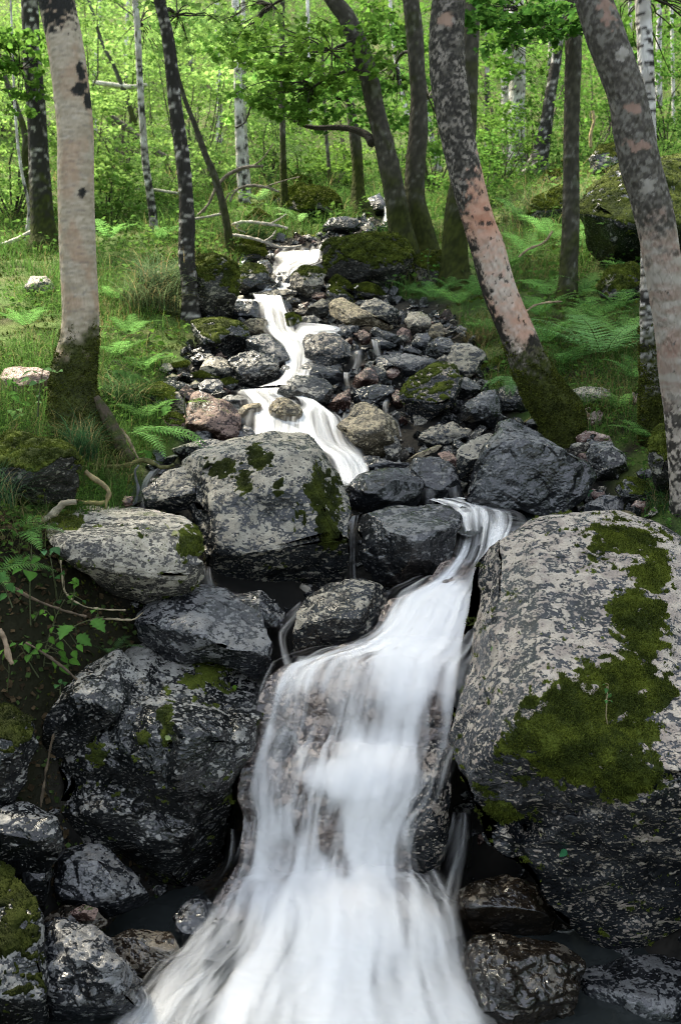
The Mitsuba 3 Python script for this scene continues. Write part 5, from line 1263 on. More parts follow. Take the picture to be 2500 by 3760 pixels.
FARB = []
rng = np.random.default_rng(77)
for i in range(40):
    px = -150 + 1868 * ((i * .618) % 1)
    Y = 25 + 16 * ((i * .414 + .2) % 1)
    x = ray(px, 500)[0] * Y
    g = float(gz(x, Y))
    h = rng.uniform(1.6, 3.2)
    cen = np.array([x, Y, g + h * .75])
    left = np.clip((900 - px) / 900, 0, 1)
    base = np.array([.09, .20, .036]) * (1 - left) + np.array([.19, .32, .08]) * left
    key = key_for('bush')
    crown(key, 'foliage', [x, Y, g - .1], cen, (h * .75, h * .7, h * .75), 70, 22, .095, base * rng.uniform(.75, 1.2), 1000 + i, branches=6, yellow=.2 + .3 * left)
    tag(key, 'green bush among the far bushes covering the upper slope', 'bush', 'far bushes on the upper slope')

# far wood: one mass of crowns that closes the view up the hill
rng = np.random.default_rng(99)
P_, U_, S_, K_ = [], [], [], []
for i in range(260):
    px = rng.uniform(-500, 2068)
    Y = rng.uniform(36, 78)
    x = ray(px, 300)[0] * Y
    g = float(gz(x, Y))
    z = g + rng.uniform(.5, 9) * (Y / 50)
    n = 190
    c, p, idx = spray_clusters(np.array([x, Y, z]), np.array([3.2, 3, 2.4]), 14, n // 14, rng, flat=.4)
    P_.append(p); S_.append(rng.uniform(.14, .24, len(p)) * (Y / 45)); U_.append(unit(np.array([0, 0, 1.0]) + rng.normal(size=(len(p), 3)) * .5))
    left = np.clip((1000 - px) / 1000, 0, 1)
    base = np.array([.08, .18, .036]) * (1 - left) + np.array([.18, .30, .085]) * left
    K_.append(leaf_color(len(p), rng, base * rng.uniform(.7, 1.25), yellow=.3))
# the same wood stands to the sides and behind the photographer
for i in range(420):
    a = rng.uniform(30, 330)                         # from straight ahead, clockwise
    r = rng.uniform(9, 16) + max(0, 60 - min(a, 360 - a)) * .45
    a = math.radians(a)
    x, y = r * math.sin(a), r * math.cos(a) + 2
    z = float(gz(x, y)) + rng.uniform(.3, 8.5)
    c, p, idx = spray_clusters(np.array([x, y, z]), np.array([1.7, 1.7, 1.3]), 9, 14, rng, flat=.4)
    P_.append(p); S_.append(rng.uniform(.18, .34, len(p))); U_.append(unit(np.array([0, 0, .6]) + rng.normal(size=(len(p), 3)) * .6))
    K_.append(leaf_color(len(p), rng, np.array([.05, .12, .026]), yellow=.2))
v, f, cc = leaves(np.vstack(P_), np.vstack(U_), np.concatenate(S_), np.vstack(K_), rng, simple=True)
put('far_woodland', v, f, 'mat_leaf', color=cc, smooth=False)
tag('far_woodland', 'mass of green leaves of the far wood closing off the hillside', 'woodland', kind='stuff')


# --- grass and low herbs on the banks
def scatter(n, rng, y0, y1, half=.55, extra=1.5, power=1.6):
    """Points on the ground, denser near the camera."""
    t = rng.uniform(0, 1, n) ** power
    Y = y0 * (y1 / y0) ** t
    X = rng.uniform(-1, 1, n) * (half * Y + extra)
    return X, Y


def blades(X, Y, Z, L, W, lean, color, rng, seg=3):
    n = len(X)
    a = rng.uniform(0, 2 * np.pi, n)
    d = np.stack([np.cos(a), np.sin(a), 0 * a], -1)
    s = np.stack([-np.sin(a), np.cos(a), 0 * a], -1) * (W[:, None] / 2)
    base = np.stack([X, Y, Z], -1)
    pts = []
    for k in range(seg + 1):
        t = k / seg
        h = L * (t - .45 * lean * t * t)
        o = L * lean * t * t * .95
        c = base + d * o[:, None] + np.stack([0 * h, 0 * h, h], -1)
        w = (1 - t ** 1.5) if k < seg else 0
        if k < seg: pts += [c - s * w, c + s * w]
        else: pts += [c]
    m = 2 * seg + 1
    v = np.stack(pts, 1).reshape(-1, 3)
    F = []
    for k in range(seg - 1):
        F += [[2 * k, 2 * k + 1, 2 * k + 3], [2 * k, 2 * k + 3, 2 * k + 2]]
    F += [[2 * seg - 2, 2 * seg - 1, 2 * seg]]
    f = (np.arange(n)[:, None, None] * m + np.array(F)[None]).reshape(-1, 3)
    return v, f, np.repeat(color, m, axis=0)


rng = np.random.default_rng(5)
X, Y = scatter(230000, rng, 5.0, 30, power=1.1)
bed = poly_mask(BED, X, Y)
q = np.stack([X, Y, 0 * X], -1)
clump = fbm(q * 1.3, 3, 71); strawn = fbm(q * .9, 2, 75)
keep = ~bed & (clump > .40 + .13 * ((X > .4) & (Y < 14))) & ~((X < .2) & (Y < 5.5))
X, Y, clump, strawn = X[keep], Y[keep], clump[keep], strawn[keep]
Z = gzc(X, Y) - .01
n = len(X)
L = rng.uniform(.08, .30, n) * (1 + (Y - 6) * .03) * (.6 + clump)
W = rng.uniform(.003, .006, n) * np.clip(Y / 7, 1, 3.2)
left = (X < 0)[:, None]
gcol = np.where(rng.uniform(size=(n, 1)) < .08 + .35 * np.clip((strawn - .5) * 4, 0, 1)[:, None], np.array([.22, .19, .085]), np.array([.080, .165, .038])) * rng.uniform(.6, 1.35, (n, 1))
v, f, cc = blades(X, Y, Z, L, W, rng.uniform(.3, 1.3, n), gcol, rng, seg=2)
put('grass', v, f, 'mat_leaf', color=cc, smooth=False)
tag('grass', 'fine green and straw-coloured grass over both banks', 'grass', kind='stuff')
NGRASS = n

rng = np.random.default_rng(6)
X, Y = scatter(60000, rng, 4.6, 30, power=1.2)
bed = poly_mask(BED, X, Y)
q = np.stack([X, Y, 0 * X], -1)
cl = fbm(q * 1.0, 3, 81)
keep = ~bed & (cl > .50) & ~((X < 0.2) & (Y < 5.3) & (cl < .58))
X, Y = X[keep], Y[keep]
n = len(X)
Z = gzc(X, Y) + rng.uniform(.01, .20, n) * np.clip(Y / 9, .5, 1.6)
p = np.stack([X, Y, Z], -1)
v, f, cc = leaves(p, unit(np.array([0, 0, 1.0]) + rng.normal(size=(n, 3)) * .4), rng.uniform(.025, .055, n) * np.clip(Y / 8, .9, 2.0), leaf_color(n, rng, (.075, .155, .035), yellow=.25), rng, simple=True)
put('undergrowth', v, f, 'mat_leaf', color=cc, smooth=False)
tag('undergrowth', 'low leafy herbs carpeting the banks', 'herbs', kind='stuff')
print('grass', NGRASS, 'herbs', n)


# ------------------------------------------------------------------ ferns
def frond(root, direction, length, rng, pairs=20, width=.22, curl=.8, color=(.07, .15, .03), fine=True):
    """One arching fern frond: tapering rows of toothed leaflets either side of the rib."""
    d = np.asarray(direction, float); d = d / np.linalg.norm(d)
    hor = np.array([d[0], d[1], 0]); hor /= np.linalg.norm(hor) + 1e-9
    n = pairs + 5
    C = [np.asarray(root, float)]
    ang = math.asin(np.clip(d[2], -1, 1))
    for i in range(n - 1):
        a = ang - curl * (i / n) ** 1.3 * 1.25
        C.append(C[-1] + (hor * math.cos(a) + np.array([0, 0, math.sin(a)])) * length / n)
    C = np.array(C)
    t = np.gradient(C, axis=0); t /= np.linalg.norm(t, axis=1, keepdims=True)
    side = np.cross(t, [0, 0, 1.0]); side /= np.linalg.norm(side, axis=1, keepdims=True) + 1e-9
    side = side + rng.normal(size=3) * .12
    up = np.cross(side, t)
    V, F, K = [], [], []
    m = 0
    for i in range(3, n):
        s = (i - 3) / (n - 4)
        w = width * length * (min(1, .35 + s * 3.2)) * (1 - s) ** .75 * 1.15 + .004
        for sg in (-1, 1):
            ax = side[i] * sg * .92 + t[i] * (.32 + .35 * s) + up[i] * (.05 - .18 * rng.uniform(0, 1))
            ax /= np.linalg.norm(ax)
            b = np.cross(ax, up[i]); b /= np.linalg.norm(b)
            hw = length / n * .40
            k = 6 if fine else 3
            base = C[i]
            L, Rr = [], []
            for j in range(k):
                u0, u1 = j / k, (j + .55) / k
                ww = hw * (1 - (j / k) ** 1.6)
                L += [base + ax * w * u0 + b * ww * .35, base + ax * w * u1 + b * ww - up[i] * .1 * ww]
                Rr += [base + ax * w * u0 - b * ww * .35, base + ax * w * u1 - b * ww - up[i] * .1 * ww]
            tip = base + ax * w - up[i] * w * .12
            pts = [*L, *Rr, tip]
            q = 2 * k
            for j in range(q - 1):
                F += [[m + j, m + j + 1, m + q + j + 1], [m + j, m + q + j + 1, m + q + j]]
            F += [[m + q - 1, m + 2 * q, m + 2 * q - 1]]
            V += pts
            c = np.asarray(color) * rng.uniform(.8, 1.2)
            K += [c] * len(pts)
            m += len(pts)
    v, f, _, _ = sweep(C, np.linspace(.0035, .0008, n) * max(length, .5), sides=4, cap=False, rough=0)
    V = np.vstack([np.array(V), v]); F = np.vstack([np.array(F), f + m]); K = np.vstack([np.array(K), np.tile((.11, .10, .035), (len(v), 1))])
    return V, F, K


def fern(px, py, label, seed, n=7, length=.55, Y=None, spread=1.0, color=(.075, .17, .04), bias=None, up=1.25, fine=True, group=None, curl=1.0, z_add=0.0):
    rng = np.random.default_rng(3000 + seed)
    key = key_for('fern')
    Yv = Y if Y is not None else hit(px, py)
    root = at(px, py, Yv)
    if Y is None: root[2] = gzc(root[0], root[1]) + .01
    root = root + np.array([0, 0, z_add])
    for i in range(n):
        a = 2 * np.pi * (i + rng.uniform(-.3, .3)) / n if bias is None else math.radians(bias[0] + bias[1] * ((i + .5) / n - .5) + rng.uniform(-8, 8))
        d = np.array([math.cos(a) * spread, math.sin(a) * spread, up * rng.uniform(.7, 1.25)])
        v, f, c = frond(root, d, length * rng.uniform(.75, 1.15), rng, pairs=20 if fine else 13, curl=curl * rng.uniform(.8, 1.15), color=np.asarray(color) * rng.uniform(1.3, 2.3) + np.array([.012, .012, .015]), fine=fine)
        put(f'{key}__frond' + (f'_{i:03d}' if i else ''), v, f, 'mat_leaf', color=c, smooth=False)
    tag(key, label, 'fern', group)
    return key


fern(1385, 832, 'big pale green fern with long arching fronds right of the leaning pink-barked tree', 1, n=9, length=1.0, color=(.11, .22, .075), up=1.0)
fern(1440, 800, 'fern fanning out just left of the mossy-footed birch', 2, n=8, length=.70, color=(.09, .185, .045))
fern(1340, 780, 'fern behind the big pale green fern', 3, n=7, length=.6, color=(.08, .17, .04))
fern(1178, 868, 'small fern hanging its fronds over the white-lichened ledge left of the leaning trunk', 4, n=4, length=.36, bias=(235, 90), color=(.12, .24, .08), up=.15, Y=8.15)
fern(1170, 625, 'blue-green fern between the mossy bank and the leaning pink-barked tree', 5, n=7, length=.6)
fern(1215, 600, 'fern in the shade right of the leaning pink-barked tree', 6, n=7, length=.6)
fern(1055, 705, 'bright fern at the edge of the herbs above the tumbled stones', 7, n=8, length=.55, color=(.085, .185, .04))
fern(1100, 690, 'fern half under the leaning pink-barked tree', 8, n=7, length=.5)
fern(1000, 690, 'low fern at the left end of the herb patch', 9, n=7, length=.4)
fern(1160, 735, 'small fern left of the middle of the leaning trunk', 21, n=6, length=.42, color=(.09, .19, .04))
fern(1395, 600, 'fern at the foot of the black mossy outcrop', 10, n=7, length=.7, fine=False)
fern(1455, 555, 'pale fern growing against the face of the black outcrop', 11, n=6, length=.5, fine=False, Y=11.0)
fern(1260, 690, 'fern left of the foot of the straight dark trunk', 12, n=7, length=.55, color=(.085, .19, .045))
fern(1345, 690, 'fern right of the foot of the straight dark trunk', 13, n=7, length=.5)
fern(1425, 950, 'young light green fern on the moss mound by the mossy-footed birch', 14, n=5, length=.34, color=(.11, .22, .05), bias=(200, 160))
fern(1490, 1020, 'little fern drooping below the moss mound', 15, n=4, length=.3, bias=(220, 120))
fern(298, 1000, 'long-fronded fern reaching over the stones below the pale-barked tree', 16, n=6, length=.62, bias=(-5, 120), color=(.085, .185, .05), up=.35, Y=7.2)
fern(330, 975, 'fern between the pale-barked tree and the reddish boulder', 17, n=6, length=.42, color=(.075, .165, .04))
fern(270, 830, 'fern on the grassy bank right of the pale-barked tree', 18, n=6, length=.45)
fern(250, 560, 'feathery fern in the grass of the left slope', 19, n=7, length=.6, fine=False)
fern(600, 470, 'pale fern by the foot of the pale birch', 20, n=6, length=.6, fine=False, color=(.11, .21, .06))
fern(690, 520, 'fern beside the bright mossy rock above the top fall', 22, n=5, length=.5, fine=False, color=(.10, .2, .06))
fern(420, 930, 'single pale fern frond lying over the stacked stones', 23, n=2, length=.5, bias=(25, 30), up=.35, color=(.14, .24, .06), Y=7.7)
fern(1330, 470, 'far fern on the grassy right slope', 24, n=6, length=.7, fine=False)
fern(1125, 770, 'fern tucked behind the leaning trunk beside the greenish boulder', 25, n=5, length=.4, color=(.09, .19, .045), bias=(190, 160))


for i, (px, py, L, lab) in enumerate([(1255, 800, .5, 'fern close to the right side of the leaning trunk below the big pale green fern'), (1300, 850, .45, 'fern above the cream-lichened stone'), (1240, 740, .5, 'fern at the middle of the right side of the leaning trunk'),
                                       (1420, 720, .55, 'fern in the hollow left of the birch, above the big pale green fern'), (1365, 740, .5, 'fern with upright fronds behind the big pale green fern'), (1460, 880, .4, 'fern left of the mossy birch foot'),
                                       (1340, 560, .6, 'fern right of the straight dark trunk, higher up the bank'), (1270, 560, .6, 'fern left of the straight dark trunk, higher up the bank'), (1200, 520, .6, 'fern in the grass right of the leaning trunk, high on the bank'),
                                       (1450, 640, .5, 'fern right of the round moss-capped rock'), (1035, 670, .4, 'fern at the back of the herb patch'), (950, 680, .35, 'small fern right of the moss-spotted pale stone')]):
    fern(px, py, lab, 40 + i, n=7, length=L, color=(.075, .17, .04))
fern(45, 1228, 'fern hanging over the edge of the dark left bank', 81, n=6, length=.34, up=.5)
fern(-15, 1330, 'fern fronds entering at the left edge of the dark bank', 82, n=5, length=.36, up=.6)
fern(250, 1440, 'small dim fern on the dark bank beside the wet dark slab', 83, n=5, length=.24, color=(.04, .09, .025))
for i, (px, py, L, lab) in enumerate([(300, 780, .4, 'fern in the grass left of the yellow-green herb'), (270, 700, .45, 'fern in the grass just right of the pale-barked tree'), (60, 760, .45, 'fern in the grass left of the pale-barked tree'),
                                       (180, 530, .6, 'fern on the left slope behind the pale-barked tree'), (370, 560, .55, 'fern by the foot of the slender silvery birch'), (330, 860, .4, 'fern left of the stacked stones')]):
    fern(px, py, lab, 60 + i, n=7, length=L, color=(.075, .17, .04))


# ------------------------------------------------------------------ leafy plants
def one_leaf(base, axis, up, L, w, rng, lobes=0, color=(.08, .17, .03)):
    """A veined leaf with a pointed tip; lobes > 0 gives a toothed outline."""
    ax = unit(np.asarray(axis, float)); up = unit(np.asarray(up, float) - ax * (np.asarray(up, float) @ ax)); s = np.cross(up, ax)
    n = 11
    V, F = [], []
    for i in range(n):
        t = i / (n - 1)
        ww = w * L * math.sin(math.pi * t ** .8) * (1 - .25 * t)
        if lobes: ww *= 1 + .28 * (1 if i % 2 else -.6)
        drop = -.22 * L * t * t
        c = base + ax * L * t + up * drop
        V += [c, c + s * ww + up * ww * .30, c - s * ww + up * ww * .30]
    for i in range(n - 1):
        a, b = 3 * i, 3 * i + 3
        F += [[a, b, b + 1], [a, b + 1, a + 1], [a, a + 2, b + 2], [a, b + 2, b]]
    k = np.array(color) * rng.uniform(.85, 1.15)
    C = np.tile(k, (len(V), 1)); C[0::3] *= 1.35
    return np.array(V), np.array(F), C


def leafy_plant(stem_px, leaf_px, Y, label, seed, color=(.07, .16, .03), name='leafy_plant', lobes=0, w=.34, stem=(.06, .07, .03)):
    """Stem through measured points with one leaf entry per measured leaf (x, y, length in measured units)."""
    rng = np.random.default_rng(6000 + seed)
    key = key_for(name)
    S = np.array([at(x, y, Y + rng.uniform(-.03, .03)) for x, y in stem_px])
    t = np.r_[0, np.cumsum(np.linalg.norm(np.diff(S, axis=0), axis=1))]
    tt = np.linspace(0, t[-1], 24)
    C = PchipInterpolator(t, S)(tt)
    parts = [sweep(C, np.linspace(.005, .002, 24) * Y / 5, sides=5, cap=False, rough=0)[:2]]
    for i, (x, y, s) in enumerate(leaf_px):
        L = s * Y / FPX
        tipc = at(x, y, Y - rng.uniform(-.03, .12))
        j = np.argmin(np.linalg.norm(C - tipc, axis=1) + rng.uniform(0, .01))
        out = unit(tipc - C[j] + rng.normal(size=3) * .02)
        axis = unit(out * np.array([1, 1, .4]) + np.array([0, -.35, -.15]) + rng.normal(size=3) * .25)
        up = unit(np.array([0, -.45, 1.0]) + rng.normal(size=3) * .3)
        v, f, c = one_leaf(tipc - axis * L * .5, axis, up, L, w, rng, lobes=lobes, color=np.asarray(color) * rng.uniform(.75, 1.3))
        put(f'{key}__leaf' + (f'_{i:03d}' if i else ''), v, f, 'mat_leaf', color=c)
        parts.append(limb(C[j], tipc - axis * L * .5, .0022, .0014, rng, n=4, sides=4))
    v, f, _ = join(parts)
    put(f'{key}__stem', v, f, 'mat_wood', color=np.tile(stem, (len(v), 1)))
    tag(key, label, 'plant')
    return key


E_ = lambda pts: [(x * .5, y * .5 + 1129, s) for x, y, s in pts]
leafy_plant([(100, 1560), (110, 1480), (130, 1420), (150, 1380)], E_([(240, 640, 24), (240, 690, 26), (280, 715, 30), (290, 755, 30), (345, 755, 28), (345, 790, 32), (300, 825, 34), (300, 780, 26), (210, 740, 26), (180, 720, 26), (255, 800, 24), (370, 725, 26)]),
            4.7, 'leafy plant with a rosette of pointed bright leaves below the flat pale-topped boulder', 1, color=(.075, .18, .03))
leafy_plant([(90, 1560), (60, 1510), (50, 1490)], E_([(130, 720, 34), (130, 770, 32), (60, 710, 20), (100, 705, 20), (160, 745, 30), (70, 790, 20)]), 4.65, 'low plant with broad leaves at the left of the pointed-leaved rosette', 2, color=(.065, .16, .035))
leafy_plant([(110, 1500), (160, 1450), (200, 1430), (240, 1420)], [(150, 1452, 55), (228, 1438, 50), (195, 1474, 44), (218, 1405, 34)], 4.72, 'plant with four large toothed leaves hanging below the flat pale-topped boulder', 3, lobes=1, w=.36, color=(.085, .20, .045))
leafy_plant([(72, 1440), (70, 1350), (73, 1290), (74, 1250)], E_([(115, 325, 28), (165, 320, 28), (140, 388, 46), (80, 370, 30), (165, 360, 20)]), 4.75, 'tall slim plant with one large round leaf at the left edge', 4, w=.42, color=(.06, .15, .03))
leafy_plant([(130, 1350), (120, 1300), (115, 1275)], E_([(205, 285, 24), (260, 275, 36), (200, 270, 22), (235, 285, 24)]), 4.8, 'sprig with bluish-green leaves just under the left end of the flat pale-topped boulder', 5, color=(.075, .17, .075))
leafy_plant([(30, 1400), (10, 1350), (0, 1330)], E_([(15, 385, 28), (20, 405, 34), (50, 445, 30), (60, 455, 26), (95, 465, 24), (40, 440, 22), (15, 490, 26)]), 4.6, 'leaves at the left edge level with the foot of the flat pale-topped boulder', 6, color=(.06, .15, .045))
leafy_plant([(165, 1400), (172, 1360), (174, 1335)], E_([(345, 412, 20), (335, 425, 20), (360, 422, 20), (350, 440, 22), (325, 490, 22), (345, 475, 18)]), 4.85, 'little upright sprig in the middle of the dark bank', 7, color=(.075, .18, .03))
leafy_plant([(130, 1420), (125, 1390), (140, 1380)], E_([(235, 370, 24), (290, 380, 22), (265, 400, 26), (240, 395, 22), (275, 512, 24), (355, 520, 20), (390, 512, 16)]), 4.9, 'dim small-leaved sprig under the flat pale-topped boulder', 8, color=(.03, .08, .025))
leafy_plant([(80, 1430), (88, 1415), (100, 1405)], E_([(155, 580, 18), (195, 560, 20), (240, 588, 18), (210, 572, 16)]), 4.8, 'tiny-leaved sprig above the low broad-leaved plant', 9, color=(.085, .2, .03))
leafy_plant([(140, 1600), (140, 1580)], E_([(262, 900, 24), (300, 888, 22), (280, 880, 18)]), 4.55, 'pair of dim leaves on the bare soil below the rosette', 10, color=(.04, .10, .035))
leafy_plant([(12, 1620), (20, 1570), (22, 1550)], E_([(35, 870, 34), (15, 770, 30), (10, 740, 26)]), 4.5, 'narrow leaves hanging at the left edge above the round mossy rock', 11, color=(.08, .17, .03), w=.2)
f6 = lambda pts: [(x * .256, y * .256 + 802.8, s) for x, y, s in pts]
leafy_plant([(35, 960), (32, 900), (30, 870)], f6([(130, 270, 22), (90, 300, 22), (150, 330, 24), (120, 400, 26), (150, 450, 28), (200, 490, 28), (240, 500, 24), (130, 300, 20)]), 6.9, 'young sapling with drooping leaves in front of the pinkish-grey boulder', 12, color=(.09, .20, .045))
leafy_plant([(88, 960), (95, 880), (100, 850)], f6([(240, 215, 26), (330, 205, 26), (430, 185, 26), (480, 200, 22), (540, 200, 26), (220, 280, 28), (300, 310, 24), (380, 290, 22), (350, 480, 20), (345, 420, 20)]), 6.6, 'plant with pale leaves spread in front of the foot of the pale-barked tree', 13, color=(.13, .24, .09))
leafy_plant([(40, 960), (42, 945)], f6([(120, 580, 24), (180, 550, 24), (150, 610, 26), (90, 560, 20), (200, 590, 22)]), 6.5, 'low pale rosette below the drooping sapling', 14, color=(.12, .23, .07))
leafy_plant([(255, 900), (250, 860), (260, 830)], f6([(960, 240, 24), (1000, 270, 26), (1060, 225, 26), (1110, 225, 26), (1160, 235, 24), (1060, 260, 26), (1200, 280, 26), (1240, 250, 24), (1290, 280, 24), (1100, 290, 26), (1150, 300, 22), (1330, 285, 22)]), 8.1,
            'leafy herb with pale leaflets between the pale-barked tree and the stacked stones', 15, color=(.08, .17, .05))
leafy_plant([(380, 850), (372, 825), (385, 815)], [(372, 822, 22), (392, 815, 26), (402, 822, 20), (355, 812, 22), (365, 835, 20), (350, 828, 18)], 8.9, 'bright herb overhanging the left end of the stacked stones', 16, color=(.10, .22, .04))
leafy_plant([(340, 800), (345, 770), (355, 750)], [(340, 780, 22), (365, 775, 22), (350, 760, 22), (330, 790, 22), (372, 790, 20), (355, 795, 20)], 9.3, 'yellow-green herb on the left bank below the dark birch', 17, color=(.11, .22, .03))
leafy_plant([(990, 640), (985, 600), (992, 575)], [(983, 574, 9), (972, 584, 9), (980, 590, 10), (990, 590, 10), (972, 600, 10), (985, 605, 11), (1000, 612, 11), (995, 622, 12), (1010, 612, 12)], 11.9, 'sprig of round leaves on the mossy rock bank', 18, color=(.09, .21, .04), w=.45)
leafy_plant([(1410, 1700), (1395, 1640), (1400, 1580)], [(1390, 1575, 14), (1395, 1590, 16), (1402, 1602, 16), (1395, 1615, 14), (1382, 1680, 12), (1390, 1660, 10), (1408, 1615, 10), (1384, 1705, 14)], 3.93, 'thin bare stem with small leaves growing from the moss of the great boulder', 19, color=(.07, .17, .05), stem=(.25, .2, .12))
leafy_plant([(430, 960), (425, 920), (428, 905)], f6([(1500, 520, 22), (1520, 540, 22), (1480, 550, 22), (1540, 490, 20), (1510, 560, 20), (1480, 585, 18)]), 7.6, 'small pale herb on the reddish boulder', 20, color=(.09, .2, .05))
leafy_plant([(1345, 1140), (1352, 1128)], [(1345, 1130, 18), (1360, 1130, 20), (1352, 1138, 16)], 6.6, 'small bluish herb behind the pale pink stone under the brown-black rock', 21, color=(.07, .19, .09))
leafy_plant([(330, 1120), (322, 1090)], f6([(1260, 930, 26), (1300, 920, 26), (1340, 950, 28), (1240, 970, 26), (1320, 980, 26), (1280, 960, 24)]), 7.0, 'dark-leaved herb at the bend of the greenish root', 22, color=(.06, .15, .035))

# ------------------------------------------------------------------ grass tussocks


def tussock(px, py, label, seed, n=320, L=.5, Y=None, radius=.10, color=(.085, .15, .055), lean=1.0, bias=None, W=.005):
    rng = np.random.default_rng(7000 + seed)
    key = key_for('grass_tussock')
    Yv = Y if Y is not None else hit(px, py)
    c = at(px, py, Yv)
    a, r = rng.uniform(0, 2 * np.pi, n), radius * np.sqrt(rng.uniform(0, 1, n))
    X, Yy = c[0] + r * np.cos(a), c[1] + r * np.sin(a)
    Z = gzc(X, Yy) - .01 + (c[2] - float(gzc(c[0], c[1]))) * .6
    cc = np.where(rng.uniform(size=(n, 1)) < .2, np.array([.26, .22, .11]), np.asarray(color)) * rng.uniform(.6, 1.35, (n, 1))
    v, f, k = blades(X, Yy, Z, rng.uniform(.5, 1.1, n) * L, np.full(n, W) * Yv / 6, rng.uniform(.5, 1.5, n) * lean, cc, rng, seg=5)
    put(key, v, f, 'mat_leaf', color=k, smooth=False)
    tag(key, label, 'grass tussock')


tussock(395, 650, 'long grass tussock drooping left of the dark-barked birch', 1, n=520, L=.75, radius=.35, Y=10.6, lean=1.3, color=(.10, .16, .08))
tussock(345, 690, 'pale grass tussock hanging over the bank below the dark-barked birch', 2, n=420, L=.6, radius=.30, Y=10.2, lean=1.3, color=(.12, .17, .08))
tussock(190, 1000, 'dark green grass tussock at the foot of the pale-barked tree', 3, n=300, L=.42, radius=.10, Y=6.35, lean=1.1, color=(.05, .12, .05), W=.004)
tussock(-10, 1100, 'grass blades arching in at the left edge over the moss-capped boulder', 4, n=140, L=.42, radius=.10, Y=5.2, lean=1.2, color=(.06, .13, .06), W=.004)
tussock(285, 930, 'fine grass tussock right of the pale-barked tree', 5, n=380, L=.42, radius=.16, lean=1.2, color=(.08, .15, .06))
tussock(560, 555, 'grass tussock above the tall mossy block', 6, n=380, L=.6, radius=.3, lean=1.1, color=(.07, .14, .045))
tussock(1100, 790, 'dry straw tussock hanging beside the greenish boulder', 7, n=200, L=.3, radius=.12, lean=1.4, color=(.20, .17, .08))
tussock(1540, 1150, 'short grass tussock at the right edge beside the bright pink stone', 8, n=320, L=.26, radius=.16, lean=1.0, color=(.06, .14, .05), W=.004)
tussock(1250, 500, 'tall grass tussock on the far right bank', 9, n=380, L=.7, radius=.6, lean=.9, color=(.13, .18, .08))
tussock(240, 1015, 'short mixed green and straw tussock on the bank above the moss-capped boulder', 10, n=160, L=.18, radius=.22, Y=6.3, lean=1.3, color=(.11, .14, .05), W=.004)
tussock(60, 1160, 'dry grass fringe beneath the moss-capped boulder', 11, n=240, L=.20, radius=.32, Y=5.25, lean=1.4, color=(.10, .12, .045), W=.004)


# ------------------------------------------------------------------ roots, fallen branches
def stick(pts, Y, label, name='branch', color=(.30, .25, .17), seed=0, twigs=(), category=None, moss=0.0, frame='P', sides=10):
    """Branch through measured points (x, y, width)."""
    key = key_for(name)
    P = np.array(pts, float)
    xy = fp(frame, P[:, :2]); w = P[:, 2] * FR[frame][0]
    Ys = np.full(len(P), float(Y)) if np.isscalar(Y) else np.array(Y, float)
    C0 = at(xy[:, 0], xy[:, 1], Ys)
    t = np.r_[0, np.cumsum(np.linalg.norm(np.diff(C0, axis=0), axis=1))]
    tt = np.linspace(0, t[-1], max(24, int(t[-1] / .02)))
    C = PchipInterpolator(t, C0)(tt); R = PchipInterpolator(t, w / 2 * Ys / FPX)(tt)
    v, f, th, d = sweep(C, R, sides=sides, rough=.16, seed=seed)
    n = fbm(v * 30, 3, seed)
    c = mixc(np.asarray(color) * .6, np.asarray(color) * 1.25, st(.35, .65, n))
    if moss: c = moss_mix(c, v, st(.62 - moss * .3, .70 - moss * .3, n), seed)
    put(key + '__stem' if twigs else key, v, f, 'mat_wood', color=c)
    for i, tw in enumerate(twigs):
        T_ = np.array(tw, float)
        xy = fp(frame, T_[:, :2]); w2 = T_[:, 2] * FR[frame][0]
        C2 = at(xy[:, 0], xy[:, 1], np.full(len(T_), Ys.mean()))
        tq = np.linspace(0, 1, 18)
        tk = np.linspace(0, 1, len(T_))
        CC, RR = PchipInterpolator(tk, C2)(tq), PchipInterpolator(tk, w2 / 2 * Ys.mean() / FPX)(tq)
        v, f, _, _ = sweep(CC, RR, sides=6, rough=.1, seed=seed + i)
        put(f'{key}__twig' + (f'_{i:03d}' if i else ''), v, f, 'mat_wood', color=np.tile(np.asarray(color) * .8, (len(v), 1)))
    tag(key, label, category or name.replace('_', ' '))


stick([(830, 1040, 34), (1000, 1060, 40), (1150, 1050, 44), (1280, 1000, 46), (1400, 1040, 40), (1450, 1070, 34), (1568, 1040, 30)], 6.5, 'greenish root snaking from the pale-barked tree to the brook', 'root', (.15, .14, .05), 1, frame='6', moss=.3, category='root')
stick([(770, 1100, 40), (850, 1170, 46), (930, 1220, 44), (985, 1300, 44), (960, 1380, 40), (950, 1450, 36)], 5.9, 'bent tan root hooking down above the flat pale-topped boulder', 'root', (.26, .21, .11), 2, frame='6', category='root')
stick([(690, 1365, 28), (780, 1385, 32), (850, 1390, 36), (945, 1378, 34)], 5.85, 'short greenish root joining the bent tan root', 'root', (.20, .18, .07), 3, frame='6', category='root')
stick([(320, 1610, 30), (380, 1550, 44), (450, 1510, 62), (520, 1450, 74), (580, 1390, 60), (690, 1380, 40)], 5.45, 'pale bare branch lying across the left end of the flat pale-topped boulder', 'branch', (.36, .32, .23), 4, frame='6')
stick([(865, 430, 50), (960, 600, 110), (1050, 780, 120), (1120, 930, 120), (1190, 1010, 90)], 6.75, 'thick buttress root running down from the pale-barked tree', 'root', (.10, .075, .05), 5, frame='6', moss=.55, category='root', sides=20)
stick([(1090, 720, 20), (1150, 800, 24), (1210, 920, 26), (1250, 990, 24)], 6.55, 'thin pale root beside the thick buttress root', 'root', (.25, .2, .12), 6, frame='6', category='root')
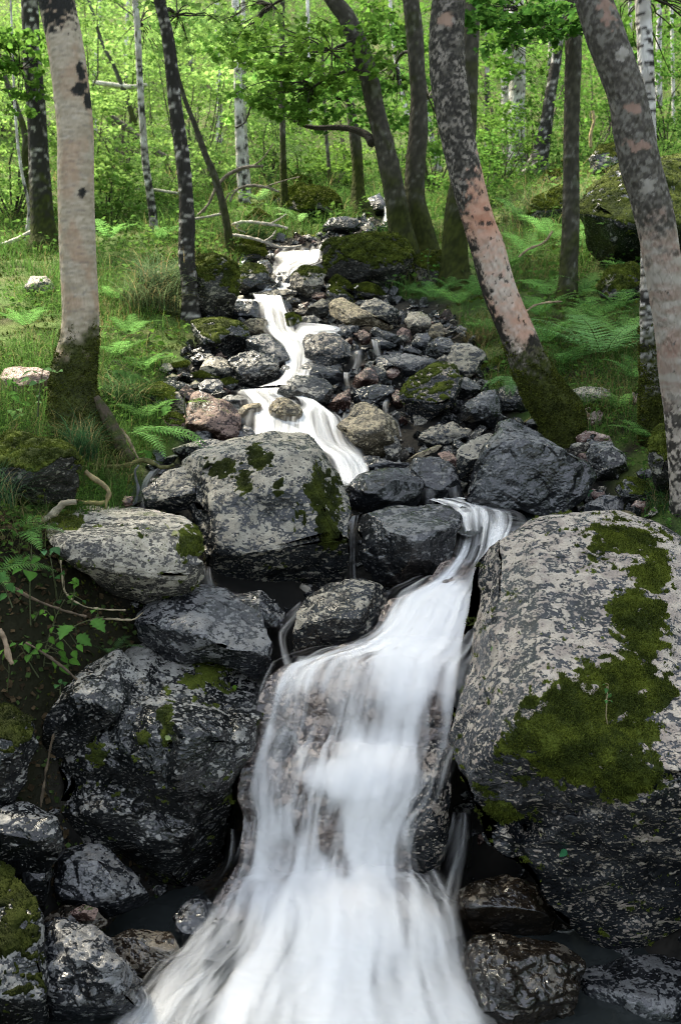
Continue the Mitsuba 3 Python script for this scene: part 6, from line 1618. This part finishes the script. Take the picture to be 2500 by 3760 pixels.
stick([(1250, 1045, 20), (1215, 1120, 26), (1245, 1240, 26), (1240, 1330, 28), (1190, 1410, 24), (1110, 1420, 14)], 6.15, 'grey forked twig standing in the hollow by the domed boulder', 'branch', (.10, .105, .11), 7, frame='6')
stick([(770, 1190, 40), (850, 1150, 54), (960, 1150, 56), (1050, 1160, 46), (1170, 1115, 44), (1250, 1140, 40)], 5.95, 'mossy log lying above the great boulder', 'branch', (.20, .16, .09), 8, frame='5', moss=.35)
stick([(0, 565, 9), (30, 555, 10), (75, 533, 11)], 14.2, 'pale fallen branch at the foot of the dark shaggy birch', 'branch', (.45, .42, .36), 9)
stick([(215, 190, 9), (260, 195, 10), (300, 200, 10), (340, 195, 7)], 21, 'pale fallen trunk lying level on the far left slope', 'log', (.50, .48, .42), 10, category='log')
stick([(258, 268, 10), (300, 300, 13), (340, 335, 14), (385, 365, 15)], 19.5, 'dark fallen trunk slanting down the left slope', 'log', (.09, .08, .06), 11, category='log')
stick([(310, 433, 6), (360, 438, 7), (410, 446, 6)], 17.5, 'pale fallen stem in the grass left of the curving stem', 'log', (.42, .40, .33), 12, category='log')
stick([(1070, 1035, 13), (1130, 1022, 13), (1200, 1028, 14), (1270, 1038, 13), (1325, 1052, 9)], 14.0, 'long white dead branch lying above the top fall', 'branch', (.42, .39, .35), 13, frame='A', twigs=[[(1120, 1024, 10), (1090, 1050, 8), (1130, 1070, 6)], [(1240, 1035, 9), (1290, 1005, 6), (1320, 985, 4)]])
stick([(1065, 1082, 13), (1150, 1095, 14), (1220, 1115, 14), (1300, 1140, 13), (1390, 1130, 9)], 13.6, 'white dead branch fallen across the head of the top fall', 'branch', (.42, .39, .35), 14, frame='A', twigs=[[(1220, 1112, 10), (1260, 1080, 7), (1270, 1060, 5)], [(1290, 1138, 9), (1330, 1165, 7), (1350, 1179, 5)]])
stick([(900, 1000, 8), (960, 940, 10), (1000, 860, 14), (1060, 800, 16), (1150, 768, 15), (1215, 765, 9)], 15.2, 'dead branch arching up beside the thin dark curving stem', 'branch', (.16, .13, .11), 15, frame='A', twigs=[[(1060, 800, 10), (1010, 850, 8), (940, 980, 6)], [(1150, 768, 9), (1200, 740, 6), (1260, 660, 4)]])
stick([(1060, 930, 9), (1100, 870, 12), (1160, 855, 13), (1220, 862, 12), (1285, 885, 9)], 15.0, 'curved dead branch in front of the pale birch', 'branch', (.20, .17, .14), 16, frame='A', twigs=[[(1100, 870, 8), (1060, 890, 6), (1010, 990, 5)], [(1220, 862, 7), (1300, 835, 5), (1380, 815, 4)]])
stick([(900, 1008, 10), (960, 998, 12), (1020, 985, 10)], 14.6, 'short grey stick lying left of the thin dark curving stem', 'branch', (.34, .31, .27), 17, frame='A')
stick([(820, 1185, 9), (870, 1145, 11), (930, 1120, 11), (975, 1065, 8)], 10.6, 'brown bare branch right of the leaning pink-barked tree', 'branch', (.28, .21, .14), 18, frame='B')
stick([(855, 305, 9), (900, 275, 9), (970, 262, 8), (1020, 260, 5)], 9.6, 'thin brown twig behind the middle of the leaning trunk', 'branch', (.30, .22, .15), 19, frame='D')
stick([(1165, 805, 22), (1200, 830, 26), (1225, 870, 28), (1240, 910, 22)], 9.85, 'broken twig standing beside the tan stone', 'branch', (.26, .22, .18), 20, frame='2', twigs=[[(1185, 810, 18), (1220, 790, 16), (1240, 760, 12)], [(1235, 900, 18), (1290, 870, 14), (1335, 835, 8)]])
stick([(1160, 510, 12), (1165, 560, 14), (1150, 620, 14), (1152, 680, 14)], 14.5, 'dead upright stalk on the right bank', 'stalk', (.34, .26, .14), 21, frame='B', category='stalk')
stick([(500, 500, 8), (530, 480, 10), (560, 448, 8)], 7.55, 'yellow twig caught under the leaning trunk', 'branch', (.32, .27, .10), 22, frame='5')
stick([(370, 440, 14), (405, 415, 16)], 11.2, 'tiny white stick beside the mossy wedge', 'branch', (.5, .47, .42), 23, frame='2')
stick([(0, 640, 14), (25, 690, 26), (40, 760, 30), (60, 800, 24)], 4.5, 'peeling pale root at the left edge of the dark bank', 'root', (.30, .22, .15), 24, frame='E', category='root')
stick([(1145, 200, 16), (1160, 270, 18), (1190, 350, 16), (1215, 410, 8)], 12.7, 'mossy twig in the top fall', 'branch', (.10, .12, .03), 25, frame='1')
stick([(1085, 590, 5), (1130, 560, 7), (1160, 480, 8), (1200, 410, 6)], 12.9, 'thin dark twig over the top fall', 'branch', (.04, .035, .03), 26, frame='A')

# the dark bough that arches left from the twin trunks
C, R = TREES[t_twin_a]
Pb = [(856, 330), (845, 312), (820, 300), (784, 294), (725, 294), (675, 277), (648, 252), (632, 215)]
Cb = np.array([at(x, y, 12.3 + .12 * i) for i, (x, y) in enumerate(Pb)])
tq = np.linspace(0, 1, 60)
CC = PchipInterpolator(np.linspace(0, 1, len(Cb)), Cb)(tq)
v, f, _, _ = sweep(CC, np.interp(tq, [0, .3, 1], [.055, .040, .010]), sides=10, rough=.08, seed=3)
put(f'{t_twin_a}__bough', v, f, 'mat_bark', color=np.tile((.030, .026, .020), (len(v), 1)) * (0.7 + .6 * fbm(v * 20, 2, 1))[:, None])
labels[f'{t_twin_a}__bough'] = {'label': 'dark crooked bough arching out to the left'}


# ------------------------------------------------------------------ moss on stones and trunks
def moss_cover(key, mask_fn, seed, thick=.02, tufts=9000, tuft=.012, bright=1.0, label=None):
    """Cushion of moss over part of a stone: a raised skin with a fuzz of tiny shoots."""
    v, f, n = GEO[key]
    rng = np.random.default_rng(8000 + seed)
    q = fbm(v * 9, 3, seed) - .5
    q2 = fbm(v * 42, 3, seed + 9) - .5
    m = mask_fn(v, n) + q * 1.7 + q2 * 1.9
    w = st(.25, 1.05, m)
    keep = (w[f] > .42).any(1)
    if not keep.any(): return
    fk = f[keep]
    ids = np.unique(fk)
    remap = np.full(len(v), -1); remap[ids] = np.arange(len(ids))
    lump = .55 + .9 * fbm(v[ids] * 26, 2, seed + 1)
    vv = v[ids] + n[ids] * ((np.clip(w[ids] - .42, -.3, 1) * 1.5 * lump - .02) * thick)[:, None]
    cb = mixc(np.array([.022, .030, .006]) * bright, np.array([.075, .095, .014]) * bright, st(.3, .75, fbm(v[ids] * 14, 3, seed + 2)))
    parts = [(vv, remap[fk], cb)]
    t = f[(w[f] > .10).all(1)]
    if len(t) and tufts:
        A = np.linalg.norm(np.cross(v[t[:, 1]] - v[t[:, 0]], v[t[:, 2]] - v[t[:, 0]]), axis=1)
        A = A * w[t].mean(1) ** 1.3
        pick = rng.choice(len(t), tufts, p=A / A.sum())
        r1, r2 = np.sqrt(rng.uniform(0, 1, tufts)), rng.uniform(0, 1, tufts)
        tri = t[pick]
        vs = v + n * ((np.clip(w - .42, 0, 1) * 1.5 * .9) * thick)[:, None]
        P = vs[tri[:, 0]] * (1 - r1)[:, None] + vs[tri[:, 1]] * (r1 * (1 - r2))[:, None] + vs[tri[:, 2]] * (r1 * r2)[:, None]
        N = unit(n[t[pick]].mean(1) + np.array([0, 0, .35]) + rng.normal(size=(tufts, 3)) * .45)
        s = unit(np.cross(N, rng.normal(size=(tufts, 3))))
        h = (rng.uniform(.5, 1.3, tufts) * tuft)[:, None]
        b = P - N * h * .2
        V = np.stack([b - s * h * .28, b + s * h * .28, P + N * h], 1).reshape(-1, 3)
        F = np.arange(3 * tufts).reshape(-1, 3)
        k = mixc(np.array([.035, .048, .008]) * bright, np.array([.125, .150, .020]) * bright, np.clip(fbm(P * 14, 2, seed + 2) * 1.6 - .4 + rng.normal(size=tufts) * .15, 0, 1))
        parts.append((V, F, np.repeat(k, 3, axis=0)))
    V, F, K = join(parts)
    mk = f'{key}__moss'
    put(mk, V, F, 'mat_moss', color=K, smooth=False)
    labels[mk] = {'label': label or 'green moss', 'kind': 'stuff'}


def blob(shapes, soft=.5):
    """Mask from measured ellipses (x, y, rx, ry)."""
    def fn(v, n):
        px, py = to_px(v)
        m = np.zeros(len(v))
        for x, y, rx, ry in shapes:
            m = np.maximum(m, st(1 + soft, 1 - soft, np.hypot((px - x) / rx, (py - y) / ry)))
        return m * (n[:, 1] < .35)
    return fn


def on_top(level=.35, span=.35):
    return lambda v, n: st(level, level + span, n[:, 2] + .25 * (fbm(v * 3, 2, 7) - .5))


moss_cover(great, blob([(1340, 1690, 165, 115), (1430, 1600, 95, 110), (1440, 1770, 80, 70), (1470, 1430, 60, 100), (1500, 1330, 50, 60), (1420, 1240, 90, 34), (1300, 1620, 60, 60), (1510, 1580, 50, 60), (1145, 1870, 40, 26)], .6), 1, thick=.016, tufts=60000, tuft=.013,
           label='broad mat of dark green moss')
moss_cover(dome, blob([(520, 1080, 40, 25), (600, 1060, 26, 34), (740, 1130, 40, 60), (760, 1210, 30, 60), (690, 1190, 24, 40), (560, 1110, 22, 30), (640, 1130, 14, 22)], .7), 2, thick=.007, tufts=7000, tuft=.009, bright=.5, label='dark moss streaks')
moss_cover(flat, blob([(440, 1255, 30, 40), (150, 1195, 40, 26), (430, 1230, 26, 20), (330, 1235, 14, 10)], .7), 3, thick=.014, tufts=7000, tuft=.012)
moss_cover(lower, blob([(385, 1660, 16, 60), (225, 1745, 22, 20), (330, 1700, 14, 14), (480, 1560, 60, 40)], .8), 4, thick=.010, tufts=3000, tuft=.010, bright=.8)
MOSSY = {k: d['label'] for k, d in labels.items() if k in GEO}
i = 10
for k, lab in MOSSY.items():
    if 'moss' not in lab or k in (great, dome, flat, lower): continue
    big = np.ptp(GEO[k][0][:, 0])
    far = GEO[k][0][:, 1].mean()
    if scene[k]['bsdf']['id'] == 'mat_moss_stone':
        moss_cover(k, on_top(-.05 if k == mossy_big else .10), i, thick=.02 + .02 * min(big, 1), tufts=int(3500 + 9000 * min(big, 1.6)), tuft=.012 * max(1, far / 8), bright=.35 if 'corner' in lab or 'cut off' in lab else 1.35 if any(w in lab for w in ('bright', 'golden', 'yellow', 'orange', 'hump')) else 1.05)
    else:
        moss_cover(k, on_top(-.1 if 'outcrop' in lab else .45), i, thick=.015, tufts=9000 if 'outcrop' in lab else 2500, tuft=.010 * max(1, far / 8), bright=.35 if 'corner' in lab or 'cut off' in lab else 1.0)
    i += 1

# fuzz of moss on the feet of the three nearest trunks
def trunk_moss(key, row, nz, seed, count=16000, h0=.016):
    v, f, py = SKIN[key]
    n = normals(v, f)
    rng = np.random.default_rng(9000 + seed)
    w = st(row - 40, row + 40, py + (fbm(v * 16, 3, seed) - .5) * 260 + (fbm(v * 50, 2, seed + 1) - .5) * 160)
    t = f[(w[f] > .5).all(1)]
    A = np.linalg.norm(np.cross(v[t[:, 1]] - v[t[:, 0]], v[t[:, 2]] - v[t[:, 0]]), axis=1)
    pick = rng.choice(len(t), count, p=A / A.sum())
    r1, r2 = np.sqrt(rng.uniform(0, 1, count))[:, None], rng.uniform(0, 1, count)[:, None]
    P = v[t[pick, 0]] * (1 - r1) + v[t[pick, 1]] * r1 * (1 - r2) + v[t[pick, 2]] * r1 * r2
    N = unit(n[t[pick]].mean(1) + np.array([0, 0, nz]) + rng.normal(size=P.shape) * .5)
    s = unit(np.cross(N, rng.normal(size=P.shape)))
    h = (rng.uniform(.4, 1.3, count) * h0)[:, None] * (.5 + fbm(P * 20, 2, seed + 3))[:, None]
    V = np.stack([P - s * h * .35, P + s * h * .35, P + N * h], 1).reshape(-1, 3)
    k = mixc([.028, .036, .007], [.085, .10, .016], np.clip(fbm(P * 16, 3, seed + 5) * 2 - .5 + rng.normal(size=count) * .15, 0, 1))
    put(f'{key}__moss', V, np.arange(3 * count).reshape(-1, 3), 'mat_moss', color=np.repeat(k, 3, axis=0), smooth=False)
    labels[f'{key}__moss'] = {'label': 'dark moss round the foot of the trunk', 'kind': 'stuff'}


trunk_moss(t_pale, 770, .2, 1)
trunk_moss(t_lean, 830, .5, 2, count=20000)
trunk_moss(t_birch_r, 800, .2, 3, count=16000, h0=.02)

# moss cushions on the banks
rng = np.random.default_rng(31)
X, Y = scatter(34000, rng, 4.2, 22, power=1.1)
q = np.stack([X, Y, 0 * X], -1)
keep = ~(poly_mask(BED, X, Y) & (Y < 5.9) & (X > -.9)) & ~(poly_mask(BED, X, Y) & (Y > 5.9)) & (fbm(q * 1.5, 3, 91) > .48)
X, Y = X[keep], Y[keep]
P = np.stack([X, Y, gzc(X, Y)], -1)
n = len(P)
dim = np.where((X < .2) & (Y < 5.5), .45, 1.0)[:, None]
N = unit(np.array([0, -.2, 1.0]) + rng.normal(size=(n, 3)) * .6)
V_, F_, K_ = [], [], []
for r in range(3):
    o = P + rng.normal(size=P.shape) * np.array([.03, .03, .008])
    s = unit(np.cross(N, rng.normal(size=(n, 3))))
    h = (rng.uniform(.015, .04, n) * np.clip(Y / 8, .7, 2))[:, None]
    V_.append(np.stack([o - s * h * .3, o + s * h * .3, o + N * h], 1).reshape(-1, 3))
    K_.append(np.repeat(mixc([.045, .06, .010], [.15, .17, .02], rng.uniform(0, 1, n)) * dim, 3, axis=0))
V_ = np.vstack(V_)
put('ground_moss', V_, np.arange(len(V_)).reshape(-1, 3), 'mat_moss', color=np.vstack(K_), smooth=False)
tag('ground_moss', 'tufts of olive moss between the grass on the banks', 'moss', kind='stuff')

# roots and rootlets hanging in the dark left bank
for i, (pts, lab) in enumerate([([(0, 1330, 7), (60, 1370, 8), (130, 1400, 7), (200, 1420, 4)], 'thin brown root running across the dark bank under the sprigs'), ([(140, 1290, 5), (150, 1360, 6), (210, 1400, 5), (290, 1405, 4)], 'rootlet hanging below the left end of the flat pale-topped boulder'),
                                ([(60, 1480, 6), (150, 1540, 7), (210, 1600, 5)], 'dark root slanting below the pointed-leaved rosette'), ([(200, 1430, 4), (250, 1425, 5), (300, 1428, 5), (330, 1410, 3)], 'pale dry twig pointing at the wet dark slab'),
                                ([(95, 1860, 5), (110, 1760, 6), (125, 1690, 4)], 'thin rootlet beside the round dark mossy rock')]):
    x, y_, _ = pts[1]
    stick(pts, hit(x, y_) - .10, lab, 'root', (.10, .075, .05) if 'pale' not in lab else (.3, .25, .16), 60 + i, category='root', sides=6)

# broken stone filling the gaps of the bed
rng = np.random.default_rng(41)
HULLS = []
for i in range(14):
    h = trimesh.convex.convex_hull(unit(rng.normal(size=(16, 3))) * rng.uniform(.7, 1.05, (16, 1)) * np.array([1, rng.uniform(.6, 1), rng.uniform(.4, .8)]))
    h = h.subdivide()
    HULLS.append((np.array(h.vertices), np.array(h.faces)))
GR = {'dark_stone': [], 'wet_slate': [], 'red_stone': [], 'pale_stone': []}
cnt = 0
while cnt < 2600:
    Y = rng.uniform(3.3, 16); Xc = rng.uniform(-2.6, 2.6) * (1 if Y < 8 else .8)
    if not poly_mask(BED, np.array([Xc]), np.array([Y]))[0]: continue
    s = rng.uniform(.015, .10) ** 1.0 * rng.uniform(.4, 1) * (1.5 if Y > 7 else 1)
    c = np.array([Xc, Y, float(gzc(Xc, Y)) + s * .25])
    qv, _ = np.linalg.qr(rng.normal(size=(3, 3)))
    hv, hf = HULLS[rng.integers(14)]
    p = hv @ (qv * np.array([1, 1, 1])) * s + c
    p = p + (fbm(p * 40, 2, 1) - .5)[:, None] * s * .25
    t = rng.uniform()
    GR['dark_stone' if t < .5 else 'wet_slate' if t < .80 else 'red_stone' if t < .92 else 'pale_stone'].append((p, hf))
    cnt += 1
for i, (m, L) in enumerate(GR.items()):
    v, f, _ = join(L)
    put('gravel' if i == 0 else f'gravel__{("wet_pieces", "red_pieces", "pale_pieces")[i - 1]}', v, f, 'mat_' + m, smooth=False)
tag('gravel', 'wet broken stone filling the gaps in the bed of the brook', 'gravel', kind='stuff')
for k in ('wet_pieces', 'red_pieces', 'pale_pieces'):
    labels['gravel__' + k] = {'label': k.replace('_', ' ').replace('wet', 'glossy black'), 'kind': 'stuff'}

# dead leaves, twigs and crumbs of soil on the dark left bank
rng = np.random.default_rng(43)
n = 9000
X = rng.uniform(-2.6, -.35, n); Y = rng.uniform(3.3, 5.5, n)
Z = gzc(X, Y) + rng.uniform(.002, .03, n)
v1, f1, c1 = leaves(np.stack([X, Y, Z], -1), unit(np.array([.2, -.4, 1.0]) + rng.normal(size=(n, 3)) * .7), rng.uniform(.012, .045, n), np.where(rng.uniform(size=(n, 1)) < .25, [[.045, .075, .02]], [[.06, .042, .022]]) * rng.uniform(.3, 1.2, (n, 1)), rng, simple=True)
put('leaf_litter', v1, f1, 'mat_moss', color=c1, smooth=False)
tag('leaf_litter', 'dead leaves and bits of moss on the dark soil of the left bank', 'leaf litter', kind='stuff')


# ------------------------------------------------------------------ fallen green leaves on the stones
def drop(px, py, key, s, label, color, seed):
    """A leaf lying on stone KEY where the line of sight meets it."""
    v, f, n = GEO[key]
    x, y = to_px(v)
    d = np.hypot(x - px, y - py) + np.where(n[:, 1] > .1, 1e3, 0)
    cand = np.argsort(d)[:6]
    j = cand[np.argmin(v[cand, 1])]
    rng = np.random.default_rng(seed)
    L = s * v[j, 1] / FPX
    ax = unit(rng.normal(size=3))
    V, F, C = one_leaf(v[j] + n[j] * .012 - ax * L * .4, ax, n[j], L, .4, rng, color=color)
    k = key_for('fallen_leaf')
    put(k, V, F, 'mat_leaf', color=C)
    tag(k, label, 'leaf')


drop(388, 1698, lower, 22, 'pale green leaf stuck to the middle of the huge dark craggy boulder', (.30, .38, .16), 1)
drop(540, 1585, lower, 16, 'small green leaf on the upper right shoulder of the huge dark craggy boulder', (.13, .25, .03), 2)
drop(508, 1488, lower, 12, 'yellow leaf on the top edge of the huge dark craggy boulder', (.45, .32, .05), 3)
drop(385, 1218, flat, 20, 'left of two pale yellow leaves on the flat pale-topped boulder', (.42, .42, .20), 4)
drop(402, 1230, flat, 20, 'right of two pale yellow leaves on the flat pale-topped boulder', (.44, .44, .22), 5)
drop(1245, 1918, great, 22, 'pale yellow leaf on the lower face of the great boulder', (.45, .43, .24), 6)
drop(1328, 1916, great, 22, 'buff leaf right of the pale yellow leaf on the great boulder', (.36, .33, .20), 7)
drop(1295, 1958, great, 26, 'bluish-green leaf low on the great boulder', (.05, .20, .09), 8)
drop(1135, 1495, great, 14, 'small green leaf on the left face of the great boulder', (.08, .20, .04), 9)
drop(1195, 1768, great, 14, 'pale round leaf above the cracked lower face of the great boulder', (.40, .40, .22), 10)
